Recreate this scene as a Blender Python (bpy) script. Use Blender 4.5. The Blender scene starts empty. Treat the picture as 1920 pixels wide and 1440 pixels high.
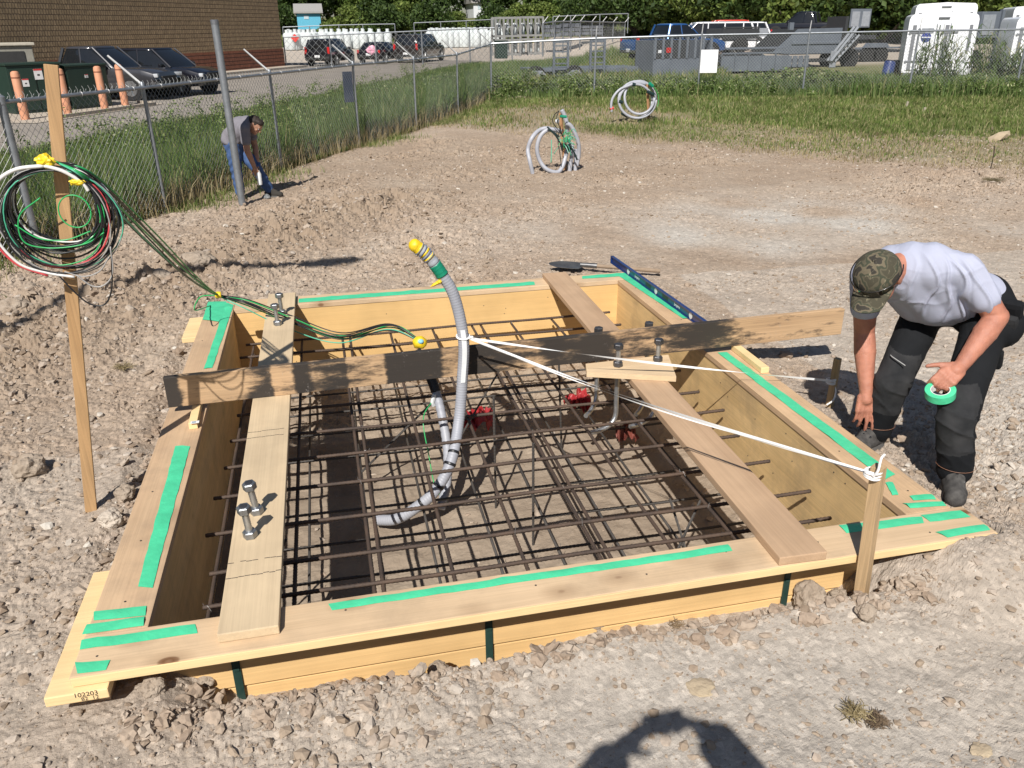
import bpy, bmesh, math, random
import numpy as np
from mathutils import Vector, Matrix
random.seed(7); RNG=np.random.default_rng(11)
S=bpy.context.scene; C=S.collection
# ------------------------------------------------ camera
W0,H0,FPX=1920,1440,1530.0
def _basis():
    hz,sl,vx=51.0,-.011,579.0
    p1=np.array([0,hz-720,FPX]); p2=np.array([1000,hz+sl*1000-720,FPX])
    up=np.cross(p1,p2); up/=np.linalg.norm(up)
    if up[1]>0: up=-up
    Y=np.array([vx-960,hz+sl*(vx-960)-720,FPX]); Y/=np.linalg.norm(Y)
    X=np.cross(Y,up); X/=np.linalg.norm(X)
    return np.array([X,Y,up])
RW=_basis(); CP=np.array([0,0,2.0])
def G(px,py,z=0.0):
    d=RW@np.array([px-960,py-720,FPX]); return CP+d*((z-CP[2])/d[2])
def AY(px,py,Y):
    d=RW@np.array([px-960,py-720,FPX]); return CP+d*((Y-CP[1])/d[1])
cam=bpy.data.cameras.new('camera'); camo=bpy.data.objects.new('camera',cam); C.objects.link(camo)
cam.sensor_width=36; cam.lens=36*FPX/1920; cam.clip_start=.02; cam.clip_end=2000
r=RW@np.array([1,0,0]); u=RW@np.array([0,-1,0]); b=-(RW@np.array([0,0,1]))
camo.matrix_world=Matrix(((r[0],u[0],b[0],0),(r[1],u[1],b[1],0),(r[2],u[2],b[2],2.0),(0,0,0,1)))
S.camera=camo
S.render.resolution_x=1024; S.render.resolution_y=768
# ------------------------------------------------ light
SUN=np.array([.3074,.6352,-.7085]); SUN/=np.linalg.norm(SUN)   # direction the light travels
w=bpy.data.worlds.new('World'); S.world=w; w.use_nodes=True
nt=w.node_tree; sky=nt.nodes.new('ShaderNodeTexSky'); sky.sky_type='NISHITA'; sky.sun_disc=False
el=math.asin(-SUN[2]); sky.sun_elevation=el; sky.sun_rotation=math.atan2(-SUN[0],-SUN[1]); sky.altitude=200
bg=nt.nodes['Background']; nt.links.new(sky.outputs[0],bg.inputs[0]); bg.inputs[1].default_value=.05
sl=bpy.data.lights.new('sun','SUN'); sl.energy=5.0; sl.angle=math.radians(.53); sl.color=(1,.955,.89)
so=bpy.data.objects.new('sun',sl); C.objects.link(so)
so.rotation_euler=Vector(SUN).to_track_quat('-Z','Y').to_euler()
S.view_settings.view_transform='Standard'; S.view_settings.look='None'; S.view_settings.gamma=1
S.view_settings.exposure=0.29
# ------------------------------------------------ helpers
def V(*a): return np.array(a,float)
class MB:
    def __init__(s): s.v=[]; s.f=[]; s.m=[]; s.n=0
    def add(s,verts,faces,mi=0):
        verts=np.asarray(verts,float).reshape(-1,3); s.v.append(verts)
        for f in faces: s.f.append([i+s.n for i in f]); s.m.append(mi)
        s.n+=len(verts); return s
    def box(s,c,d,rot=None,mi=0,taper=1):
        c=np.asarray(c,float); h=np.asarray(d,float)/2
        P=np.array([[x,y,z] for z in(-1,1) for y in(-1,1) for x in(-1,1)],float)
        P[4:,:2]*=taper; P=P*h
        if rot is not None: P=P@np.asarray(rot).T
        return s.add(P+c,[(0,2,3,1),(4,5,7,6),(0,1,5,4),(2,6,7,3),(0,4,6,2),(1,3,7,5)],mi)
    def box2(s,a,b_,mi=0):
        a=np.asarray(a,float); b_=np.asarray(b_,float); return s.box((a+b_)/2,abs(b_-a),mi=mi)
    def bbox(s,c,d,bev=.003,rot=None,mi=0):   # bevelled box
        bm=bmesh.new(); bmesh.ops.create_cube(bm,size=1)
        for v in bm.verts: v.co=Vector((v.co.x*d[0],v.co.y*d[1],v.co.z*d[2]))
        bmesh.ops.bevel(bm,geom=bm.edges[:],offset=bev,segments=2,affect='EDGES',profile=.6)
        P=np.array([v.co[:] for v in bm.verts]); F=[[v.index for v in f.verts] for f in bm.faces]; bm.free()
        if rot is not None: P=P@np.asarray(rot).T
        return s.add(P+np.asarray(c),F,mi)
    def tube(s,pts,r,n=8,cap=True,mi=0,phase=0.0,closed=False):
        P=[np.asarray(p,float) for p in pts]; m=len(P)
        R=list(r) if hasattr(r,'__len__') else [r]*m
        T=[]
        for i in range(m):
            a=P[(i-1)%m] if (i>0 or closed) else P[i]; b2=P[(i+1)%m] if (i<m-1 or closed) else P[i]
            t=b2-a; T.append(t/(np.linalg.norm(t)+1e-12))
        ref=V(0,0,1) if abs(T[0][2])<.9 else V(1,0,0)
        u_=np.cross(T[0],ref); u_/=np.linalg.norm(u_); vs=[]
        for i in range(m):
            if i:
                u_=u_-T[i]*np.dot(u_,T[i]); u_/=np.linalg.norm(u_)
            w_=np.cross(T[i],u_)
            for k in range(n):
                a=phase+2*math.pi*k/n; vs.append(P[i]+R[i]*(math.cos(a)*u_+math.sin(a)*w_))
        F=[]
        for i in range(m if closed else m-1):
            for k in range(n):
                j=(i+1)%m; F.append((i*n+k,i*n+(k+1)%n,j*n+(k+1)%n,j*n+k))
        if cap and not closed: F.append(tuple(range(n-1,-1,-1))); F.append(tuple((m-1)*n+k for k in range(n)))
        return s.add(vs,F,mi)
    def cyl(s,a,b_,r,n=12,mi=0,r2=None): return s.tube([a,b_],[r,r if r2 is None else r2],n,mi=mi)
    def lathe(s,prof,c=(0,0,0),n=24,axis=2,mi=0,rot=None):
        vs=[]
        for (rr,z) in prof:
            for k in range(n):
                a=2*math.pi*k/n; vs.append((rr*math.cos(a),rr*math.sin(a),z))
        P=np.array(vs)
        if axis==1: P=P[:,[0,2,1]]
        if axis==0: P=P[:,[2,0,1]]
        if rot is not None: P=P@np.asarray(rot).T
        F=[]
        for i in range(len(prof)-1):
            for k in range(n): F.append((i*n+k,i*n+(k+1)%n,(i+1)*n+(k+1)%n,(i+1)*n+k))
        F.append(tuple(range(n))); F.append(tuple((len(prof)-1)*n+k for k in range(n-1,-1,-1)))
        return s.add(P+np.asarray(c,float),F,mi)
    def prism(s,poly,lo,hi,axis=1,mi=0):   # poly in the two other axes, extruded along axis
        k=len(poly); P=[]
        for t in(lo,hi):
            for (a,b2) in poly:
                P.append((a,t,b2) if axis==1 else ((t,a,b2) if axis==0 else (a,b2,t)))
        return s.add(P,[tuple(range(k)),tuple(range(2*k-1,k-1,-1))]+[(i,i+k,(i+1)%k+k,(i+1)%k) for i in range(k)],mi)
    def loft(s,secs,mi=0,cap=True,closed=True):
        m=len(secs); k=len(secs[0]); P=np.array(secs,float).reshape(-1,3); F=[]
        for i in range(m-1):
            for j in range(k if closed else k-1): F.append((i*k+j,i*k+(j+1)%k,(i+1)*k+(j+1)%k,(i+1)*k+j))
        if cap: F.append(tuple(range(k-1,-1,-1))); F.append(tuple((m-1)*k+j for j in range(k)))
        return s.add(P,F,mi)
    def build(s,name,mats,parent=None,smooth=False,org=None,fix=False):
        v=np.vstack(s.v)
        if org is None and parent is not None:
            q=parent
            while q is not None and not q.get('_w'): q=q.parent
            if q is not None: org=q['_w']
        if org is not None: v=v-np.asarray(list(org))
        me=bpy.data.meshes.new(name); me.from_pydata(v.tolist(),[],s.f)
        if not isinstance(mats,(list,tuple)): mats=[mats]
        for m in mats: me.materials.append(m)
        me.polygons.foreach_set('material_index',s.m)
        if fix:
            bm=bmesh.new(); bm.from_mesh(me); bmesh.ops.recalc_face_normals(bm,faces=bm.faces[:]); bm.to_mesh(me); bm.free()
        if smooth:
            me.polygons.foreach_set('use_smooth',[True]*len(me.polygons))
            if smooth!='all': me.set_sharp_from_angle(angle=math.radians(smooth if smooth is not True else 40))
        me.update()
        o=bpy.data.objects.new(name,me); C.objects.link(o)
        if parent is not None: o.parent=parent
        elif org is not None: o.location=Vector(list(org))
        return o
def big(name,v,f,mats,mi=None,smooth=False):   # numpy arrays, all faces the same size
    me=bpy.data.meshes.new(name); v=np.ascontiguousarray(v,dtype=np.float32); f=np.ascontiguousarray(f,dtype=np.int32)
    nf,k=f.shape; me.vertices.add(len(v)); me.vertices.foreach_set('co',v.ravel())
    me.loops.add(nf*k); me.loops.foreach_set('vertex_index',f.ravel())
    me.polygons.add(nf); me.polygons.foreach_set('loop_start',np.arange(nf,dtype=np.int32)*k)
    if not isinstance(mats,(list,tuple)): mats=[mats]
    for m in mats: me.materials.append(m)
    if mi is not None: me.polygons.foreach_set('material_index',np.ascontiguousarray(mi,dtype=np.int32))
    me.polygons.foreach_set('use_smooth',np.full(nf,bool(smooth)))
    me.update(calc_edges=True)
    o=bpy.data.objects.new(name,me); C.objects.link(o); return o
def tag(o,label=None,cat=None,group=None,kind=None):
    if label: o['label']=label
    if cat: o['category']=cat
    if group: o['group']=group
    if kind: o['kind']=kind
    return o
def thing(name,label,cat,loc=(0,0,0),rotz=0,group=None,world=False):
    o=bpy.data.objects.new(name,None); C.objects.link(o); o.location=Vector(list(loc)); o.rotation_euler=(0,0,rotz); o.empty_display_size=.1
    if world: o['_w']=[float(q) for q in loc]   # parts are given in world coordinates
    return tag(o,label,cat,group)
def dup(root,loc=None,rotz=None,label=None,scale=None):
    def cp(o,par):
        c=o.copy(); C.objects.link(c); c.parent=par
        for ch in list(o.children): cp(ch,c)
        return c
    r_=cp(root,None)
    if loc is not None: r_.location=Vector(list(loc))
    if rotz is not None: r_.rotation_euler=(0,0,rotz)
    if scale is not None: r_.scale=scale if hasattr(scale,'__len__') else (scale,)*3
    if label: r_['label']=label
    return r_
def spl(pts,n=8):
    P=[np.asarray(p,float) for p in pts]; P=[2*P[0]-P[1]]+P+[2*P[-1]-P[-2]]; out=[]
    for i in range(1,len(P)-2):
        for k in range(n):
            t=k/n; a,b_,c,d=P[i-1:i+3]
            out.append(.5*((2*b_)+(-a+c)*t+(2*a-5*b_+4*c-d)*t*t+(-a+3*b_-3*c+d)*t**3))
    out.append(P[-2]); return out
def ss(a,b_,x): t=np.clip((x-a)/(b_-a),0,1); return t*t*(3-2*t)
def _h(i,j,k,s):
    n=(i*374761393+j*668265263+k*1274126177+s*974711)&0xffffffff
    n=((n^(n>>13))*1274126177)&0xffffffff; return ((n^(n>>16))&0xffff)/65535.0
def vnoise(x,y,z=None,seed=0):
    x=np.asarray(x,float); y=np.asarray(y,float); z=np.zeros_like(x) if z is None else np.asarray(z,float)
    i=np.floor(x).astype(np.int64); j=np.floor(y).astype(np.int64); k=np.floor(z).astype(np.int64)
    fx,fy,fz=x-i,y-j,z-k; fx=fx*fx*(3-2*fx); fy=fy*fy*(3-2*fy); fz=fz*fz*(3-2*fz)
    def L(dk):
        a=_h(i,j,k+dk,seed)*(1-fx)+_h(i+1,j,k+dk,seed)*fx; b_=_h(i,j+1,k+dk,seed)*(1-fx)+_h(i+1,j+1,k+dk,seed)*fx
        return a*(1-fy)+b_*fy
    return (L(0)*(1-fz)+L(1)*fz)*2-1 if np.any(z) else L(0)*2-1
def fbm(x,y,oct=4,seed=0,gain=.5):
    t=0;a=1;s_=0
    for o in range(oct): t=t+a*vnoise(x*2**o+o*17.3,y*2**o-o*9.1,seed=seed+o); s_+=a; a*=gain
    return t/s_
def worley(x,y,seed=0):
    i=np.floor(x).astype(np.int64); j=np.floor(y).astype(np.int64); d=np.full(x.shape,9.); idv=np.zeros(x.shape)
    z0=np.zeros_like(i)
    for di in(-1,0,1):
        for dj in(-1,0,1):
            a=i+di;b_=j+dj; px=a+_h(a,b_,z0,seed); py=b_+_h(a,b_,z0,seed+5); q=np.hypot(x-px,y-py); m=q<d
            d=np.where(m,q,d); idv=np.where(m,_h(a,b_,z0,seed+9),idv)
    return d,idv
# ------------------------------------------------ materials
def _new(name):
    m=bpy.data.materials.new(name); m.use_nodes=True; n=m.node_tree.nodes; return m,n,m.node_tree.links,n['Principled BSDF']
def ramp(n,stops,interp='LINEAR'):
    r_=n.new('ShaderNodeValToRGB'); e=r_.color_ramp.elements; r_.color_ramp.interpolation=interp
    while len(e)>1: e.remove(e[0])
    for i,(p,c) in enumerate(stops):
        if not hasattr(c,'__len__'): c=(c,c,c)
        q=e[0] if i==0 else e.new(p); q.position=p; q.color=(*c[:3],1)
    return r_
def noisen(n,l,src,scale,detail=4,rough=.55,vec=None):
    t=n.new('ShaderNodeTexNoise'); t.inputs['Scale'].default_value=scale; t.inputs['Detail'].default_value=detail; t.inputs['Roughness'].default_value=rough
    if vec is not None:
        mp=n.new('ShaderNodeMapping'); mp.inputs['Scale'].default_value=vec; l.new(src,mp.inputs[0]); l.new(mp.outputs[0],t.inputs[0])
    else: l.new(src,t.inputs[0])
    return t
def mixc(n,l,f,a,b_,mode='MIX'):
    m=n.new('ShaderNodeMix'); m.data_type='RGBA'; m.blend_type=mode
    for i,x in ((0,f),(6,a),(7,b_)):
        if hasattr(x,'is_output') or hasattr(x,'links'): l.new(x,m.inputs[i])
        elif hasattr(x,'__len__'): m.inputs[i].default_value=(*x[:3],1)
        else: m.inputs[i].default_value=x
    return m.outputs[2]
def M(name,c1,c2=None,scale=8,rough=.6,metal=0,bump=0,bscale=40,coat=0,spec=None,detail=5,vec=None,trans=0):
    m,n,l,p=_new(name); tc=n.new('ShaderNodeTexCoord')
    if c2 is None: c2=tuple(x*.8 for x in c1)
    t=noisen(n,l,tc.outputs['Object'],scale,detail,vec=vec); r_=ramp(n,[(.3,c2),(.7,c1)]); l.new(t.outputs[0],r_.inputs[0]); l.new(r_.outputs[0],p.inputs['Base Color'])
    p.inputs['Roughness'].default_value=rough; p.inputs['Metallic'].default_value=metal
    if coat: p.inputs['Coat Weight'].default_value=coat; p.inputs['Coat Roughness'].default_value=.08
    if spec is not None: p.inputs['Specular IOR Level'].default_value=spec
    if trans: p.inputs['Subsurface Weight'].default_value=trans; p.inputs['Subsurface Radius'].default_value=(.01,.005,.003)
    if bump:
        t2=noisen(n,l,tc.outputs['Object'],bscale,4); bn=n.new('ShaderNodeBump'); bn.inputs['Strength'].default_value=bump; bn.inputs['Distance'].default_value=.01
        l.new(t2.outputs[0],bn.inputs['Height']); l.new(bn.outputs[0],p.inputs['Normal'])
    return m
def wood(name,light,dark,axis=0,knots=.05,fine=.35,rough=.65,dirt=0,kd=1,knotcol=(.16,.075,.03),seed=0):
    m,n,l,p=_new(name); tc=n.new('ShaderNodeTexCoord'); oi=n.new('ShaderNodeObjectInfo')
    ad=n.new('ShaderNodeVectorMath'); ad.operation='ADD'; l.new(tc.outputs['Object'],ad.inputs[0])
    ad.inputs[1].default_value=(seed*3.1,seed*1.7,seed*.9); src=ad.outputs[0]
    def vec(al,ac): v=[ac,ac,ac]; v[axis]=al; return v
    t=noisen(n,l,src,1,5,.6,vec(.7,9)); col=ramp(n,[(.3,dark),(.62,light)]); l.new(t.outputs[0],col.inputs[0])
    t2=noisen(n,l,src,1,3,.7,vec(1.5,110)); g=ramp(n,[(.35,1-fine),(.6,1)]); l.new(t2.outputs[0],g.inputs[0])
    c=mixc(n,l,.8,col.outputs[0],g.outputs[0],'MULTIPLY')
    t3=noisen(n,l,src,2.3,3,.6); g3=ramp(n,[(.25,.78),(.6,1.0)]); l.new(t3.outputs[0],g3.inputs[0]); c=mixc(n,l,.8,c,g3.outputs[0],'MULTIPLY')
    if knots:
        mp=n.new('ShaderNodeMapping'); mp.inputs['Scale'].default_value=vec(2.0*kd,3.4*kd); l.new(src,mp.inputs[0])
        vo=n.new('ShaderNodeTexVoronoi'); vo.inputs['Scale'].default_value=1; l.new(mp.outputs[0],vo.inputs[0])
        kr=ramp(n,[(0,.75),(knots*.45,1),(knots*.8,.85),(knots,.35),(knots*2.6,0)]); l.new(vo.outputs['Distance'],kr.inputs[0]); c=mixc(n,l,kr.outputs[0],c,knotcol)
    if dirt:
        t4=noisen(n,l,src,3.5,6,.7); g4=ramp(n,[(.48,0),(.7,dirt)]); l.new(t4.outputs[0],g4.inputs[0]); c=mixc(n,l,g4.outputs[0],c,(.17,.13,.10))
    l.new(c,p.inputs['Base Color']); p.inputs['Roughness'].default_value=rough
    bn=n.new('ShaderNodeBump'); bn.inputs['Strength'].default_value=.25; bn.inputs['Distance'].default_value=.004; l.new(t2.outputs[0],bn.inputs['Height']); l.new(bn.outputs[0],p.inputs['Normal'])
    return m
# ------------------------------------------------ terrain
FX0,FX1,FY0,FY1=-1.003,2.66,2.412,6.70     # outside of the form's top boards
IX0,IX1,IY0,IY1=-.79,2.378,2.626,6.42      # inside edge
def fence_x(y): return np.interp(y,[-5,5,9.2,11.49,14.59,17.28,19.91,22.5,25.2,60],[-9,-5.2,-3.4,-2.06,-.67,.77,2.23,3.65,5.1,24])
EDGE=[(-22,-8),(-9.5,12),(-6.32,18.8),(-5.25,20.66),(-3.38,24.85),(-1.26,29.47),(2.0,37.48),(7.51,51.48),(12.4,64)]
def edge_x(y): return np.interp(y,[e[1] for e in EDGE],[e[0] for e in EDGE])
def macro(x,y):
    lot=ss(.0,2.2,fence_x(y)-x); z=-.19+(.26*ss(16,25,y)*ss(1.5,8,x)+.2*ss(26,34,y)*ss(6,12,x))*(1-lot)
              # falls gently towards the parking lot
    z=z-.12*lot*(1-ss(40,50,y)*0)
    z=z+ss(66,82,y)*.75+ss(82,180,y)*3.6
    # back-filled bank around the form
    dx=np.maximum(np.maximum(FX0-x,x-FX1),0); dy=np.maximum(np.maximum(FY0-y,y-FY1),0); d=np.hypot(dx,dy)
    z=z+.05*(1-ss(0,.5,d))
    # slot along the front boards
    tr=ss(-.75,-.45,x)*(1-ss(1.95,2.25,x))*(1-ss(.0,.13,FY0+.02-y))*(y<3)
    z=z-(.20+.10*np.exp(-((x-.35)/.28)**2))*tr
    z=z+.13*ss(2.15,2.5,x)*(1-ss(.05,.5,d))*(1-ss(2.42,2.75,y))
    z=z-.05*(1-ss(.04,.16,np.abs(x+1.06)))*ss(2.9,3.3,y)*(1-ss(6,6.5,y))
    # rough spoil bank on the left towards the fence
    m=np.exp(-((x-(-3.0+(y-5.6)*.62))/1.0)**2)*ss(3.0,5.5,y)*(1-ss(10.8,12.5,y))
    z=z+.08*m
    return z,m
def heights(x,y,detail=True):
    z,m=macro(x,y)
    gx=fence_x(y); lot=ss(-.3,.6,gx-x)
    dirt=(1-lot)*(1-ss(17,21,y+.5*fbm(x*.6,y*.6,3,3)*3-.25*(x-3)))
    smooth=np.clip(np.exp(-((x-1.2)/1.3)**2-((y-1.7)/.9)**2)*1.2+.75*np.exp(-((x-4.6)/2.4)**2-((y-8.2)/2.0)**2),0,1)
    rough=np.clip(.50+.55*fbm(x*.9,y*.9,3,40)+.8*m-.55*smooth,.12,1.7)*dirt
    rough=rough*(1+.35*ss(7,10,y)*(1-np.clip(smooth*1.5,0,1)))
    if not detail: return z,rough,smooth,m,dirt
    z=z+.028*fbm(x*1.1,y*1.1,3,1)*np.clip(dirt+.4,0,1)+.02*fbm(x*3.1,y*3.1,3,2)*dirt
    wx=x+.05*vnoise(x*9,y*9,seed=61); wy=y+.05*vnoise(x*9+5,y*9,seed=62)
    for sc,am,th,sd in((4.2,.045,.66,21),(9,.025,.46,22),(19,.016,.22,23),(40,.0085,.08,24),(75,.0035,.2,25)):
        d,i=worley(wx*sc,wy*sc,sd)
        dome=np.sqrt(np.clip(1-(d/(.34+.2*i))**2,0,1))*(i>th)
        pw=1 if sc>15 else np.clip(rough-.25,0,1.4)
        z=z+am*dome*pw*np.clip(rough,0,1.3)*(.6+.6*i)
    z=z+rough*(.012*fbm(x*12,y*12,3,31)+.007*fbm(x*45,y*45,2,33))+.002*fbm(x*60,y*60,2,35)*dirt
    nearform=(x>FX0-.03)&(x<FX1+.03)&(y>FY0-.0)&(y<FY1+.03)
    z=np.where(nearform,np.minimum(z,-.075),z)
    return z,rough,smooth,m,dirt
def ground_z(x,y):
    return float(heights(np.array([float(x)]),np.array([float(y)]))[0][0])
ty=list(np.arange(-.43,.87,.00155)); q=.0; st=.00155
while q<7: st*=1.12; q+=st; ty.append(.87+q); ty.insert(0,-.43-q)
ys=[-9,-6,-4,-2.5,-1.2,-.4,.2,.7,1.05,1.3]; y_=1.3
while y_<900:
    y_+= (.0029*(y_+.8) if y_<22 else (.008*y_ if y_<60 else .05*y_)); ys.append(y_)
ty=np.array(ty); ys=np.array(ys); T,YY=np.meshgrid(ty,ys); XX=T*(np.maximum(YY,.6)+2.5)
Z,RG,SM,MD,DI=heights(XX.ravel(),YY.ravel())
XX=XX.ravel(); YY=YY.ravel(); nc=len(ty); nr=len(ys)
idx=np.arange(nr*nc).reshape(nr,nc); F=np.stack([idx[:-1,:-1],idx[:-1,1:],idx[1:,1:],idx[1:,:-1]],-1).reshape(-1,4)
cx=XX[F].mean(1); cy=YY[F].mean(1); keep=~((cx>IX0-.03)&(cx<IX1+.03)&(cy>IY0-.03)&(cy<IY1+.03)); F=F[keep]
def ground_mat():
    m,n,l,p=_new('dirt'); tc=n.new('ShaderNodeTexCoord'); src=tc.outputs['Object']
    a=n.new('ShaderNodeVertexColor'); a.layer_name='mask'; sp=n.new('ShaderNodeSeparateColor'); l.new(a.outputs[0],sp.inputs[0])
    t1=noisen(n,l,src,.9,6,.6); c1=ramp(n,[(.28,(.325,.245,.18)),(.5,(.385,.305,.235)),(.72,(.425,.355,.285))]); l.new(t1.outputs[0],c1.inputs[0])
    c=mixc(n,l,sp.outputs[0],c1.outputs[0],(.47,.43,.38))
    t2=noisen(n,l,src,14,5,.65); c2=ramp(n,[(.3,.72),(.65,1.12)]); l.new(t2.outputs[0],c2.inputs[0]); c=mixc(n,l,.75,c,c2.outputs[0],'MULTIPLY')
    vo=n.new('ShaderNodeTexVoronoi'); vo.inputs['Scale'].default_value=42; l.new(src,vo.inputs[0])
    sc=n.new('ShaderNodeSeparateColor'); l.new(vo.outputs['Color'],sc.inputs[0]); r3=ramp(n,[(0,.8),(.6,1.0),(.93,1.18),(1,1.45)]); l.new(sc.outputs[0],r3.inputs[0])
    c=mixc(n,l,.6,c,r3.outputs[0],'MULTIPLY')
    c=mixc(n,l,sp.outputs[2],c,(.27,.205,.148))
    t5=noisen(n,l,src,1.6,4,.6); g=ramp(n,[(.35,(.07,.105,.025)),(.65,(.16,.16,.065))]); l.new(t5.outputs[0],g.inputs[0]); c=mixc(n,l,sp.outputs[1],c,g.outputs[0])
    l.new(c,p.inputs['Base Color']); p.inputs['Roughness'].default_value=.95; p.inputs['Specular IOR Level'].default_value=.15
    tb=noisen(n,l,src,48,6,.78); bn=n.new('ShaderNodeBump'); bn.inputs['Strength'].default_value=.85; bn.inputs['Distance'].default_value=.010
    l.new(tb.outputs[0],bn.inputs['Height']); l.new(bn.outputs[0],p.inputs['Normal'])
    return m
DIRT=ground_mat()
gobj=big('ground',np.stack([XX,YY,Z],1),F,DIRT)
grav=np.clip(1.25*np.exp(-((XX-5.2)/2.6)**2-((YY-8.6)/1.5)**2)*(.5+.9*vnoise(XX*1.3,YY*1.3,seed=70))+.55*SM*(YY<3)+.4*(YY<7)*(XX>3.2)+.28*(YY<4.5),0,1)+.6*ss(54,60,YY)*(1-ss(95,110,YY))
grass=np.clip(ss(-.2,.5,fence_x(YY)-XX)+ss(19.0,21.5,YY+2.2*fbm(XX*.7,YY*.7,3,55)-.30*(XX-4)*(XX>4)*(-1)*.9)*1.0,0,1)*(1-ss(66,72,YY)*(1-ss(95,110,YY)))
def LAWN(x,y):
    w_=y+1.3*fbm(x*.7,y*.7,3,55); yb=np.interp(x,[-2,3,5,6.5,8,9.4,11.3,13.9,25],[19.5,20.6,22.6,23.2,22.0,18.6,16.2,14.4,9]); yt=np.interp(x,[-2,3,5.5,7.3,8.9,10.1,14,25],[19,20.2,18.6,15.4,12.3,11.2,9.6,6])
    patch=np.exp(-((x-6.9)/1.5)**2-((y-18.4)/1.3)**2)*.55
    return np.clip(.62*ss(-.9,1.3,w_-yb)+.38*ss(-.8,2.2,w_-yt)+patch*ss(-.2,.5,fbm(x*1.1,y*1.1,2,56)+.3),0,1)
grass=np.clip(np.maximum(ss(-.15,.5,fence_x(YY)-XX)*(YY<66),np.clip(LAWN(XX,YY)*1.15,0,1)*(YY<66))+ss(95,110,YY),0,1)*.85
yard=ss(33,38,YY)*ss(14,20,XX)*(YY<66); grav=np.maximum(grav,yard*.5); grass=grass*(1-.9*yard)*(1-ss(52,58,YY)*(1-ss(95,105,YY)))
col=np.stack([np.clip(grav,0,1),grass,np.clip(MD*.9+.5*ss(9,14,YY)*(1-ss(18,20,YY)),0,.75)*DI,np.ones_like(grav)],1)
ca=gobj.data.color_attributes.new('mask','FLOAT_COLOR','POINT'); ca.data.foreach_set('color',col.astype(np.float32).ravel())
tag(gobj,kind='structure')
# pit floor
PX=np.arange(IX0-.06,IX1+.07,.02); PY=np.arange(IY0-.06,IY1+.07,.02); A,B=np.meshgrid(PX,PY); a=A.ravel();b=B.ravel()
pz=-.80+.05*np.clip((b-5.0),0,2)*.8+.02*fbm(a*1.5,b*1.5,3,80)+.012*fbm(a*6,b*6,3,81)
for sc,am,th,sd in((8,.028,.55,82),(18,.014,.35,83),(36,.007,.1,84)):
    d,i=worley(a*sc,b*sc,sd); k=(.25+.75*ss(5.2,5.9,b))*(1 if sc<10 else 1); pz=pz+am*np.sqrt(np.clip(1-(d/(.34+.2*i))**2,0,1))*(i>th)*k
# loose crumbled earth bank at the right-hand foot of the form
pz=pz+.10*ss(1.95,2.3,a)*(.6+.4*fbm(a*5,b*5,3,85))
nn=len(PX); mm=len(PY); I=np.arange(nn*mm).reshape(mm,nn); FF=np.stack([I[:-1,:-1],I[:-1,1:],I[1:,1:],I[1:,:-1]],-1).reshape(-1,4)
def pitmat():
    m=M('pit_clay',(.34,.275,.21),(.23,.18,.135),scale=3,rough=.95,bump=.5,bscale=60,spec=.15); return m
PIT=pitmat(); o=big('pit_floor',np.stack([a,b,pz],1),FF,PIT); tag(o,kind='structure')
# ------------------------------------------------ loose stones: one uncountable scatter
def ico(sub=1):
    bm=bmesh.new(); bmesh.ops.create_icosphere(bm,subdivisions=sub,radius=1); P=np.array([v.co[:] for v in bm.verts]); Fc=np.array([[v.index for v in f.verts] for f in bm.faces]); bm.free(); return P,Fc
def rots(n):
    q=RNG.normal(size=(n,4)); q/=np.linalg.norm(q,axis=1)[:,None]; w_,x,y,z=q.T
    return np.stack([1-2*(y*y+z*z),2*(x*y-z*w_),2*(x*z+y*w_),2*(x*y+z*w_),1-2*(x*x+z*z),2*(y*z-x*w_),2*(x*z-y*w_),2*(y*z+x*w_),1-2*(x*x+y*y)],1).reshape(n,3,3)
def stones(name,x,y,z,s,sub,mat,flat=.65):
    P,Fc=ico(sub); n=len(x); nv=len(P)
    J=P[None]*(1+RNG.uniform(-.36,.34,(n,nv,1))); J*=np.stack([RNG.uniform(.7,1.25,n),RNG.uniform(.6,1.0,n),RNG.uniform(.4,.9,n)],1)[:,None]
    J=np.einsum('nij,nvj->nvi',rots(n),J); J[:,:,2]*=flat; J*=s[:,None,None]; J+=np.stack([x,y,z],1)[:,None]
    FF=(Fc[None]+np.arange(n)[:,None,None]*nv).reshape(-1,3); return big(name,J.reshape(-1,3),FF,mat)
def stonemat(name,cols):
    m,n,l,p=_new(name); ge=n.new('ShaderNodeNewGeometry'); r_=ramp(n,cols); l.new(ge.outputs['Random Per Island'],r_.inputs[0])
    tc=n.new('ShaderNodeTexCoord'); t=noisen(n,l,tc.outputs['Object'],60,4); r2=ramp(n,[(.3,.8),(.7,1.1)]); l.new(t.outputs[0],r2.inputs[0]); c=mixc(n,l,.7,r_.outputs[0],r2.outputs[0],'MULTIPLY')
    l.new(c,p.inputs['Base Color']); p.inputs['Roughness'].default_value=.92; p.inputs['Specular IOR Level'].default_value=.2
    bn=n.new('ShaderNodeBump'); bn.inputs['Strength'].default_value=.5; bn.inputs['Distance'].default_value=.004; l.new(t.outputs[0],bn.inputs['Height']); l.new(bn.outputs[0],p.inputs['Normal']); return m
GR=stonemat('gravel_stone',[(0,(.25,.19,.14)),(.4,(.33,.26,.195)),(.75,(.38,.31,.25)),(.95,(.42,.365,.31)),(1,(.54,.50,.44))])
CL=stonemat('clod_earth',[(0,(.29,.22,.165)),(.6,(.365,.29,.225)),(1,(.41,.345,.28))])
n=120000; yy=1.3+ (RNG.random(n)**1.7)*15; xx=RNG.uniform(-.43,.86,n)*(yy+2.5)
inside=(xx>FX0-.02)&(xx<FX1+.02)&(yy>FY0-.01)&(yy<FY1+.02)
ok=~inside&(fence_x(yy)-xx<.1); xx=xx[ok];yy=yy[ok]
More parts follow.
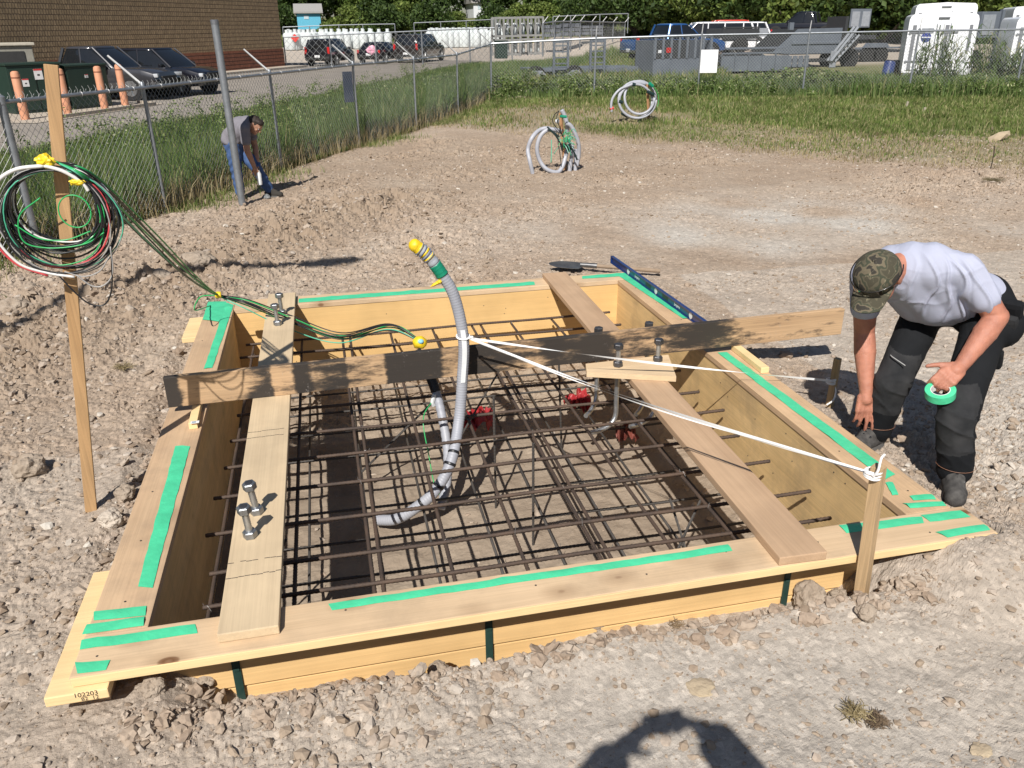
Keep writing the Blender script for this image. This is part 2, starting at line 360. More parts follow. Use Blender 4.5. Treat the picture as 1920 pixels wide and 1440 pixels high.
zz,rg,sm,md,di=heights(xx,yy); keep=RNG.random(len(xx))<np.clip(rg*1.3+.25,0,1); xx,yy,zz,rg=xx[keep],yy[keep],zz[keep],rg[keep]
s=.0031*(1+ .06*yy)*np.exp(RNG.exponential(.55,len(xx))); s=np.minimum(s,.03)*(.7+.5*rg)
tag(stones('gravel',xx,yy,zz+s*.15,s,1,GR),kind='stuff')
n=2800; yy=1.4+(RNG.random(n)**1.3)*11; xx=RNG.uniform(-.43,.84,n)*(yy+2.5)
inside=(xx>FX0-.05)&(xx<FX1+.05)&(yy>FY0-.03)&(yy<FY1+.06); ok=~inside&(fence_x(yy)-xx<.1); xx=xx[ok];yy=yy[ok]
zz,rg,sm,md,di=heights(xx,yy); keep=RNG.random(len(xx))<np.clip(rg*.9-.3+md,0,1); xx,yy,zz,rg,md=[q[keep] for q in (xx,yy,zz,rg,md)]
s=.011*np.exp(RNG.exponential(.6,len(xx)))*(1+.3*md); s=np.minimum(s,.05)
# crumbled clods thrown up along the front of the form
n2=900; x2=RNG.uniform(-.85,2.3,n2); y2=2.38-np.abs(RNG.normal(0,.085,n2)); 
n3=140; x3=-1.06-np.abs(RNG.normal(0,.06,n3)); y3=RNG.uniform(3.1,5.2,n3)
n4=420; x4=RNG.uniform(-.7,2.1,n4); y4=RNG.uniform(2.42,2.54,n4)
x2=np.r_[x2,x3,x4]; y2=np.r_[y2,y3,y4]; z2=heights(x2,y2)[0]; s2=np.minimum(.0055*np.exp(RNG.exponential(.65,len(x2))),.032)
tag(stones('dirt_clods',np.r_[xx,x2],np.r_[yy,y2],np.r_[zz,z2+s2*.3],np.r_[s,s2],2,CL,.8),kind='stuff')
# rubble on the pit floor
n=900; xx=RNG.uniform(IX0,IX1,n); yy=RNG.uniform(IY0,IY1,n)
w_=(yy>5.4)|(xx>1.95); keep=w_|(RNG.random(n)<.25); xx=xx[keep];yy=yy[keep]
zi=np.clip(((yy-PY[0])/.02).astype(int),0,mm-1); xi=np.clip(((xx-PX[0])/.02).astype(int),0,nn-1); zz=pz.reshape(mm,nn)[zi,xi]
s=.008*np.exp(RNG.exponential(.5,len(xx))); tag(stones('pit_rubble',xx,yy,zz,np.minimum(s,.04),1,CL),kind='stuff')
# single rocks one can point at
def rock(px,py,wpx,label,mat=CL,flat=.75,z=None,sub=4):
    g=G(px,py,-.2 if z is None else z); z0=ground_z(g[0],g[1]) if z is None else z; g=G(px,py,z0)
    dep=(g[1])*.917+(2-z0)*.399; r_=wpx/2*dep/FPX
    P,Fc=ico(sub); sd=len(C.objects); f=1+.30*vnoise(P[:,0]*1.3+sd,P[:,1]*1.3,P[:,2]*1.3+3)+.14*vnoise(P[:,0]*4+sd,P[:,1]*4,P[:,2]*4)+.06*vnoise(P[:,0]*10,P[:,1]*10+sd,P[:,2]*10)
    P=P*f[:,None]*r_*V(1,.85,flat)
    o=big('rock',P,Fc,mat,smooth=False); o.location=(g[0],g[1],z0+r_*flat*.35)
    return tag(o,label,'rock',group='larger stones lying on the dirt')
PALE=M('pale_stone',(.50,.44,.37),(.40,.34,.28),scale=14,rough=.9,bump=.6,bscale=50)
TANST=M('tan_stone',(.42,.34,.23),(.34,.27,.19),scale=9,rough=.9,bump=.5,bscale=40)
GREYC=M('grey_clod',(.36,.30,.24),(.27,.215,.165),scale=16,rough=.95,bump=.9,bscale=45,spec=.1)
ROCKS=[(208,978,40,'pale grey stone beside the foot of the tall wire stake',PALE,.8),(235,930,36,'rounded dirt clod just behind the pale stone near the left board',GREYC,.8),(58,882,50,'lone brown rock on the dirt at the far left of the form',GREYC,.8),
(290,1296,44,'large grey clod under the front board near its left corner',GREYC,.9),(385,1282,34,'lumpy clod leaning on the front form planks right of the first green post',GREYC,.9),(605,1304,42,'round flat stone on the dirt in front of the form',GREYC,.7),
(612,1262,38,'knobbly clod heaped against the front form planks',GREYC,.9),(718,1255,34,'clod at the left lip of the dip before the front planks',GREYC,.9),(826,1262,40,'clod at the right lip of the dip before the front planks',GREYC,.8),
(942,1222,32,'small round clod at the foot of the middle green post',GREYC,.8),(1010,1190,48,'tall upright clod right of the middle green post',GREYC,1.0),(1115,1175,54,'broad pale clod against the front planks',GREYC,.7),
(1315,1290,52,'smooth tan stone bedded in the gravel above the shadow of the hands',TANST,.22),(1515,1130,66,'big rough clod right of the right green post',GREYC,1.0),(1570,1122,34,'clod between the green post and the near tape stake',GREYC,.9),(1622,1152,40,'clod at the foot of the near tape stake',GREYC,.9),
(370,495,52,'dark brown lump in the churned bank below the wires',GREYC,.6),(300,520,34,'smaller lump in the churned bank left of the wires',GREYC,.6),(30,585,46,'clod of brown earth near the left edge of the photo',GREYC,.8),(60,548,30,'small clod behind the earth lump at the left edge',GREYC,.8),
(870,735,0,'',None,0),(1840,1408,44,'flat sunlit stone in the bottom right corner',TANST,.3),(222,1060,24,'small stone beside the left board of the form',PALE,.7),(640,1240,22,'little clod resting near the front plank',GREYC,.8),(160,790,30,'grey rock on the gravel left of the tall stake',GREYC,.6)]
for q in ROCKS:
    if q[2]: rock(*q)
# ------------------------------------------------ concrete form
WTX=wood('pine_board_across',(.67,.49,.31),(.60,.43,.265),axis=0,knots=.13,kd=1.6,fine=.14,seed=1,dirt=.22)
WTY=wood('pine_board_along',(.60,.42,.26),(.53,.36,.22),axis=1,knots=.07,fine=.15,seed=2,dirt=.3)
WTY2=wood('pine_board_right',(.63,.43,.255),(.55,.37,.215),axis=1,knots=.07,fine=.15,seed=5,dirt=.3)
EDGEX=wood('sawn_pine',(.84,.62,.33),(.76,.54,.28),axis=0,knots=.05,seed=3,fine=.12)
PLYX=wood('plywood_sheet',(.76,.50,.215),(.68,.44,.185),axis=0,knots=.035,fine=.1,seed=4)
PLYY=wood('plywood_side',(.80,.56,.27),(.70,.48,.22),axis=1,knots=.03,fine=.2,dirt=.35,seed=6)
OUTX=wood('form_plank',(.78,.52,.24),(.68,.45,.20),axis=0,knots=.05,seed=7,fine=.12)
TAPE=M('green_tape',(.08,.60,.32),(.065,.50,.265),scale=11,rough=.42,bump=.5,bscale=16)
BLK=M('soft_marks',(.05,.04,.035),rough=.8)
form=thing('concrete_form','open timber formwork box with green tape on its flat top boards, sunk in the gravel','formwork',(IX0,IY0,0),world=True)
T=.038
def board(a,b_,mat,name='top_board',bev=.004,par=form):
    a=np.array(a,float);b_=np.array(b_,float); return MB().bbox((a+b_)/2,b_-a,bev).build(name,mat,par)
fb=board((FX0-.003,FY0,-T),(FX1+.0,IY0,0),[WTX]); 
lb=board((-1.003,IY0+.002,-T-.001),(IX0,IY1+.19,-.001),WTY)
rb=board((IX1,IY0+.002,-T-.001),(2.605,IY1+.0,-.001),WTY2)
bb=board((IX0+.002,IY1+.002,-T),(2.59,IY1+.225,0),WTX)
board((IX0-.0,FY0-.0015,-T+.001),(IX0+.4,FY0-.0005,-.004),EDGEX,'edge_face') if False else None
# lighter sawn edges show on the front board: thin planed strip that is the board's own edge
MB().bbox(((FX0+FX1)/2,FY0-.003,-T/2),(FX1-FX0-.004,.006,T-.004),.0015).build('sawn_edge',EDGEX,fb)
# left top board is butted by a second short block
bl=board((-1.085,2.378,-T*2-.004),(-.885,3.09,-T-.003),[EDGEX],'corner_block')
board((-1.12,5.95,-T*2-.004),(-.97,6.42,-T-.004),EDGEX,'corner_block')
# plywood faces
MB().box2((IX0-.02,IY1+.006,-.86),(IX1+.02,IY1+.024,-T-.002)).build('plywood_panel',PLYX,form)
MB().box2((IX0-.02,IY0-.024,-.86),(IX1+.02,IY0-.006,-T-.002)).build('plywood_panel',PLYX,form)
MB().box2((IX0-.024,IY0-.02,-.86),(IX0-.006,IY1+.02,-T-.003)).build('plywood_panel',PLYY,form)
MB().box2((IX1+.006,IY0-.02,-.86),(IX1+.024,IY1+.02,-T-.003)).build('plywood_panel',PLYY,form)
# horizontal planks nailed on the outside front
for i,(z0,z1,x0,x1) in enumerate(((-.284,-T-.003,-.86,2.44),(-.47,-.298,-.86,2.40),(-.64,-.475,-.86,2.4))):
    MB().bbox(((x0+x1)/2,2.574 if i==0 else 2.583,(z0+z1)/2),(x1-x0,.036,z1-z0),.003).build('outer_plank',OUTX,form)
MB().bbox((2.40,2.51,-.11),(.09,.13,.13),.003).build('corner_block',EDGEX,form)
MB().bbox((-.93,2.50,-.12),(.04,.09,.08),.003).build('corner_block',WTY,form)
# stamped numbers on the left corner block
def text(body,size,loc,rot,mat,name,par,ext=.0004,mirror=False):
    cu=bpy.data.curves.new(name,'FONT'); cu.body=body; cu.size=size; cu.extrude=ext; cu.align_x='CENTER'; cu.align_y='CENTER'
    t=bpy.data.objects.new(name,cu); C.objects.link(t); bpy.context.view_layer.update()
    me=bpy.data.meshes.new_from_object(t.evaluated_get(bpy.context.evaluated_depsgraph_get())); bpy.data.objects.remove(t)
    o=bpy.data.objects.new(name,me); C.objects.link(o); me.materials.clear(); me.materials.append(mat)
    o.matrix_world=Matrix.Translation(Vector(list(loc)))@rot.to_4x4()
    if par is not None:
        wl=Vector(par['_w']) if par.get('_w') else (Vector(par.parent['_w']) if par.parent is not None and par.parent.get('_w') else par.location)
        o.parent=par; o.matrix_local=Matrix.Translation(Vector(list(loc))-wl)@rot.to_4x4()
    return o
RXP=Matrix(((1,0,0),(0,0,-1),(0,1,0)))   # text facing -Y
text('102203',.026,(-.955,2.3775,-.050),RXP,BLK,'stamped_number',bl); text('82  12',.022,(-.945,2.3775,-.069),RXP,BLK,'stamped_number',bl)
# green tape strips laid on the boards
def tape(pts,z=.0012,par=form,jag=True,name='tape_strip',mat=TAPE):
    q=[G(*p,z) for p in pts]; n=max(4,int(np.linalg.norm((q[1]-q[0]))/.05))
    a=[q[0]+(q[1]-q[0])*t/n for t in range(n+1)]; b_=[q[3]+(q[2]-q[3])*t/n for t in range(n+1)]
    m=MB(); top=[];bot=[]
    for i in range(n+1):
        w1=RNG.uniform(-.002,.002); wz=abs(RNG.normal(0,.0022)); A=a[i]+V(w1,w1,wz); B_=b_[i]+V(w1,w1,wz*.5)
        if i in(0,n) and jag:
            d=(q[1]-q[0]); d/=np.linalg.norm(d); A=A+d*RNG.uniform(-.012,.012); B_=B_+d*RNG.uniform(-.012,.012)
        top.append(A);bot.append(B_)
    mid=[(A+B_)/2+V(0,0,abs(RNG.normal(0,.003))) for A,B_ in zip(top,bot)]
    vs=top+mid+bot; F=[]; N=n+1
    for k in range(2):
        for i in range(n): F.append((k*N+i,k*N+i+1,(k+1)*N+i+1,(k+1)*N+i))
    # underside a hair below so that the strip has body
    vs2=[v-V(0,0,.0008) for v in vs]
    m.add(vs,F); m.add(vs2,[f[::-1] for f in F])
    return m.build(name,mat,par,smooth='all')
for p in ([(329,836),(258,1100),(286,1100),(356,838)],[(176,1147),(272,1136),(278,1153),(181,1163)],[(164,1171),(268,1156),(274,1172),(157,1189)],
  [(150,1201),(368,1170),(372,1187),(146,1219)],[(137,1244),(208,1237),(197,1256),(143,1264)],[(621,1131),(1366,1022),(1370,1034),(628,1143)],
  [(563,560),(1003,528),(1003,534),(563,567)],[(1090,518),(1178,511),(1180,517),(1090,523)],[(1158,516),(1282,598),(1296,598),(1176,514)],[(1345,661),(1660,900),(1680,890),(1364,661)],
  [(1660,905),(1674,930),(1684,926),(1675,906)],[(390,566),(380,600),(417,605),(424,565)],[(424,567),(383,690),(398,690),(438,572)],
  [(1701,930),(1745,926),(1756,936),(1714,938)],[(1688,944),(1764,940),(1776,948),(1702,953)],[(1570,985),(1730,968),(1736,980),(1590,999)],[(1728,966),(1800,957),(1822,969),(1742,979)],[(1757,997),(1843,983),(1858,993),(1776,1008)]): tape(p)
# ------------------------------------------------ green posts that hold the form
TP=M('green_steel',(.020,.055,.045),(.014,.04,.034),scale=20,rough=.5)
def tpost(x,y,rz,label):
    o=thing('steel_post',label,'post',(x,y,-.62),rz,group='dark green steel posts bracing the front of the form')
    MB().bbox((0,0,.29),(.030,.005,.58),.001).bbox((0,.018,.29),(.005,.034,.58),.001).build('web',TP,o)
    for k in range(7,10): MB().bbox((0,-.005,.04+k*.055),(.02,.006,.012),.001).build('stud',TP,o)
    return o
tpost(-.50,2.55,.1,'dark green steel post under the left end of the front board, half buried'); tpost(.465,2.55,-.05,'dark green steel post under the middle of the front board')
tpost(1.775,2.55,.05,'dark green steel post under the front board by the big grey clod on the right')
# ------------------------------------------------ planks across the form
PLL=wood('pale_plank',(.64,.50,.325),(.585,.45,.29),axis=1,knots=.02,seed=8,dirt=.12,fine=.12)
PLR=wood('brown_plank',(.53,.36,.225),(.43,.28,.17),axis=1,knots=.03,seed=9,dirt=.1,fine=.12)
lp=thing('left_plank','pale plank lying across the left side of the form, with two pairs of bolts','plank',(-.42,2.48,.0),world=True); lp.name='plank'
MB().bbox((-.422,4.55,.021),(.212,4.16,.038),.004).build('board',PLL,lp)
m=MB()
for y in (2.80,2.90,4.02,4.09,6.2):
    for k in range(9):
        if random.random()<.8: m.box((-.515+k*.0235,y+random.uniform(-.004,.004)+k*.0006,.0402),(.022,.0035,.0012))
m.build('saw_mark',BLK,lp)
rp=thing('plank','brown plank lying across the right side of the form, running under the small bolt plate','plank',(1.73,2.43,.0),world=True)
a0=G(1458,1047,.04)[:2]; a1=G(1549,1020,.04)[:2]; 
Rz=lambda a: np.array([[math.cos(a),-math.sin(a),0],[math.sin(a),math.cos(a),0],[0,0,1]])
ang=-math.atan2(.135,4.2)
MB().bbox((1.805,4.53,.021),(.208,4.24,.038),.004,rot=Rz(ang)).build('board',PLR,rp)
m=MB(); 
for k in range(7): m.cyl((1.66+random.uniform(0,.15),2.6+k*.28,.039),(1.66+.07,2.6+k*.28,.0405),.003,6)
# small plate with two bolts on the brown plank
PLS=wood('clean_pine',(.72,.54,.34),(.64,.47,.29),axis=0,knots=.03,seed=10,fine=.12)
sp_=thing('bolt_plate','small clean pine plate carrying two tall bolts, in front of the stained beam','bolt plate',(1.7,4.35,.04),world=True)
def poly_plate(px,z,th):
    q=[G(*p,z+th) for p in px]; m=MB(); k=len(q); m.add(q+[v-V(0,0,th) for v in q],[tuple(range(k)),tuple(range(2*k-1,k-1,-1))]+[(i,i+k,(i+1)%k+k,(i+1)%k) for i in range(k)]); return m
poly_plate([(1100,697),(1268,706),(1253,665),(1098,682)],.042,.034).build('board',PLS,sp_,fix=True)
poly_plate([(1102,703),(1240,713),(1262,700),(1099,690)],.0405,.001) 
# bolts
GAL=M('galvanised_steel',(.56,.58,.60),(.40,.42,.44),scale=25,rough=.38,metal=.85,bump=.2,bscale=90)
NUT=M('zinc_nut',(.34,.36,.38),(.20,.21,.23),scale=30,rough=.42,metal=.8,bump=.2,bscale=80)
DNUT=M('dark_nut',(.13,.13,.14),(.07,.07,.075),scale=30,rough=.45,metal=.7,bump=.2,bscale=80)
def hexnut(m,z,h,r,bore=.6): m.lathe([(r*.88,z),(r,z+.004),(r,z+h-.004),(r*.88,z+h),(r*.6,z+h)],n=6); return m
def bolt(x,y,z,h,label,nut=NUT,hook=True,lean=(0,0),rot=0):
    o=thing('anchor_bolt',label,'anchor bolt',(x,y,z),rot,group='anchor bolts standing on the planks'); o.rotation_euler=(lean[0],lean[1],rot)
    rr=.0155; pts=[V(0,0,h-.006)]+[V(0,0,h-.01-k*.006) for k in range(int((h-.01)/.006))]; R=[rr*(1 if k%2 else .9) for k in range(len(pts))]
    m=MB().tube(pts,R,14)
    if hook: m.tube(spl([V(0,0,0),V(0,0,-.22),V(0,0,-.33),V(-.02,-.03,-.385),V(-.07,-.09,-.41),V(-.12,-.15,-.41)],6),.0155,12)
    m.build('rod',GAL,o,smooth=35)
    hexnut(MB(),0,.034,.030).build('nut',nut,o,smooth=25); hexnut(MB(),h-.034,.034,.030).build('nut',nut,o,smooth=25)
    MB().lathe([(.017,h-.008),(.017,h+.001),(.012,h+.001)],n=14).build('rod_end',DNUT,o)
    return o
bolt(-.449,3.075,.040,.158,'nearest anchor bolt on the pale plank, its nut catching the sun',lean=(.05,-.06)); bolt(-.432,3.26,.040,.163,'second anchor bolt on the pale plank, just behind the nearest one',lean=(.05,-.10))
bolt(-.428,5.83,.040,.16,'front bolt of the pair at the far end of the pale plank',lean=(0,-.04)); bolt(-.405,6.07,.040,.165,'rear one of the bolt pair at the far end of the pale plank',lean=(0,-.03))
bolt(1.655,4.40,.076,.148,'left bolt with dark nuts on the small pine plate',DNUT,rot=-.6); bolt(1.925,4.42,.076,.148,'right bolt with dark nuts on the small pine plate',DNUT,rot=-.6)
bolt(1.66,4.80,.042,.150,'bolt behind the stained beam, only the top of its left nut showing',DNUT); bolt(2.02,4.82,.0,.190,'bolt behind the stained beam nearest the blue level',DNUT)
# ------------------------------------------------ stained beam on edge
def beammat():
    m,n,l,p=_new('stained_beam'); tc=n.new('ShaderNodeTexCoord'); src=tc.outputs['Object']
    b_=wood('raw_beam',(.55,.37,.21),(.44,.28,.155),axis=0,knots=.03,seed=11); 
    t=noisen(n,l,src,1,5,.6,(.7,9,9)); colr=ramp(n,[(.3,(.42,.27,.15)),(.62,(.58,.39,.225))]); l.new(t.outputs[0],colr.inputs[0])
    t2=noisen(n,l,src,1,3,.7,(1.5,110,110)); g=ramp(n,[(.35,.7),(.6,1)]); l.new(t2.outputs[0],g.inputs[0]); c=mixc(n,l,.7,colr.outputs[0],g.outputs[0],'MULTIPLY')
    sx=n.new('ShaderNodeSeparateXYZ'); l.new(src,sx.inputs[0])
    tn=noisen(n,l,src,9,5,.7); ma=n.new('ShaderNodeMath'); ma.operation='MULTIPLY_ADD'; l.new(tn.outputs[0],ma.inputs[0]); ma.inputs[1].default_value=.055; l.new(sx.outputs[0],ma.inputs[2])
    mb=n.new('ShaderNodeMath'); mb.operation='MULTIPLY_ADD'; l.new(ma.outputs[0],mb.inputs[0]); mb.inputs[1].default_value=1/4.42; mb.inputs[2].default_value=-.006
    st=[(302,.95),(322,.9),(334,.1),(430,.05),(470,.55),(496,.75),(500,.12),(540,.2),(548,.95),(566,.9),(575,.55),(640,.62),(646,.22),(712,.3),(722,.9),(735,.75),(760,.95),(815,.85),(822,.4),(868,.45),(874,.85),(940,.6),(1000,.35),(1030,.9),(1060,.75),(1110,.92),(1150,.35),(1250,.5),(1330,.85),(1380,.3),(1440,.06)]  # stain bands, plus one dark stop by the tall hose that paints a shadow
    L_=AY(302,730,4.55)[0]; R_=AY(1585,600,4.70)[0]
    pts=[((AY(px,720-.1*(px-302),4.56+.04*(px-302)/1280)[0]-L_)/(R_-L_),v) for px,v in st]
    rr=ramp(n,[(max(0,min(1,a)),v) for a,v in pts]); l.new(mb.outputs[0],rr.inputs[0])
    # only the broad face and the top take black release agent and painted shadow
    t6=noisen(n,l,src,1,6,.72,(3.2,9,13)); r6=ramp(n,[(.3,.72),(.5,1)]); l.new(t6.outputs[0],r6.inputs[0])
    fa=n.new('ShaderNodeMath'); fa.operation='MULTIPLY_ADD'; l.new(t6.outputs[0],fa.inputs[0]); fa.inputs[1].default_value=2.4; fa.inputs[2].default_value=-1.13
    fb_=n.new('ShaderNodeMath'); fb_.operation='ADD'; l.new(fa.outputs[0],fb_.inputs[0]); l.new(rr.outputs[0],fb_.inputs[1]); f=ramp(n,[(.26,0),(.42,.45),(.58,.86),(.72,.97)]); l.new(fb_.outputs[0],f.inputs[0])
    c=mixc(n,l,f.outputs[0],c,(.022,.020,.019))
    t7=noisen(n,l,src,24,6,.85); r7=ramp(n,[(.60,0),(.66,.75)]); l.new(t7.outputs[0],r7.inputs[0]); t8=noisen(n,l,src,2.2,2); r8=ramp(n,[(.48,0),(.58,1)]); l.new(t8.outputs[0],r8.inputs[0])
    f2=n.new('ShaderNodeMath'); f2.operation='MULTIPLY'; l.new(r7.outputs[0],f2.inputs[0]); l.new(r8.outputs[0],f2.inputs[1]); c=mixc(n,l,f2.outputs[0],c,(.36,.33,.30))
    l.new(c,p.inputs['Base Color']); p.inputs['Roughness'].default_value=.7; bn=n.new('ShaderNodeBump'); bn.inputs['Strength'].default_value=.4; bn.inputs['Distance'].default_value=.003; l.new(t6.outputs[0],bn.inputs['Height']); l.new(bn.outputs[0],p.inputs['Normal'])
    return m
bl0=G(316,765,.041); br0=G(1577,627,.041); dd=br0-bl0; Lb=np.linalg.norm(dd); ab=math.atan2(dd[1],dd[0])
be=thing('stained_beam','long black-stained beam standing on edge across the whole form','beam',tuple(bl0),ab)
m=MB().bbox((Lb/2,.02,.092),(Lb,.038,.184),.004); m.build('board',beammat(),be)
# off-cuts under its ends
def stub(x,y,z,d,rz,label):
    o=MB().bbox((0,0,0),d,.003).build('wood_block',EDGEX); o.location=(x,y,z); o.rotation_euler=(0,0,rz); return tag(o,label,'wood block',group='off-cuts lying on the form by the beam')
stub(2.575,4.45,.0195,(.055,.42,.038),-.02,'short pine off-cut under the right end of the stained beam')
sb=stub(-.835,4.46,.019,(.045,.34,.038),.03,'short off-cut with a paper price tag under the left end of the beam')
tg=MB().bbox((.012,-.168,.021),(.045,.03,.001),.0002).build('price_tag',M('white_paper',(.8,.8,.8),rough=.6),sb); MB().box((.008,-.168,.0219),(.02,.018,.0006)).build('printed_square',M('grey_blue_ink',(.25,.33,.42)),tg)
# ------------------------------------------------ blue level, shovel
BLUE=M('blue_enamel',(.012,.035,.16),(.010,.028,.12),scale=6,rough=.3,coat=.3); DK=M('black_plastic',(.015,.016,.02),rough=.4); WHT=M('white_plastic',(.75,.77,.78),rough=.35)
l0=G(1147,493,.0); l1=G(1290,596,.0); dv=l1-l0; al=math.atan2(dv[1],dv[0])
lv=thing('spirit_level','long blue spirit level standing on edge along the far right board','spirit level',tuple(l0),al)
LL=1.95; m=MB()
m.box2((0,-.013,0),(LL,.013,.008)).box2((0,-.013,.060),(LL,.013,.068)).box2((0,-.0035,.008),(LL,.0035,.060)).box2((-.002,-.014,0),(.012,.014,.068)).box2((LL-.01,-.014,0),(LL,.014,.068)); m.build('frame',BLUE,lv)
for k,x in enumerate((.42,1.02,1.66)): MB().lathe([(.026,-.006),(.026,.006)],(x,0,.034),20,axis=1).build('vial_window',WHT,lv,smooth=40); MB().lathe([(.030,-.0045),(.030,.0045)],(x,0,.034),20,axis=1).build('vial_ring',DK,lv)
for x in (.86,1.20): MB().box((x,0,.034),(.11,.0085,.03)).build('grip_recess',DK,lv)
RYm=Matrix(((-1,0,0),(0,0,1),(0,1,0)))
for x in (.62,1.42):
    t=text('Empire',.035,(0,0,0),RYm,WHT,'lettering',None); t.parent=lv; t.matrix_local=Matrix.Translation((x,.0045,.034))@RYm.to_4x4(); t2=text('Empire',.035,(0,0,0),RXP,WHT,'lettering',None); t2.parent=lv; t2.matrix_local=Matrix.Translation((x,-.0045,.034))@RXP.to_4x4()
sh=thing('shovel','worn shovel with wooden handle lying on the dirt behind the far right corner','shovel',tuple(G(1150,500,-.16)),world=True)
HW=M('grey_handle',(.32,.24,.17),(.22,.16,.11),scale=14,rough=.8); STL=M('worn_steel',(.22,.22,.22),(.10,.10,.105),scale=9,rough=.45,metal=.7)
h0=G(1100,497,-.10); h1=G(1238,508,-.12); m=MB(); m.tube([h0+(h1-h0)*t for t in np.linspace(0,1,8)],[.018,.019,.019,.019,.019,.02,.021,.019],12); m.build('handle',HW,sh,smooth=True)
dh=(h0-h1)/np.linalg.norm(h0-h1); hz=np.cross(V(0,0,1),dh)
MB().tube([h0+dh*t for t in(-.10,0,.06)],[.026,.024,.02],12).build('socket',STL,sh,smooth=True)
secs=[]
for t,wd,sg in((.04,.05,.0),(.06,.11,.006),(.14,.12,.016),(.22,.118,.018),(.29,.10,.014),(.34,.06,.008),(.37,.015,.003)):
    row=[]; 
    for s_ in np.linspace(-1,1,9): row.append(h0+dh*t+hz*s_*wd+V(0,0,sg*(s_*s_-1)*1.6-.01))
    low=[r_-V(0,0,.003) for r_ in row[::-1]]; secs.append(row+low)
MB().loft(secs).build('blade',STL,sh,smooth=True)
# ------------------------------------------------ reinforcing steel
REB=M('rusty_rebar',(.12,.078,.055),(.055,.042,.036),scale=7,rough=.75,metal=.25,bump=.3,bscale=60); REB2=M('grey_rebar',(.10,.09,.082),(.05,.045,.042),scale=7,rough=.7,metal=.35)
WIRE=M('tie_wire',(.30,.29,.28),(.16,.14,.13),rough=.5,metal=.6)
def bar(m,a,b_,r=.0085,rib=True):
    a=np.asarray(a,float);b_=np.asarray(b_,float); L=np.linalg.norm(b_-a); 
    if not rib: return m.tube([a,b_],r,7)
    n=int(L/.011); P=[a+(b_-a)*t/n+V(0,0,.003*math.sin(t*.05)) for t in range(n+1)]; return m.tube(P,[r*(1.12 if k%2 else .93) for k in range(n+1)],6)
def mat_(name,label,z,xs,ys,xr,yr,mt,r,extra=()):
    o=thing(name,label,'rebar mat',(xr[0],yr[0],z),world=True)
    for i,y in enumerate(ys):
        j=random.uniform(-.012,.012); e=random.uniform(-.05,.03); bar(MB(),(xr[0]+e,y+j,z),(xr[1]+random.uniform(-.04,.03),y-j,z+random.uniform(-.01,.01)),r).build('bar',mt,o,smooth='all')
    for i,x in enumerate(xs):
        j=random.uniform(-.015,.015); bar(MB(),(x+j,yr[0]+random.uniform(-.03,.03),z-.0185),(x-j,yr[1]+random.uniform(-.04,.02),z-.0185),r,rib=(r>.009)).build('bar',mt,o,smooth='all')
    m=MB()
    for x in xs:
        for y in ys:
            if random.random()<.35:
                a=random.uniform(0,3); d=V(math.cos(a),math.sin(a),0)*.018; m.tube(spl([V(x,y,z)-d+V(0,0,-.01),V(x,y,z+.012),V(x,y,z)+d,V(x,y,z)+d*1.5+V(0,0,.015)],3),.0013,4)
    m.build('tie_wire',WIRE,o); return o
UY=[3.02,3.27,3.60,3.94,4.27,4.60,4.95,5.30,5.65,6.0,6.28]
mat_('rebar_mat','upper rusty rebar grid hanging across the pit',-.25,[-.66,-.30,.03,.08,.40,.74,1.08,1.14,1.42,1.76,2.10],UY,(-.70,2.31),(2.70,6.33),REB,.0098)
mat_('rebar_mat','lower rebar grid close to the earth floor of the pit',-.64,[-.62,-.28,.05,.39,.73,1.07,1.41,1.75,2.08],[2.95,3.28,3.62,3.95,4.29,4.62,4.96,5.34,5.70,6.05],(-.66,2.22),(2.72,6.30),REB2,.0082)
def dowel(x,y,z0,z1,lab,dx=0,dy=0):
    m=MB(); bar(m,(x+dx,y+dy,z0),(x,y,z1),.0075); o=m.build('rebar_dowel',REB2,None,org=(x,y,z0)); return tag(o,lab,'rebar',group='upright rebar spacers tied into the grids')
dowel(.86,4.35,-.80,-.02,'upright spacer bar right of the big grey hose'); dowel(.99,3.9,-.80,-.12,'upright spacer bar with a grey clip, in the middle of the grid')
dowel(.98,3.0,-.76,-.55,'short dark bar standing up behind the front board'); dowel(1.45,5.0,-.8,-.1,'upright spacer bar below the small pine plate',.03)
def diag(a,b_,lab):
    m=MB(); bar(m,a,b_,.007); o=m.build('rebar_brace',REB2,None,org=a); return tag(o,lab,'rebar',group='slanted braces between the grids')
diag((.05,4.7,-.62),(.62,5.0,-.27),'slanted brace left of the big grey hose'); diag((1.35,3.0,-.64),(1.75,3.35,-.27),'slanted brace near the front right of the grid'); diag((1.62,2.95,-.64),(1.60,3.4,-.27),'steeper brace near the front right of the grid'); diag((-.6,3.3,-.64),(-.35,3.5,-.27),'slanted brace beside the pale plank')
diag((1.1,5.3,-.25),(.75,5.0,-.6),'slanted brace behind the stained beam')
# ------------------------------------------------ grey corrugated hoses
HOSE=M('grey_hose',(.34,.35,.385),(.28,.29,.33),scale=6,rough=.5); YEL=M('yellow_tape',(.78,.56,.02),(.68,.46,.015),scale=14,rough=.45,bump=.3,bscale=40); GRT=M('dark_green_tape',(.01,.26,.15),rough=.4); GRW=M('grey_tape',(.42,.44,.48),rough=.45)
hp=[V(.11,4.27,-.72),V(.22,4.19,-.68),V(.34,4.16,-.60),V(.46,4.16,-.50),V(.57,4.22,-.35),V(.65,4.38,-.17),V(.69,4.43,.10),V(.705,4.44,.33),V(.665,4.45,.58),V(.60,4.45,.72),V(.52,4.45,.84),V(.455,4.45,.90)]
ho=thing('corrugated_hose','tall grey corrugated hose arching from the pit, end wrapped in yellow and green tape','hose',tuple(hp[0]),world=True)
P=spl(hp,24); m=MB(); PP=[];RR=[]
arc=[0]; 
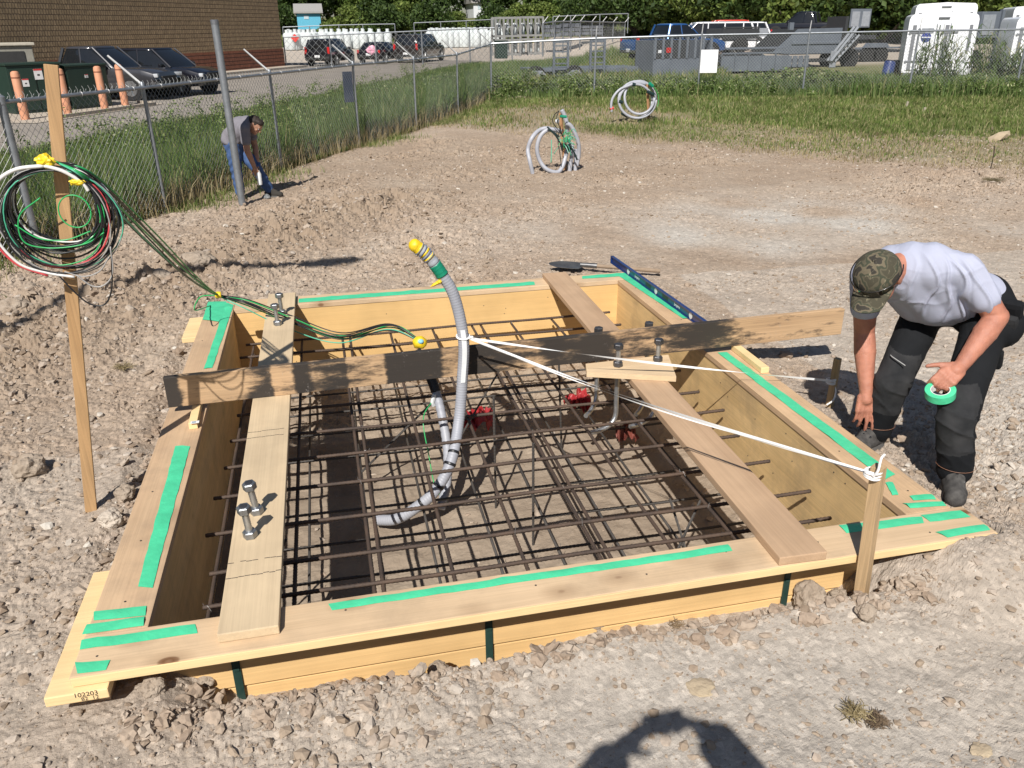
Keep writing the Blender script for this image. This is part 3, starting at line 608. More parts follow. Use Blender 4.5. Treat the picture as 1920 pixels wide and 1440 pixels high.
for i in range(1,len(P)): arc.append(arc[-1]+np.linalg.norm(P[i]-P[i-1]))
N=int(arc[-1]/.0055); q=np.linspace(0,arc[-1],N); PA=np.array(P); PP=[V(*(np.interp(t,arc,PA[:,k]) for k in range(3))) for t in q]
RH=.0335
m.tube(PP,[RH*(1.0 if k%3 else .945) for k in range(N)],20).build('hose_body',HOSE,ho,smooth='all')
def seg(t0,t1): return [p_ for p_,t in zip(PP,q) if t0<=t/arc[-1]<=t1]
def wrap(par,t0,t1,mat,name='tape_wrap',r=RH+.002,pp=None):
    s_=(pp or seg)(t0,t1); return MB().tube(s_,[r*(1+random.uniform(-.03,.03)) for _ in s_],20).build(name,mat,par,smooth='all')
wrap(ho,.885,.925,GRT,r=RH+.003); wrap(ho,.927,.985,GRW,r=RH+.001)
s_=seg(.925,.998); 
for k,mt_ in ((0,YEL),(1,YEL),(2,YEL)): wrap(ho,.945+k*.018,.955+k*.018,mt_,r=RH+.0025)
wrap(ho,.985,1,YEL,r=RH+.002); e=PP[-1]; m=MB(); Pk,Fk=ico(3); Pk=Pk*(1+.08*vnoise(Pk[:,0]*4,Pk[:,1]*4,Pk[:,2]*4+2))[:,None]; m.add(Pk*.036+e,Fk.tolist()); m.build('end_cap',YEL,ho,smooth='all')
m=MB(); 
for k in range(4):
    c0=s_[int(len(s_)*(.3+.17*k))] if len(s_)>4 else e; c1=s_[min(len(s_)-1,int(len(s_)*(.3+.17*k))+6)]
    d=(c1-c0); d/=np.linalg.norm(d); u1=np.cross(d,V(0,1,0)); u1/=np.linalg.norm(u1); u2=np.cross(d,u1)
    m.tube([c0+d*.01*a/6.28+(RH+.005)*(math.cos(a)*u1+math.sin(a)*u2) for a in np.linspace(0,6.4,20)],.003,5)
m.build('tie_wrap',M('slate_tie',(.17,.2,.28)),ho)
c0=seg(.87,.88)[0]; MB().tube(spl([c0+V(-.03,-.02,0),c0+V(-.06,-.03,-.01),c0+V(-.09,-.03,-.025)],4),[.012,.014,.01,.012,.008,.01,.008,.004,.003][:9],6).build('tape_tail',YEL,ho)
for t in(.16,.23,.30,.335): wrap(ho,t,t+.012,DK,r=RH+.0015)
MB().add([seg(.0,1)[int(N*t)]+V(.0,-.036,0)+V(w_,0,0) for t in np.linspace(.56,.72,12) for w_ in(-.016,.012)],[(2*i,2*i+1,2*i+3,2*i+2) for i in range(11)]).build('tape_tail',WHT,ho)
h2=[V(.30,4.62,-.75),V(.42,4.60,-.68),V(.52,4.62,-.50),V(.56,4.70,-.25),V(.55,4.76,-.05),V(.50,4.80,.06)]
h2=[V(.50,4.30,-.72),V(.56,4.40,-.60),V(.60,4.60,-.45),V(.58,4.78,-.20),V(.53,4.86,-.02),V(.47,4.92,.10)]
h2o=thing('corrugated_hose','short grey hose with a taped black end behind the tall one, under the beam','hose',tuple(h2[0]),world=True)
P=spl(h2,22); MB().tube(P,[.030*(1 if k%3 else .92) for k in range(len(P))],18).build('hose_body',HOSE,h2o,smooth='all')
MB().tube(P[-40:],.0325,18).build('tape_wrap',M('black_tape',(.02,.02,.025),rough=.5),h2o,smooth='all')
MB().tube(spl([P[-42]+V(-.02,-.03,.02),P[-42]+V(-.035,-.035,-.03),P[-42]+V(-.03,-.03,-.06)],5),.014,6).build('tape_tail',WHT,h2o)
GRN=M('green_wire',(.03,.42,.12),(.02,.32,.09),rough=.35)
gw=MB().tube(spl([P[-40]+V(-.03,-.03,-.05),V(.46,4.62,-.25),V(.47,4.5,-.45),V(.49,4.4,-.62),V(.56,4.3,-.7)],8),.0035,6).build('green_wire',GRN,None,org=P[-40]); tag(gw,'thin green wire dangling from the short hose into the grid','wire')
# red crumpled plastic under the beam
def crumple(c,s_,label,mat,sd):
    n=26; X,Y=np.meshgrid(np.linspace(-1,1,n),np.linspace(-1,1,n)); x=X.ravel();y=Y.ravel()
    z=.5*vnoise(x*2.3+sd,y*2.3,seed=sd)+.55*(1-2*np.abs(vnoise(x*4,y*4+sd,seed=sd+1)))+.5*(1-np.hypot(x,y)); x2=x*(.7+.2*vnoise(x*3,y*3+sd,seed=3)); y2=y*(.6+.3*vnoise(y*3,x*3,seed=sd+4))
    v=np.stack([x2,y2,z*.7],1)*s_; I=np.arange(n*n).reshape(n,n); F=np.stack([I[:-1,:-1],I[:-1,1:],I[1:,1:],I[1:,:-1]],-1).reshape(-1,4).tolist()
    m=MB(); m.add(v+V(*c),F); m.add(v+V(*c)-V(0,0,.003),[f[::-1] for f in F]); return tag(m.build('plastic_bag',mat,None,org=c),label,'plastic bag',group='red plastic bags on the pit floor')
RED=M('red_plastic',(.42,.03,.035),(.25,.02,.025),scale=12,rough=.4)
crumple((.93,5.35,-.66),.14,'crumpled red plastic right of the tall grey hose',RED,5); crumple((1.70,5.35,-.60),.13,'crumpled red plastic below the small pine plate',RED,9); crumple((1.95,4.95,-.70),.10,'dusty red scrap in the shade right of the bent bolt',M('dusty_red',(.20,.05,.035),(.14,.04,.03)),13)
# ------------------------------------------------ stakes and pull tape
STK=wood('stake_pine',(.50,.31,.15),(.42,.25,.115),axis=2,knots=0,seed=12,fine=.25); STK2=wood('survey_stake',(.52,.36,.20),(.42,.28,.15),axis=2,knots=0,seed=13)
def stake(name,b_,t,wx,wy,rz,mat,label,cat='stake',group='wooden stakes driven in the dirt',bev=.002,tip=None):
    b_=np.asarray(b_,float); t=np.asarray(t,float); ax=t-b_; L=np.linalg.norm(ax); ax/=L; x=np.array([math.cos(rz),math.sin(rz),0]); x-=ax*np.dot(ax,x); x/=np.linalg.norm(x); y=np.cross(ax,x); R=np.stack([x,y,ax],1)
    m=MB().bbox(b_+ax*(L/2-.08),(wx,wy,L+.16),bev,rot=R)
    o=m.build(name,mat,None,org=b_); return tag(o,label,cat,group=group)
stake('wooden_stake',G(172,966,-.2),V(-1.035,3.885,1.88),.052,.024,.1,STK,'tall thin stake left of the form, holding the coil of wires')
def stakeh(px_b,px_t,z0):
    P0=G(*px_b,z0); d=RW@np.array([px_t[0]-960,px_t[1]-720,FPX]); s_=np.dot(P0[:2],d[:2])/np.dot(d[:2],d[:2]); return P0,CP+d*s_
b1,t1=stakeh((1612,1132),(1648,874),-.22); stake('wooden_stake',b1,t1,.045,.045,.5,STK2,'square stake in front of the form with white tape knotted round its top')
b2,t2=stakeh((1553,770),(1571,672),-.2); t2=t2+V(0,0,.0); stake('wooden_stake',b2-V(0,0,.1),t2,.036,.036,.5,wood('weathered_stake',(.50,.35,.19),(.36,.25,.12),axis=2,knots=0,seed=14),'weathered stake beside the bending worker, white tape round it',group='wooden stakes driven in the dirt')
PT=M('white_pull_tape',(.80,.80,.79),(.72,.72,.72),scale=8,rough=.5)
k0=V(.735,4.40,.345); pt=thing('pull_tape','white pull tape tied round the grey hose and stretched to the two short stakes','pull tape',tuple(k0),world=True)
def ribbon(m,pts,w_,up=V(0,0,1)):
    pts=[np.asarray(p_,float) for p_ in pts]; vs=[];F=[]
    for i,p_ in enumerate(pts):
        ups=up if not callable(up) else up(i/(len(pts)-1)); vs+= [p_-ups*w_/2,p_+ups*w_/2]
    n=len(pts); F=[(2*i,2*i+1,2*i+3,2*i+2) for i in range(n-1)]; m.add(vs,F); m.add([v+V(.0006,.0006,0) for v in vs],[f[::-1] for f in F]); return m
s1=AY(1560,714,t2[1]-.01); s2=AY(1643,890,t1[1]-.02)
def tw(t,n_,a0=.2): a=a0+n_*math.pi*t; return V(math.sin(a)*.5,math.sin(a)*.3,math.cos(a))
ribbon(MB(),[k0+(s1-k0)*t-V(0,0,.02*math.sin(math.pi*t)) for t in np.linspace(0,1,60)],.015,lambda t:tw(t,2.0,.1)).build('tape_run',PT,pt)
ribbon(MB(),[k0+(s2-k0)*t-V(0,0,.03*math.sin(math.pi*t)) for t in np.linspace(0,1,60)],.016,lambda t:tw(t,1.3,.15)).build('tape_run',PT,pt)
ribbon(MB(),[k0+(s2+V(-.02,0,.012)-k0)*t-V(0,0,.045*math.sin(math.pi*t)) for t in np.linspace(0,1,60)],.007,lambda t:tw(t,3,1.0)).build('tape_run',PT,pt)
c0=PP[int(np.argmin([abs(p_[2]-.345) for p_ in PP]))]; MB().tube([c0+V(math.cos(a)*(RH+.004),math.sin(a)*(RH+.004),.008*math.sin(a)) for a in np.linspace(0,6.28,24)],.006,6,closed=True).tube(spl([k0,k0+V(.012,-.012,.012),k0+V(.02,0,-.006),k0],4),.008,6).build('knot',PT,pt)
def loop(c,r_,n_=4,thick=.004,h=.03):
    m=MB()
    for k in range(n_): m.tube([c+V(math.cos(a)*r_,math.sin(a)*r_,(k-n_/2)*h/n_+.004*math.sin(a+k)) for a in np.linspace(0,6.28,20)],thick,6,closed=True)
    return m
loop(s2+V(.0,.02,0),.031,3).tube(spl([s2+V(-.02,-.01,0),s2+V(-.012,-.02,.03),s2+V(.0,-.01,.075),s2+V(.02,.0,.085)],5),.005,6).build('knot',PT,pt); loop(s1+V(.0,.01,0),.026,4).build('knot',PT,pt)
MB().tube(spl([s1+V(.02,0,-.03),s1+V(.03,-.01,-.07),s1+V(.01,-.03,-.115),s1+V(-.04,-.04,-.14)],6),.005,6).build('tape_tail',PT,pt)
# ------------------------------------------------ wires: coil on the stake and the run to the form
BW=M('black_wire',(.018,.018,.02),rough=.38); WW=M('white_wire',(.72,.71,.69),rough=.4); RW_=M('red_white_wire',(.55,.06,.07),rough=.4); TW=M('teal_wire',(.10,.45,.30),(.06,.36,.22),rough=.4); GYW=M('grey_wire',(.35,.34,.33),rough=.4)
cc=AY(112,408,3.80); wc=thing('wire_coil','big coil of black, green, white and red wires hung on the tall stake','wire coil',tuple(cc),world=True)
cols=[BW]*19+[GRN]*2+[WW]*2+[RW_]+[GYW]*2+[TW]
tp_=cc+V(-.005,0,.222)
for k,mt_ in enumerate(cols):
    R0=random.uniform(.172,.222) if k<len(cols)-3 else random.uniform(.205,.228); ox=random.uniform(-.010,.014); yo=random.uniform(-.035,.035); ph=random.random()*6; el_=random.uniform(.94,1.06); pts=[]
    if R0<.195: el_*=.92
    for a in np.linspace(0,2*math.pi,40)[:-1]:
        rr=R0*(1+.02*math.sin(2*a+ph)+.012*math.sin(5*a+ph)); z=rr*math.sin(a)*el_; z+=(.225-R0*el_)  # all hang from the tie
        pts.append(cc+V(ox+rr*math.cos(a)+.012*math.sin(ph),yo+.02*math.sin(a+ph),z-.02))
    MB().tube(pts,.0042 if mt_ in(BW,WW,RW_) else .003,6,closed=True).build('wire',mt_,wc,smooth='all')
MB().tube([cc+V(.075+.062*math.cos(a),-.04,.03+.068*math.sin(a)) for a in np.linspace(0,6.28,30)],.003,6,closed=True).build('wire',GRN,wc,smooth='all')
for pts,mt_,r_ in (([(-.24,.1),(-.29,-.05),(-.22,-.2),(-.1,-.26),(.02,-.29)],WW,.006),([(-.255,.1),(-.305,-.05),(-.235,-.2),(-.1,-.275)],RW_,.005),([(.0,.245),(-.12,.235),(-.21,.19),(-.27,.12)],WW,.0085),([(.0,.245),(.08,.215),(.15,.16),(.17,.12)],WW,.008),
   ([(-.06,-.26),(.0,-.36),(.06,-.43),(.13,-.44),(.18,-.36),(.21,-.2)],BW,.0035),([(.03,-.28),(.09,-.34),(.15,-.34),(.2,-.28),(.215,-.15)],GYW,.0032),([(-.02,-.26),(.06,-.29),(.14,-.27),(.2,-.2)],GYW,.003),([(-.05,.1),(-.16,.02),(-.17,-.1),(-.06,-.14),(.1,-.13),(.2,-.08)],GRN,.003),([(-.19,-.02),(-.1,-.09),(.02,-.105),(.14,-.07)],GRN,.003),([(-.25,.12),(-.29,.08),(-.33,.1)],GYW,.003),([(-.3,.0),(-.27,-.03),(-.24,-.1)],GYW,.004)):
    MB().tube(spl([cc+V(a*.86,-.045,b_*.88+.006) for a,b_ in pts],8),r_,7).build('wire',mt_,wc,smooth='all')
Pk,Fk=ico(3); sd=vnoise(Pk[:,0]*3,Pk[:,1]*3,Pk[:,2]*3+1); MB().add(Pk*(1+.35*sd)[:,None]*V(.036,.03,.030)+tp_+V(.005,-.02,.01),Fk.tolist()).build('yellow_tie',YEL,wc)
MB().add(Pk*(1+.3*sd)[:,None]*V(.03,.014,.013)+cc+V(.11,-.045,.15),Fk.tolist()).build('yellow_tie',YEL,wc)
tie=AY(409,553,6.0); endp=AY(787,640,5.55)
w1=AY(545,608,6.0); w2=AY(640,632,5.9); w3=AY(730,612,5.7)
for k,mt_ in enumerate([GRN,TW,BW,BW,BW,GRN,BW]):
    o_=V(*RNG.uniform(-.018,.018,3)); st_=cc+V(.13+RNG.uniform(0,.04),RNG.uniform(-.02,.05),.17+RNG.uniform(-.03,.02))
    sag=.05 if mt_ is BW and k==4 else 0
    pts=[cc+V(.03,.01,.23),st_,st_+(tie-st_)*.33+o_-V(0,0,.02+sag),st_+(tie-st_)*.68+o_*.8-V(0,0,.04+sag),tie+o_*.25]
    pts+=[tie+(w1-tie)*.4+o_*1.3+V(0,0,.03+.012*(k-3)),w1+o_*2.2+V(0,0,.03+.015*(k-3)),w2+o_*2.0+V(0,0,(.008*(k-3))),w3+o_*1.5,endp+o_*.3+V(0,0,.01)]
    MB().tube(spl(pts,10),.0048 if mt_ is not BW else .0045,6).build('wire',mt_,wc,smooth='all')
MB().tube(spl([tie+V(-.02,0,.0),tie+V(-.12,-.02,-.0),tie+V(-.16,-.1,-.07),G(395,573,.0)],8),.0045,6).build('wire',GRN,wc,smooth='all')
MB().lathe([(.022,-.02),(.026,0),(.022,.02)],tie,12,axis=0).build('yellow_tie',YEL,wc,smooth=True)
m=MB().add(Pk*(1+.12*sd)[:,None]*V(.052,.045,.048)+endp+V(.0,0,-.01),Fk.tolist()); m.build('taped_end',YEL,wc,smooth='all')
MB().add(Pk*V(.022,.02,.018)+endp+V(.005,-.033,.01),Fk.tolist()).build('blue_mark',M('pale_blue_mark',(.25,.55,.7)),wc)
# ------------------------------------------------ parking lot and building
ASP=M('worn_asphalt',(.30,.27,.235),(.235,.21,.185),scale=.9,rough=.95,bump=.35,bscale=30,detail=10,spec=.2); CONC=M('concrete',(.44,.38,.31),(.37,.32,.26),scale=2,rough=.9,bump=.2,bscale=30)
def sheet(name,poly,z,mat,kind='structure'):
    m=MB(); m.add([(x,y,z) for x,y in poly],[tuple(range(len(poly)))]); return tag(m.build(name,mat),kind=kind)
sheet('parking_lot',EDGE+[(9,67),(-3,67),(-60,67),(-60,-8)],-.25,ASP)
bd=V(.47,.883,0); bd/=np.linalg.norm(bd); bn_=V(-bd[1],bd[0],0); BR=V(-1.75,58.3,-.25)
def wallmat(name,c1,c2,mort,bw,rh,rot,msz=.012,ramp_=None):
    m,n,l,p=_new(name); tc=n.new('ShaderNodeTexCoord'); mp=n.new('ShaderNodeMapping'); mp.inputs['Rotation'].default_value=(math.radians(90),0,0) ; l.new(tc.outputs['Object'],mp.inputs[0])
    b_=n.new('ShaderNodeTexBrick'); b_.inputs['Scale'].default_value=1; b_.inputs['Brick Width'].default_value=bw; b_.inputs['Row Height'].default_value=rh; b_.inputs['Mortar Size'].default_value=msz; b_.inputs['Mortar Smooth'].default_value=.4
    b_.inputs['Color1'].default_value=(*c1,1); b_.inputs['Color2'].default_value=(*c2,1); b_.inputs['Mortar'].default_value=(*mort,1); l.new(mp.outputs[0],b_.inputs[0])
    t=noisen(n,l,tc.outputs['Object'],1,5,.7,(15,15,5)); r_=ramp(n,[(.3,.5),(.65,1.35)]); l.new(t.outputs[0],r_.inputs[0]); c=mixc(n,l,.85,b_.outputs[0],r_.outputs[0],'MULTIPLY'); l.new(c,p.inputs['Base Color']); p.inputs['Roughness'].default_value=.9
    sub=n.new('ShaderNodeMath'); sub.operation='MULTIPLY_ADD'; l.new(b_.outputs['Fac'],sub.inputs[0]); sub.inputs[1].default_value=-1.2; l.new(t.outputs[0],sub.inputs[2])
    bn=n.new('ShaderNodeBump'); bn.inputs['Strength'].default_value=1; bn.inputs['Distance'].default_value=.06; l.new(sub.outputs[0],bn.inputs['Height']); l.new(bn.outputs[0],p.inputs['Normal']); return m
SPL=wallmat('split_face_block',(.50,.35,.20),(.38,.265,.15),(.13,.085,.05),.15,.21,0,.014); BAND=wallmat('red_brown_band',(.30,.11,.06),(.23,.085,.05),(.05,.022,.014),8,.2,0,.02)
ba=math.atan2(bd[1],bd[0]); bt=thing('building','long windowless building of brown split-face block with a red-brown base band','building',tuple(BR),ba)
MB().box2((-70,0,1.15),(0,24,7.5)).build('wall',SPL,bt); MB().box2((-70,-.03,-.2),(.03,24,1.148)).build('base_band',BAND,bt); MB().box2((-70.1,-.1,7.5),(.15,24.1,7.7)).build('roof_edge',M('brown_metal',(.1,.07,.05)),bt)
kp=[BR-bn_*1.2-bd*34,BR-bn_*1.2+bd*.8,BR+bd*.8-bn_*.02,BR-bd*34-bn_*.02]
m=MB(); P4=[p_+V(0,0,.12) for p_ in kp]; m.add([p_-V(0,0,.05) for p_ in kp]+P4,[(4,5,6,7),(0,1,5,4),(1,2,6,5),(2,3,7,6),(3,0,4,7)]); tag(m.build('pavement',CONC),kind='structure')
# rooftop-style unit by the wall, electrical boxes on their slab, bollards
GRM=M('grey_metal',(.27,.26,.22),(.22,.21,.18),rough=.6); DGM=M('dark_green_metal',(.018,.040,.030),(.014,.032,.024),scale=2,rough=.5); WST=M('white_sticker',(.75,.75,.75),rough=.5); RST=M('red_sticker',(.6,.05,.05),rough=.5); LOUV=M('dark_louvre',(.03,.03,.03))
hv=thing('air_conditioner','grey air conditioning unit with a dark grille against the brown wall','air conditioner',(AY(35,90,38)[0]-1.3,38.3,-.25),.35,)
MB().bbox((0,-1,.9),(3.0,1.6,1.8),.03).build('housing',GRM,hv); MB().box((.1,-1.82,1.2),(2.2,.03,.8)).build('grille',LOUV,hv); MB().bbox((0,-1,1.85),(3.2,1.8,.1),.02).build('lid',M('pale_lid',(.5,.46,.38)),hv)
sheet('equipment_slab',[(-9.6,26.2),(-7.4,25.2),(-5.3,29.8),(-5.0,31.0),(-8.8,32.4),(-11.5,30)],-.235,CONC)
m=MB(); kk=[V(-7.3,26.0,-.25),V(-5.2,30.3,-.25)]; m.tube([kk[0]+V(0,0,.05),kk[1]+V(0,0,.05),V(-5.9,31.4,-.2)],.08,4,phase=math.pi/4); tag(m.build('kerb',CONC),kind='structure')
def gbox(px0,px1,yb,h,name,label,loc2,rz,L,Wd,stk):
    o=thing(name,label,'electrical cabinet',loc2,rz)
    MB().bbox((L/2,Wd/2,h/2),(L,Wd,h),.015).build('cabinet',DGM,o); MB().bbox((L/2,Wd/2,h+.03),(L+.06,Wd+.08,.06),.015).build('lid',DGM,o)
    for i in range(stk[0]):
        x=L*(i+.5)/stk[0]; MB().bbox((x,-.012,h*.5),(L/stk[0]-.06,.024,h*.88),.006).build('door',DGM,o)
    for (x,z,w_,h_) in stk[1]:
        s_=MB().box((x,-.03,z),(w_,.008,h_)).build('warning_sticker',WST,o); MB().box((x,-.0345,z+h_*.42),(w_,.004,h_*.16)).build('red_header',RST,s_); MB().box((x,-.0345,z-.02),(w_*.3,.004,h_*.16)).build('symbol',LOUV,s_)
    return o
gbox(0,0,0,1.34,'electrical_cabinet','dark green electrical cabinet with white warning stickers behind the peach bollards',(-8.75,28.2,-.23),math.radians(38),1.55,1.2,(2,[(.45,.86,.18,.22),(.86,1.08,.24,.30),(1.15,.86,.18,.22),(1.15,.22,.1,.1)]))
gbox(0,0,0,1.24,'electrical_cabinet','shaded green cabinet right of the one with stickers',(-7.45,29.3,-.23),math.radians(52),1.5,1.1,(1,[(.7,.95,.12,.1)]))
gbox(0,0,0,1.28,'electrical_cabinet','darkest cabinet at the left edge of the photo, under the air conditioner',(-10.6,28.6,-.23),math.radians(20),1.6,1.2,(1,[]))
PEA=M('peach_paint',(.62,.30,.18),(.52,.24,.14),scale=5,rough=.6)
b0=None
for i,(px,py) in enumerate([(48,224),(128,214),(166,196),(197,205),(235,197)]):
    g=G(px,py,-.235); lab=['leftmost peach bollard, standing alone before the stickered cabinet','second peach bollard from the left, right of the tall stake','slimmer farther bollard between the cabinets and the pickup','peach bollard in front of the pickup door','rightmost peach bollard in front of the pickup wheel'][i]
    if b0 is None:
        b0=thing('bollard',lab,'bollard',tuple(g),group='peach bollards guarding the cabinets'); MB().lathe([(.115,0),(.115,1.18),(.10,1.24),(.05,1.27)],n=18).build('post',PEA,b0,smooth=True); MB().lathe([(.118,1.08),(.118,1.12)],n=18).build('ring',M('dark_band',(.3,.12,.07)),b0)
    else: dup(b0,tuple(g),label=lab)
# ------------------------------------------------ chain-link fences
FST=M('fence_steel',(.34,.36,.39),(.24,.26,.28),scale=12,rough=.45,metal=.6); LNK=M('fence_wire',(.36,.37,.37),(.26,.27,.27),rough=.5,metal=.5); WHA=M('whitish_arm',(.55,.55,.55),(.42,.42,.42),rough=.5,metal=.3)
def link_mesh(m,a,b_,z0a,z1a,z0b,z1b,s_=.062,r=.0021):
    a=np.asarray(a[:2],float);b_=np.asarray(b_[:2],float); L=np.linalg.norm(b_-a); H=z1a-z0a
    def P(u,v): q=a+(b_-a)*u/L; return V(q[0],q[1],z0a+(z0b-z0a)*u/L+v*((z1b-z0b) if u>L/2 else (z1a-z0a))/H)
    d=s_*1.35; n=int((L+H)/d)+1
    for k in range(n):
        for sg in(1,-1):
            u0=-H+k*d if sg>0 else k*d; u1=u0+H*sg; v0,v1=0,H
            pts=[]
            for (u,v,uu,vv) in((u0,v0,u1,v1),):
                # clip to 0..L
                t0,t1=0,1; du=uu-u
                for lo,hi in((0,L),):
                    ta=(lo-u)/du; tb=(hi-u)/du; ta,tb=min(ta,tb),max(ta,tb); t0=max(t0,ta);t1=min(t1,tb)
                if t1>t0: pts=[P(u+du*t0,v+(vv-v)*t0),P(u+du*t1,v+(vv-v)*t1)]
            if pts: m.tube(pts,r,3,cap=False)
def fence(name,label,pts,zb,zt,armdir=None,post_r=.024,arms=True,vert_arm=False,rail_r=.021,barbs=True,thick_first=False,meshr=.0021,step=.062):
    P0=pts[0]; o=thing(name,label,'fence',(P0[0],P0[1],zb[0]),world=True)
    for i,(x,y) in enumerate(pts):
        r_=post_r*(1.7 if (thick_first and i==1) or (thick_first==2 and i==len(pts)-1) else 1)
        ln=random.uniform(-.02,.02); po=MB().cyl((x,y,zb[i]-.25),(x+ln,y,zt[i]+.02),r_,10).build('post',FST,o,smooth=True)
        MB().lathe([(r_*1.15,-.04),(r_*1.15,.03),(r_*.5,.05)],(x+ln,y,zt[i]+.02),10).build('post_cap',FST,po,smooth=True)
        if arms and armdir is not None:
            ad=V(*armdir); MB().tube([V(x+ln,y,zt[i]+.03),V(x+ln,y,zt[i]+.03)+ad],[.018,.014],4).build('barb_arm',WHA,o)
    for i in range(len(pts)-1):
        a,b_=pts[i],pts[i+1]; MB().cyl((a[0],a[1],zt[i]),(b_[0],b_[1],zt[i+1]),rail_r,8).build('top_rail',FST,o,smooth=True)
        m=MB(); link_mesh(m,a,b_,zb[i]+.0,zt[i]+(.05 if barbs else 0),zb[i+1],zt[i+1]+(.05 if barbs else 0),r=meshr,s_=step); m.build('chain_link',LNK,o)
        L=math.hypot(b_[0]-a[0],b_[1]-a[1])
        if barbs:   # bent-over wire ends above the rail
            m=MB(); n=int(L/.09)
            for k in range(n):
                q=V(a[0]+(b_[0]-a[0])*k/n,a[1]+(b_[1]-a[1])*k/n,zt[i]+(zt[i+1]-zt[i])*k/n); m.tube([q+V(0,0,.0),q+V(.008,0,.05),q+V(-.006,0,.085)],.0028,3)
            tag(m.build('wire_end',LNK,o),kind='stuff')
        for k in range(5):
            q=V(a[0]+(b_[0]-a[0])*(k+.5)/5,a[1]+(b_[1]-a[1])*(k+.5)/5,zt[i]+(zt[i+1]-zt[i])*(k+.5)/5)
            dn=V(b_[0]-a[0],b_[1]-a[1],0)/L; s2_=V(-dn[1],dn[0],0); MB().tube([q+math.cos(t)*(rail_r+.004)*s2_+V(0,0,math.sin(t)*(rail_r+.004)) for t in np.linspace(0,6.28,10)],.004,4,closed=True).build('tie',WHA,o)
    return o
LF=[(-4.3,7.6),(-3.08,9.6),(-2.06,11.49),(-.67,14.59),(.77,17.28),(2.23,19.91),(3.65,22.5),(5.1,25.2)]
fence('chain_link_fence','galvanised chain-link fence between the dirt and the parking lot, slanted barb arms',LF,[-.2,-.2,-.2,-.2,-.2,-.19,-.12,-.05],[1.35,1.36,1.36,1.35,1.36,1.35,1.36,1.55],armdir=(-.36,.12,.34),thick_first=True)
RF=[(5.1+k*3.05*math.cos(math.radians(-15)),25.2+k*3.05*math.sin(math.radians(-15))) for k in range(8)]
rzt=[1.57,1.68,1.74,1.76,1.79,1.80,1.82,1.84]
fence('chain_link_fence','chain-link fence across the back of the lot, tall weeds at its foot',RF,[.0,.02,.05,.08,.08,.08,.1,.1],rzt,armdir=(.02,.0,.30),thick_first=0,post_r=.03,meshr=.0030,rail_r=.026,barbs=False,step=.066)
# white sign and dark sign hung on the fences
def sign_at(px0,py0,px1,py1,Yd,mat,label,nm='sign'):
    a=AY(px0,py1,Yd); b_=AY(px1,py0,Yd); c=(a+b_)/2; dx=b_[0]-a[0]; dz=b_[2]-a[2]
    o=thing(nm,label,'sign',tuple(c)); MB().bbox((0,0,0),(abs(dx),.012,abs(dz)),.004).build('panel',mat,o)
    for sx in(-1,1): MB().cyl((sx*abs(dx)*.4,-.008,abs(dz)*.42),(sx*abs(dx)*.4,.03,abs(dz)*.42),.008,6).build('screw',FST,o)
    return o
s_=sign_at(1313,93,1346,137,23.35,M('white_board',(.88,.89,.92),rough=.4),'blank white board hung on the back fence in front of the grey trailers'); s_.rotation_euler=(0,0,math.radians(-15))
s_=sign_at(645,134,661,192,17.34,M('slate_panel',(.07,.085,.12),rough=.5),'narrow slate-blue panel hung on the fence post left of centre'); s_.rotation_euler=(0,0,.5)
# free steel post by the far worker
sp0=V(-1.11,11.66,-.3); o=thing('steel_pole','tall bare galvanised pole standing by the far worker','pole',tuple(sp0)); MB().cyl((0,0,0),(-.025,0,2.42),.047,18).build('tube',FST,o,smooth=True); MB().lathe([(.05,-.05),(.05,.0),(.04,.004)],(-.025,0,2.42),18).build('collar',M('dull_collar',(.22,.23,.25),metal=.6,rough=.5),o)
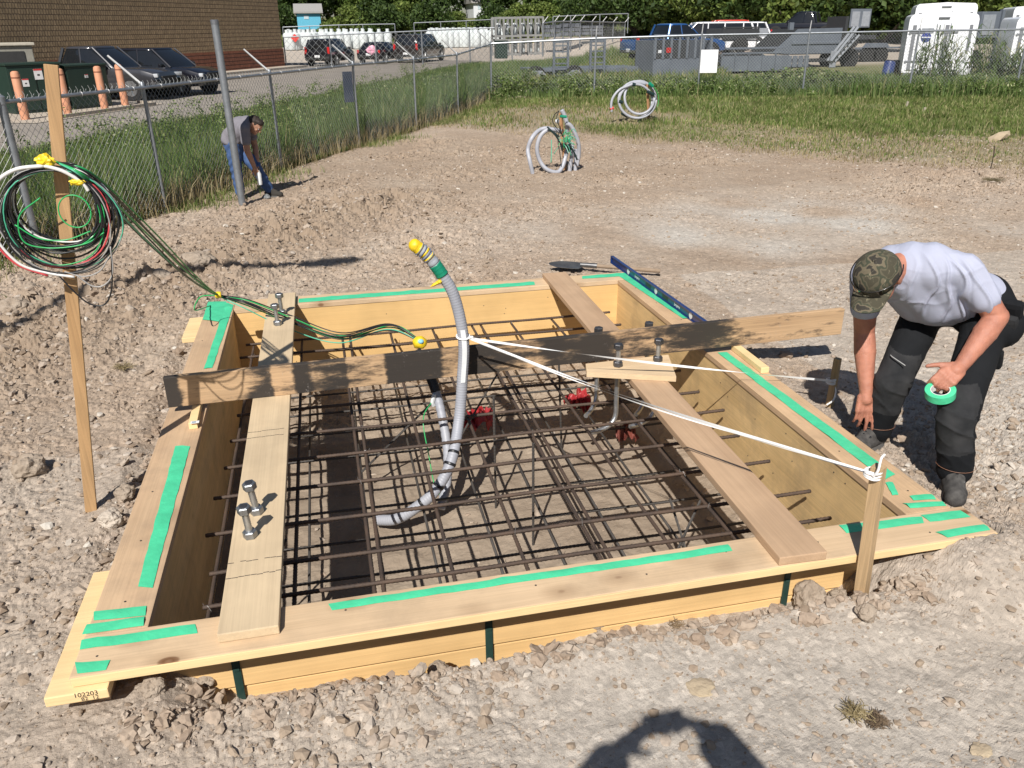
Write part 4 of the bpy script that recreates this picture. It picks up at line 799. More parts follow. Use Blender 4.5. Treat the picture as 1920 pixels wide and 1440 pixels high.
# ------------------------------------------------ vehicles
TYR=M('tyre_rubber',(.018,.018,.019),rough=.85); RIM=M('alloy_rim',(.50,.51,.52),(.36,.37,.38),rough=.3,metal=.8); GLS=M('tinted_glass',(.012,.014,.017),rough=.06,spec=.8); CHR=M('chrome',(.7,.7,.72),rough=.15,metal=1); TLR=M('tail_lamp_red',(.50,.02,.02),rough=.2,coat=.6); HLM=M('headlamp_clear',(.55,.57,.6),rough=.12,coat=1); PLT=M('number_plate',(.75,.76,.78),rough=.5); TRM=M('black_trim',(.02,.02,.02),rough=.6)
def paint(name,c,metal=.3): return M(name,c,tuple(q*.9 for q in c),scale=3,rough=.28,metal=metal,coat=1.0)
KINDS={
'suv':dict(L=4.7,W=1.88,H=1.72,hull=[(-2.35,.48,.84,.86),(-2.30,.34,1.0,.97),(-1.3,.30,1.05,1),(0,.28,1.03,1),(1.0,.30,1.0,1),(1.75,.32,.95,.98),(2.2,.34,.82,.92),(2.35,.42,.62,.8)],gh=(-2.2,1.05,-1.9,.30,1.0,1.68),wb=(-1.4,1.42),wr=.36,pil=(-.25,-1.3)),
'bigsuv':dict(L=5.6,W=2.0,H=1.9,hull=[(-2.8,.5,.95,.9),(-2.76,.38,1.14,.98),(-1.5,.34,1.16,1),(0,.34,1.14,1),(1.5,.36,1.12,1),(2.4,.38,1.08,.98),(2.72,.4,.95,.94),(2.8,.5,.7,.86)],gh=(-2.7,1.5,-2.45,.75,1.12,1.88),wb=(-1.7,1.75),wr=.40,pil=(.2,-.8,-1.9)),
'sedan':dict(L=4.6,W=1.82,H=1.42,hull=[(-2.3,.44,.78,.86),(-2.24,.3,.92,.96),(-1.4,.26,.95,1),(0,.24,.92,1),(1.0,.26,.90,1),(1.8,.28,.84,.97),(2.2,.3,.72,.9),(2.3,.4,.55,.78)],gh=(-1.75,1.1,-1.1,.3,.9,1.40),wb=(-1.35,1.38),wr=.33,pil=(-.3,)),
'pickup':dict(L=5.4,W=1.95,H=1.82,hull=[(-2.7,.55,.98,.93),(-2.66,.45,1.06,.98),(-1.4,.42,1.08,1),(0,.40,1.08,1),(1.2,.40,1.08,1),(2.2,.42,1.04,.98),(2.6,.44,.92,.93),(2.7,.52,.68,.86)],gh=(-.95,1.15,-.72,.40,1.06,1.80),wb=(-1.6,1.75),wr=.41,pil=(.0,)),
}
def car(label,cat,heading,front_mid=None,kind='suv',pm=None,base=-.25,rear_mid=None,group='cars and trucks parked around the yard',rim=RIM,name=None,plate=True,lod=2):
    K=KINDS[kind]; h=V(heading[0],heading[1],0); h/=np.linalg.norm(h); rz=math.atan2(h[1],h[0])
    c=(V(front_mid[0],front_mid[1],0)-h*K['wb'][1]) if front_mid is not None else (V(rear_mid[0],rear_mid[1],0)-h*K['wb'][0])
    o=thing(name or 'parked_'+cat.split()[-1],label,cat,(c[0],c[1],base),rz,group); w_=K['W']/2; secs=[]
    hs=K['hull']; xs=np.unique(np.r_[np.linspace(hs[0][0],hs[-1][0],22),[q[0] for q in hs]])
    for x in xs:
        zb=np.interp(x,[q[0] for q in hs],[q[1] for q in hs]); zt=np.interp(x,[q[0] for q in hs],[q[2] for q in hs]); wf=np.interp(x,[q[0] for q in hs],[q[3] for q in hs])*w_
        half=[(wf*.86,zb),(wf*.96,zb+.05),(wf*.985,zb+.18),(wf,zb+(zt-zb)*.55),(wf*.985,zt-.12),(wf*.95,zt-.035),(wf*.86,zt)]
        secs.append([(x,y,z) for y,z in half]+[(x,0,zt+.015)]+[(x,-y,z) for y,z in half[::-1]]+[(x,0,zb)])
    MB().loft(secs).build('body',pm,o,smooth=35,fix=True)
    xb0,xb1,xt0,xt1,zb,zt=K['gh']; wb_=w_*.93; wt=w_*.74
    def rr_(x0,x1,hw,z,r_=.22,bow=.0):
        out=[]
        for (cx_,cy_,a0) in((x1-r_,hw-r_,0),(x0+r_,hw-r_,90),(x0+r_,-hw+r_,180),(x1-r_,-hw+r_,270)):
            for k in range(5): a=math.radians(a0+k*22.5); out.append((cx_+r_*math.cos(a),cy_+r_*math.sin(a),z))
        return out
    lv_=[]
    for t in (0,.3,.6,.85,1): e=t**1.25; lv_.append(rr_(xb0+(xt0-xb0)*e,xb1+(xt1-xb1)*e,wb_+(wt-wb_)*e,zb+(zt-.06-zb)*t,.16+.12*t))
    MB().loft(lv_).build('windows',GLS,o,smooth=50,fix=True)
    MB().loft([rr_(xt0-.04,xt1+.04,wt+.025,zt-.085,.28),rr_(xt0-.03,xt1+.03,wt+.015,zt-.045,.28),rr_(xt0+.08,xt1-.08,wt-.07,zt-.012,.26),rr_(xt0+.35,xt1-.35,wt-.3,zt+.004,.2)]).build('roof',pm,o,smooth=60,fix=True)
    for sy in(-1,1):
        MB().tube([V(xb1,sy*wb_*.93,zb),V(xt1,sy*wt,zt-.05)],.032,6).build('pillar',pm,o); MB().tube([V(xb0,sy*wb_,zb),V(xt0,sy*wt,zt-.05)],.06,6).build('pillar',pm,o)
        for xp in K['pil']: MB().tube([V(xp-.05,sy*wb_*.985,zb),V(xp-.1,sy*wt,zt-.05)],.034,6).build('pillar',pm,o)
        for xw in K['wb']:
            MB().lathe([(K['wr']+.07,-.02),(K['wr']+.07,.012)],(xw,sy*(w_-.002),K['wr']+.01),26,axis=1).build('wheel_arch',TRM,o)  # flat black disc painted as the dark hollow round the wheel
            wh=MB().lathe([(K['wr']*.62,-.10),(K['wr']*.93,-.105),(K['wr'],-.07),(K['wr'],.07),(K['wr']*.93,.105),(K['wr']*.62,.10)],(xw,sy*(w_-.075),K['wr']),28,axis=1).build('wheel',TYR,o,smooth=40)
            m=MB().lathe([(K['wr']*.64,-.02),(K['wr']*.64,.02),(K['wr']*.56,.024),(K['wr']*.55,.0)],(xw,sy*(w_+.022),K['wr']),24,axis=1)
            for a in range(5):
                t=a*2*math.pi/5; m.tube([V(xw,sy*(w_+.025),K['wr']),V(xw+math.cos(t)*K['wr']*.6,sy*(w_+.022),K['wr']+math.sin(t)*K['wr']*.6)],[.05,.035],5)
            m.build('rim',rim,wh)
        xf=hs[-2][0]; MB().bbox((xf+.01,sy*w_*.70,hs[-2][2]-.09),(.16,w_*.36,.13),.03,rot=Rz(-sy*.35)).build('headlight',HLM,o,smooth=True)
        xr=hs[0][0]; MB().bbox((xr+.05,sy*w_*.84,(zb+hs[0][1])*.5+.24 if kind!='sedan' else .80),(.10,.16,.42 if 'suv' in kind else .22),.02).build('tail_light',TLR,o,smooth=True)
        MB().bbox((xb1-.25,sy*(w_+.09),zb+.07),(.12,.2,.15),.03).build('mirror',pm,o,smooth=True)
        MB().bbox((xb1-1.0,sy*(w_*.985),zb-.16),(.16,.03,.03),.008).build('door_handle',CHR if kind=='bigsuv' else pm,o)
    xf=hs[-1][0]; MB().bbox((xf-.02,0,.70),(.08,w_*.95,.20),.02).build('grille',TRM,o); MB().bbox((xf-.04,0,.46),(.14,w_*1.62,.16),.04).build('bumper',TRM,o); MB().bbox((hs[0][0]+.03,0,.50),(.14,w_*1.75,.2),.04).build('bumper',CHR if kind=='pickup' else TRM,o)
    if plate: MB().bbox((hs[0][0]-.03,0,.62 if kind!='pickup' else .55),(.02,.36,.16),.004).build('number_plate',PLT,o)
    if kind=='pickup': MB().bbox((-1.82,0,1.095),(1.72,w_*1.72,.03),.01).build('dark_bed_sheet',TRM,o)  # black sheet paints the dark hollow of the bed
    return o
PK=paint('charcoal_paint',(.055,.055,.062)); PB=paint('black_paint',(.010,.010,.016)); PN=paint('brown_black_paint',(.035,.030,.030)); PBL=paint('royal_blue_paint',(.02,.09,.28)); PW=paint('white_paint',(.78,.79,.82),0); PR=paint('red_paint',(.62,.05,.02),0)
car('charcoal pickup parked behind the peach bollards','pickup',(.93,-.37),front_mid=(-5.9,33.4),kind='pickup',pm=PK)
car('glossy black crossover parked right of the charcoal pickup','car',(.90,-.44),front_mid=(-4.5,35.4),kind='suv',pm=PB)
car('black car with upright tail lights, leftmost of the three far black cars','car',(.40,.92),rear_mid=(.75,59.9),kind='suv',pm=PB)
sd=car('low black sedan with a pink bow, middle of the three far black cars','car',(.42,.9),rear_mid=(4.25,62.3),kind='sedan',pm=PB)
o=MB().add((Pk*(1+.4*vnoise(Pk[:,0]*3,Pk[:,1]*3,Pk[:,2]*3+9))[:,None]*V(.1,.32,.26)+V(-2.36,-.25,.93)).tolist(),Fk.tolist()).build('bow',M('pink_white_bow',(.75,.55,.62),(.6,.12,.25),scale=4),sd)
car('big dark brown truck-like wagon, rightmost of the three far black cars','car',(.48,.88),rear_mid=(7.0,63.0),kind='bigsuv',pm=PN)
# ------------------------------------------------ gas cylinders and far yard
ORD=['first','second','third','fourth','fifth','sixth','seventh','eighth','ninth','tenth','eleventh','twelfth','thirteenth','fourteenth','fifteenth','sixteenth','seventeenth','eighteenth','nineteenth','twentieth','21st','22nd','23rd','24th','25th','26th','27th','28th']
def zg(x,y): return float(macro(np.array([float(x)]),np.array([float(y)]))[0][0])
TNK=M('pale_tank_paint',(.62,.66,.66),(.50,.54,.55),scale=4,rough=.45)
def tank():
    o=thing('gas_cylinder','x','gas cylinder',(0,0,0),group='white gas cylinders standing in rows at the back of the lot')
    MB().lathe([(.0,.0),(.32,.02),(.36,.10),(.37,1.15),(.33,1.30),(.2,1.38),(.0,1.40)],n=16).build('body',TNK,o,smooth=True)
    MB().lathe([(.15,1.36),(.15,1.62),(.13,1.62),(.13,1.36)],n=10).build('valve_guard',TNK,o); return o
tk=tank(); first=True
def place_tanks(x0,x1,Yd,n,word):
    global first
    for i in range(n):
        px=x0+(x1-x0)*(i+.5)/n+random.uniform(-1.5,1.5); x=AY(px,80,Yd)[0]; y=Yd+random.uniform(-.3,.3); z=zg(x,y)
        lab=f'white gas cylinder, {ORD[i]} from the left in the {word}'
        if first: tk.location=(x,y,z); tk['label']=lab; first=False
        else: dup(tk,(x,y,z),rotz=random.random()*6,label=lab)
place_tanks(536,592,79,7,'row at the brick corner'); place_tanks(538,700,80.5,14,'row over the black cars'); place_tanks(600,735,79,9,'row behind the sedan'); place_tanks(800,938,79,14,'front row right of the wagon'); place_tanks(806,945,80.4,14,'back row right of the wagon')
o=thing('warning_sign','red diamond sign standing among the gas cylinders by the brick corner','sign',(AY(554,80,78.3)[0],78.3,zg(0,78.3))); MB().cyl((0,0,0),(0,0,1.1),.03,6).build('pole',FST,o); MB().box((0,-.05,1.0),(.48,.02,.48),rot=np.array([[.707,0,.707],[0,1,0],[-.707,0,.707]])).build('plate',M('red_sign',(.7,.05,.04)),o)
# pallet cages
GPLX=M('slate_crate',(.15,.165,.19),(.11,.12,.14),rough=.6)
WRK=M('grey_cage',(.27,.27,.26),(.19,.19,.19),scale=6,rough=.6)
def cage(px0,px1,ytop,ybot,Yd,label,pane=True):
    a=AY(px0,ybot,Yd); b_=AY(px1,ytop,Yd); L=b_[0]-a[0]; H=b_[2]-a[2]; o=thing('storage_rack',label,'rack',tuple(a),group='grey storage racks beyond the back fence'); D=1.2
    for x in np.linspace(0,L,4):
        for y in(0,D): MB().box((x,y,H/2),(.13,.10,H)).build('upright',WRK,o)
    for z in (.12,H*.42,H*.52,H-.04): 
        for y in (0,D): MB().box((L/2,y,z),(L,.08,.13)).build('beam',WRK,o)
    for i in range(3):
        x0=L*i/3; x1=L*(i+1)/3; MB().tube([V(x0,0,H*.55),V((x0+x1)/2,0,H-.05),V(x1,0,H*.55)],.055,4).build('brace',WRK,o)
        for z in (.15,H*.54): MB().lathe([(.16,0),(.2,.1),(.2,.6),(.12,.75)],((x0+x1)/2,D*.5,z),10).build('canister',TNK,o)
    MB().box((L/2,D/2,H*.5),(L,D,.06)).build('deck',WRK,o); return o
cage(930,975,32,106,58,'left stack of grey wooden racks beyond the fence corner'); cage(976,1018,31,104,60,'right stack of grey wooden racks beyond the fence corner')
o=thing('electrical_cabinet','small dark green cabinet left of the grey racks','electrical cabinet',tuple(AY(932,111,56))); MB().bbox((.35,.4,.55),(.75,.7,1.05),.03).build('cabinet',DGM,o); MB().bbox((.35,.4,1.09),(.8,.75,.05),.01).build('lid',DGM,o)
CRT=M('dark_crate',(.10,.11,.13),(.07,.075,.09),scale=4,rough=.6)
for k,(a,b_,yt,yb,lab) in enumerate(((1022,1052,46,70,'left dark grey crate stack inside the far compound'),(1054,1090,43,68,'middle dark grey crate stack inside the far compound'),(1092,1132,47,66,'right dark grey crate stack inside the far compound'))):
    p0=AY(a,yb,72+k); p1=AY(b_,yt,72+k); o=thing('crate_stack',lab,'crates',tuple(p0),group='crate stacks of the far compound'); L=p1[0]-p0[0]; H=p1[2]-p0[2]
    for r_ in range(3):
        for q_ in range(3): MB().bbox((L*(q_+.5)/3,.5,H*(r_+.5)/3),(L/3-.05,1,H/3-.06),.02).build('crate',CRT if (r_+q_)%2 else GPLX,o)
# far fences
def far_fence(pxs,ytop,ybot,Ys,label,arms=False,mesh=False):
    P=[AY(px,yt,Yd) for px,yt,Yd in zip(pxs,ytop,Ys)]; B=[AY(px,yb,Yd) for px,yb,Yd in zip(pxs,ybot,Ys)]; o=thing('far_fence',label,'fence',tuple(B[0]),world=True)
    for i,(p_,q) in enumerate(zip(P,B)): 
        MB().cyl((p_[0],p_[1],q[2]-.2),(p_[0],p_[1],p_[2]),.05,6).build('post',FST,o)
        if arms: MB().cyl(p_,p_+V(.35,0,.4),.03,4).build('barb_arm',WHA,o)
    for i in range(len(P)-1):
        MB().cyl(P[i],P[i+1],.045,6).build('rail',FST,o)
        if mesh: 
            m=MB(); link_mesh(m,P[i],P[i+1],B[i][2],P[i][2],B[i+1][2],P[i+1][2],s_=.30,r=.010); m.build('chain_link',LNK,o)
far_fence([531,617,702,790,880,960],[70,66,62,58,54,51],[122,120,118,116,113,109],[58.6,58.8,59,59.2,59.4,58],'fence in front of the far black cars, from the brick corner',mesh=True)
far_fence([530,580,635,680,740],[51,49,47,46,45],[66,64,62,61,60],[88]*5,'low pale fence in the bushes behind the gas cylinders, left part')
far_fence([776,826,874,925,932],[43,41,39,36.5,36],[60,58,56,54,54],[88]*5,'low pale fence in the grass behind the gas cylinders, right part')
far_fence([1037,1070,1125,1178],[31,29.5,27,25.5],[62,60,58,58],[80]*4,'tall back fence of the far compound')
far_fence([1018,1040,1056,1071,1088,1110,1130,1150,1172],[43.5,40.5,40,40,40,40.5,41,41.5,42],[100,96,94,92,88,82,78,74,70],[56,58,60,62,64,67,70,73,76],'front fence of the far compound with a row of slanted barb arms',arms=True,mesh=True)
pole=thing('utility_pole','dark utility pole rising among the trees behind the far compound','utility pole',(AY(1061,30,90)[0],90,zg(0,90))); MB().cyl((0,0,0),(.05,0,9),.16,10).build('shaft',M('dark_pole',(.06,.05,.04)),pole); MB().box((0,0,8.2),(2,.1,.12)).build('crossarm',M('dark_arm',(.06,.05,.04)),pole)
SHB=M('sky_blue_wall',(.12,.45,.62)); RFG=M('grey_roof',(.36,.35,.33)); 
def house(px0,px1,ye,yb,yr,Yd,wall,label,D=6):
    a=AY(px0,yb,Yd); b_=AY(px1,ye,Yd); L=b_[0]-a[0]; zt=b_[2]; zr=AY(px0,yr,Yd)[2]; o=thing('shed' if wall is SHB else 'house',label,'shed' if wall is SHB else 'house',tuple(a),world=True)
    MB().box2((a[0],Yd,a[2]-1),(b_[0],Yd+D,zt)).build('wall',wall,o); MB().prism([(a[0]-.3,zt+.01),(b_[0]+.3,zt+.01),(b_[0]+.3,zt+.13),(a[0]-.3,zt+.13)],Yd-.3,Yd+D,1).build('eaves',RFG,o)
    MB().prism([(Yd-.3,zt+.14),(Yd+D*.5,zr+.5),(Yd+D+.3,zt+.14)],a[0]-.3,b_[0]+.3,0).build('roof',RFG,o); MB().box2((a[0]+L*.3,Yd-.03,a[2]),(a[0]+L*.5,Yd+.01,a[2]+(zt-a[2])*.7)).build('door',M('pale_door',(.5,.6,.65)),o); return o
house(557,600,25,36,15,98,SHB,'small sky-blue shed with a grey roof beside the brick building'); house(888,914,6,18,-6,118,M('white_siding',(.7,.72,.75)),'bit of a white house showing between the trees')
# ------------------------------------------------ trailers and trucks of the yard on the right
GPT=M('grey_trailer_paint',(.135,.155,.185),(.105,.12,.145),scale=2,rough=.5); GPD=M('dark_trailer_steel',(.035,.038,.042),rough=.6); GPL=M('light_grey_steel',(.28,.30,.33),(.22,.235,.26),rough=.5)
YT='grey trailers stored behind the back fence'
def frame_at(px,py,Yd): return AY(px,py,Yd)
class TR:   # a trailer given by a base pixel and depth; metres along its own axes
    def __init__(s,name,label,cat,px,py,Yd,rz=0,group=YT): s.p=AY(px,py,Yd); s.s=FPX/(Yd*.917+(2-s.p[2])*.399); s.o=thing(name,label,cat,tuple(s.p),rz,group)
    def bx(s,n,a,b_,mt=GPT,bev=.012,par=None): 
        a=V(*a);b_=V(*b_); return MB().bbox((a+b_)/2,abs(b_-a),bev).build(n,mt,par or s.o)
    def wheel(s,x,y,r=.36,w_=.24,mt=None):
        wh=MB().lathe([(r*.6,-w_/2),(r*.94,-w_/2),(r,-w_*.3),(r,w_*.3),(r*.94,w_/2),(r*.6,w_/2)],(x,y,r),24,axis=1).build('wheel',TYR,s.o,smooth=40); MB().lathe([(r*.6,-w_*.4),(r*.62,-w_*.1),(r*.3,-w_*.2),(r*.05,-w_*.2)],(x,y,r),20,axis=1).build('rim',mt or WHT,wh)
def m_(t,px): return px/t.s
# flatbed with raised ladder ramps
t=TR('flatbed_trailer','low grey flatbed trailer with two upright ladder ramps','trailer',980,163,31.0)
W_=m_(t,1); t.bx('deck',(m_(t,20),0,.50),(m_(t,245),2.0,.60)); t.bx('deck_edge',(m_(t,60),-.04,.44),(m_(t,245),-.001,.62),GPT)
for x0,lab in((58,0),(131,1)):
    r_=thing('x','x','x'); bpy.data.objects.remove(r_)
    rp=MB(); x=m_(t,x0); wd=m_(t,32); H0=.28; H1=1.62
    fr=MB().bbox((x+.04,-.12,(H0+H1)/2),(.08,.09,H1-H0),.01).bbox((x+wd-.04,-.12,(H0+H1)/2),(.08,.09,H1-H0),.01).bbox((x+wd/2,-.12,H1-.07),(wd-.17,.09,.14),.01).build('ladder_ramp',GPT,t.o)
    for k in range(6): MB().bbox((x+wd/2,-.12,H0+.1+k*.2),(wd-.17,.07,.045),.006).build('rung',GPT,fr)
for x0,x1 in ((0,48),(78,120)):
    a=m_(t,x0);b_=m_(t,x1); MB().prism([(a,.12),(a+.12,.42),(a+.3,.56),(b_-.25,.56),(b_-.08,.40),(b_,.12)],-.30,.0,1).build('fender',GPL,t.o)
t.wheel(m_(t,24),-.15); t.wheel(m_(t,100),-.15)
# stake-side bin trailer
t=TR('stake_trailer','grey trailer with slatted upper sides, just left of the blank white sign','trailer',1223,150,29.5)
L=m_(t,122); H=m_(t,80)
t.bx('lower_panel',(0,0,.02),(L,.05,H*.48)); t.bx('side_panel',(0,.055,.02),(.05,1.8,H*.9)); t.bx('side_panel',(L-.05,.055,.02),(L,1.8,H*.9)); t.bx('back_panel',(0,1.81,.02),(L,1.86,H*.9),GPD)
for k in range(8): t.bx('slat',(L*k/7.2,-.03,H*.485),(L*k/7.2+.085,.02,H*.97),GPT,.005)
t.bx('top_rail',(-.02,-.035,H*.972),(L+.02,.03,H*1.04)); t.bx('number_plate',(m_(t,8),-.05,H*.62),(m_(t,15),-.034,H*.69),PLT,.002)
for x in (30,): t.bx('red_lamp',(m_(t,x-5),-.06,H*.62),(m_(t,x+5),-.036,H*.74),TLR,.01)
t.wheel(L*.3,1.2); t.wheel(L*.7,1.2)
# long panel-sided trailer
t=TR('panel_trailer','long low grey trailer with slotted side panels, right of the blank white sign','trailer',1350,140,31.5)
L=m_(t,150); H=m_(t,44)
for k in range(5): t.bx('side_panel',(L*k/5+.01,0,.1),(L*(k+1)/5-.01,.05,H*.78),GPT,.008)
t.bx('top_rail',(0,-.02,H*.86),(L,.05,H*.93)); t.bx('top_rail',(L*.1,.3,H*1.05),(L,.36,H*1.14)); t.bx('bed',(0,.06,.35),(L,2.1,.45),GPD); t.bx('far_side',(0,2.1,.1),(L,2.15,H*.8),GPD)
for k in range(6): t.bx('slot_post',(L*k/5-.03,-.01,H*.78),(L*k/5+.03,.04,H*.858),GPT,.004)
t.bx('step',(-m_(t,12),-.2,.25),(-m_(t,1),0,.30)); t.wheel(L*.5,.3); t.wheel(L*.62,.3)
# dump trailer
t=TR('dump_trailer','high grey dump trailer with ladder ramps slanting down at its right end','trailer',1470,132,34)
L=m_(t,142); H=m_(t,82)
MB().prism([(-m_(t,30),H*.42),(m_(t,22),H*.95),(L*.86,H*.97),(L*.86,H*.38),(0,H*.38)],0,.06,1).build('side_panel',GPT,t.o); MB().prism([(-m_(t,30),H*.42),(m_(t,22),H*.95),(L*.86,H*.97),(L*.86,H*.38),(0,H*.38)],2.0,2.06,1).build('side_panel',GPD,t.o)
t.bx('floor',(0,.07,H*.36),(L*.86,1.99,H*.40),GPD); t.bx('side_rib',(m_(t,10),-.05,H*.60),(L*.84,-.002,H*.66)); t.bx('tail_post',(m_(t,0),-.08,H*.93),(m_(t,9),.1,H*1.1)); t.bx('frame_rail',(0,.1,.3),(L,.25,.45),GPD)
for k in range(4): t.bx('lower_panel',(m_(t,3+k*13),-.04,.12),(m_(t,14+k*13),-.001,H*.34),GPT)
for dy in(0,.9):
    fr=MB().tube([V(L*.62,-.3-dy*.3,.35),V(L*.98,-.3-dy*.3,H*.98)],.07,4).tube([V(L*.70,-.3-dy*.3+.1,.30),V(L*1.04,-.2-dy*.3,H*.80)],.06,4).build('ladder_ramp',GPT,t.o)
    for k in range(7): MB().tube([V(L*(.64+.047*k),-.32-dy*.3,.45+(H*.98-.45)*k/7.2),V(L*(.70+.045*k),-.22-dy*.3,.32+(H*.8-.32)*k/7.2)],.03,4).build('rung',GPT,fr)
t.bx('mud_flap',(m_(t,88),-.5,.1),(m_(t,102),-.46,.75),GPL); t.wheel(L*1.08,.2,.42); t.wheel(L*.80,.5,.4)
# chassis between dump trailer and white trailer
t=TR('car_hauler','dark open car-hauler trailer with a white-rimmed wheel, left of the big white trailer','trailer',1598,122,38)
t.bx('deck',(0,0,.55),(m_(t,125),1.9,.66),GPD); t.bx('rail',(0,-.05,.72),(m_(t,120),.02,.80),GPT); t.bx('tongue',(-m_(t,22),.8,.5),(0,1.0,.62),GPD); t.wheel(m_(t,30),-.1,.42); t.wheel(m_(t,58),-.1,.42); MB().prism([(m_(t,16),.78),(m_(t,24),.98),(m_(t,66),.98),(m_(t,74),.78)],-.3,.0,1).build('fender',GPT,t.o)
# upright grey panel trailer at the back
t=TR('gate_trailer','upright pale grey double-panel tailgate of a trailer in front of the trees','trailer',1592,52,50)
t.bx('frame',(0,0,0),(m_(t,48),.08,m_(t,36)),GPT); t.bx('panel',(m_(t,3),-.03,m_(t,2)),(m_(t,21),-.001,m_(t,31)),GPL); t.bx('panel',(m_(t,27),-.03,m_(t,2)),(m_(t,45),-.001,m_(t,31)),GPL); t.bx('bed',(-m_(t,8),.1,-.7),(m_(t,70),2.4,-.45),GPD); t.bx('side_box',(-m_(t,7),.1,-.4),(-.02,2.2,m_(t,22)),GPD); t.wheel(m_(t,20),.3); 
for w_ in list(t.o.children): 
    if w_.name.startswith('wheel'): w_.location.z=-1.2
# enclosed white trailers
WPT=M('white_trailer_skin',(.86,.87,.90),(.82,.83,.87),scale=1.2,rough=.35,coat=.3); TRIMG=M('grey_trim',(.20,.21,.23),rough=.5)
def cargo(px0,px1,ytop,yb,Yd,label,rz=-.60):
    t=TR('cargo_trailer',label,'trailer',px0,yb,Yd,rz,group='white enclosed cargo trailers'); kx=(px1-960)/FPX; b0_=t.p; L=.5
    while L<6:   # width at which the right edge lands on its sight line
        q=b0_+V(math.cos(rz),math.sin(rz),0)*L-CP; qc=RW.T@q
        if qc[0]/qc[2]>kx: break
        L+=.02; H=m_(t,(yb-ytop))*.99; z0=.35; D=4.2
    sec=[]
    for y in (0,.02,D): sec.append([(0,y,z0),(0,y,H-.20),(.04,y,H-.08),(.12,y,H-.02),(L*.5,y,H+.03),(L-.12,y,H-.02),(L-.04,y,H-.08),(L,y,H-.20),(L,y,z0)])
    MB().loft(sec).build('shell',WPT,t.o,smooth=30,fix=True)
    for i in (0,1):
        x0=.10+i*(L/2-.06); x1=x0+L/2-.16; dr=t.bx('door',(x0,-.03,z0+.08),(x1,-.003,H-.33),WPT,.01)
        t.bx('door_edge',(x0+.04,-.05,z0+.1),(x0+.16 ,-.031,H-.36),TRIMG,.004,dr); t.bx('door_edge',(x1-.13 if i else x1-.05,-.05,z0+.1),(x1-.03 if i else x1-.01,-.031,H-.36),TRIMG,.004,dr)
        MB().cyl((x1-.12 if i==0 else x0+.2,-.07,z0+.2),(x1-.12 if i==0 else x0+.2,-.07,H-.3),.014,6).build('lock_rod',GPL,dr)
        t.bx('hinge',(x0-.06,-.06,z0+.35),(x0+.45,-.052,z0+.40),TRIMG,.003,dr); t.bx('hinge',(x0-.06,-.06,H-.62),(x0+.45,-.052,H-.57),TRIMG,.003,dr)
    t.bx('roof_lamp',(L*.42,-.05,H-.16),(L*.58,-.006,H-.11),TRIMG,.004); em=MB().lathe([(.16,-.008),(.16,.0)],(L*.28,-.036,H-.75),20,axis=1).build('emblem',M('navy_emblem',(.03,.05,.25)),t.o); MB().box((L*.28,-.046,H-.75),(.3,.003,.03)).build('emblem_stripe',WPT,em); t.bx('window_tag',(L*.2,-.045,H-.62),(L*.38,-.034,H-.46),GPL,.003)
    t.bx('bumper',(.05,-.04,z0-.1),(L-.05,.1,z0-.002),TRIMG,.01); t.wheel(.15,2.2,.36,.22); t.wheel(L-.15,2.2,.36,.22); t.wheel(.15,3,.36,.22); return t
cargo(1686,1812,20,156,27,'nearest white enclosed trailer, the one with its two rear doors fully in view'); cargo(1700,1812,2,120,34,'taller white trailer roof rising behind the nearest white trailer'); cargo(1884,2015,22,150,28,'white trailer cut off by the right edge of the photo'); cargo(1880,1990,4,120,36,'pale trailer roof at the top right corner of the photo')
t=TR('box_trailer','grey box trailer standing between the two white trailers','trailer',1822,128,33); t.bx('body',(0,0,m_(t,60)),(m_(t,52),2,m_(t,112)),GPT,.03); t.bx('door',(m_(t,4),-.03,m_(t,66)),(m_(t,34),-.001,m_(t,106)),GPL); t.bx('frame',(0,.2,m_(t,48)),(m_(t,60),.5,m_(t,58)),GPD); t.bx('post',(m_(t,46),-.1,.0),(m_(t,52),.1,m_(t,116)),GPT); t.wheel(m_(t,25),.6)
# jug, barrel, trunk stubs
p0=AY(1806,150,25.6); o=thing('plastic_drum','white plastic drum with a smaller jug on top, in the weeds by the trailer','drum',tuple(p0)); MB().lathe([(.0,0),(.19,0),(.20,.03),(.20,.48),(.17,.53),(0,.54)],n=18).build('drum_body',WHT,o,smooth=40); MB().lathe([(.04,.54),(.11,.56),(.12,.74),(.08,.84),(.05,.88),(.05,.93),(0,.93)],n=16).build('jug',WHT,o,smooth=40)
p0=AY(1660,152,27.2); o=thing('barrel','dark blue plastic barrel leaning at the left foot of the white trailer','barrel',tuple(p0)); o.rotation_euler=(0,.12,0); MB().lathe([(0,0),(.17,0),(.19,.05),(.19,.25),(.2,.27),(.19,.29),(.19,.6),(.17,.66),(0,.67)],n=18).build('body',M('navy_plastic',(.03,.05,.17),rough=.4),o,smooth=40); MB().lathe([(.14,.665),(.14,.70),(.1,.70)],n=16).build('lid',M('dark_lid',(.02,.02,.05)),o)
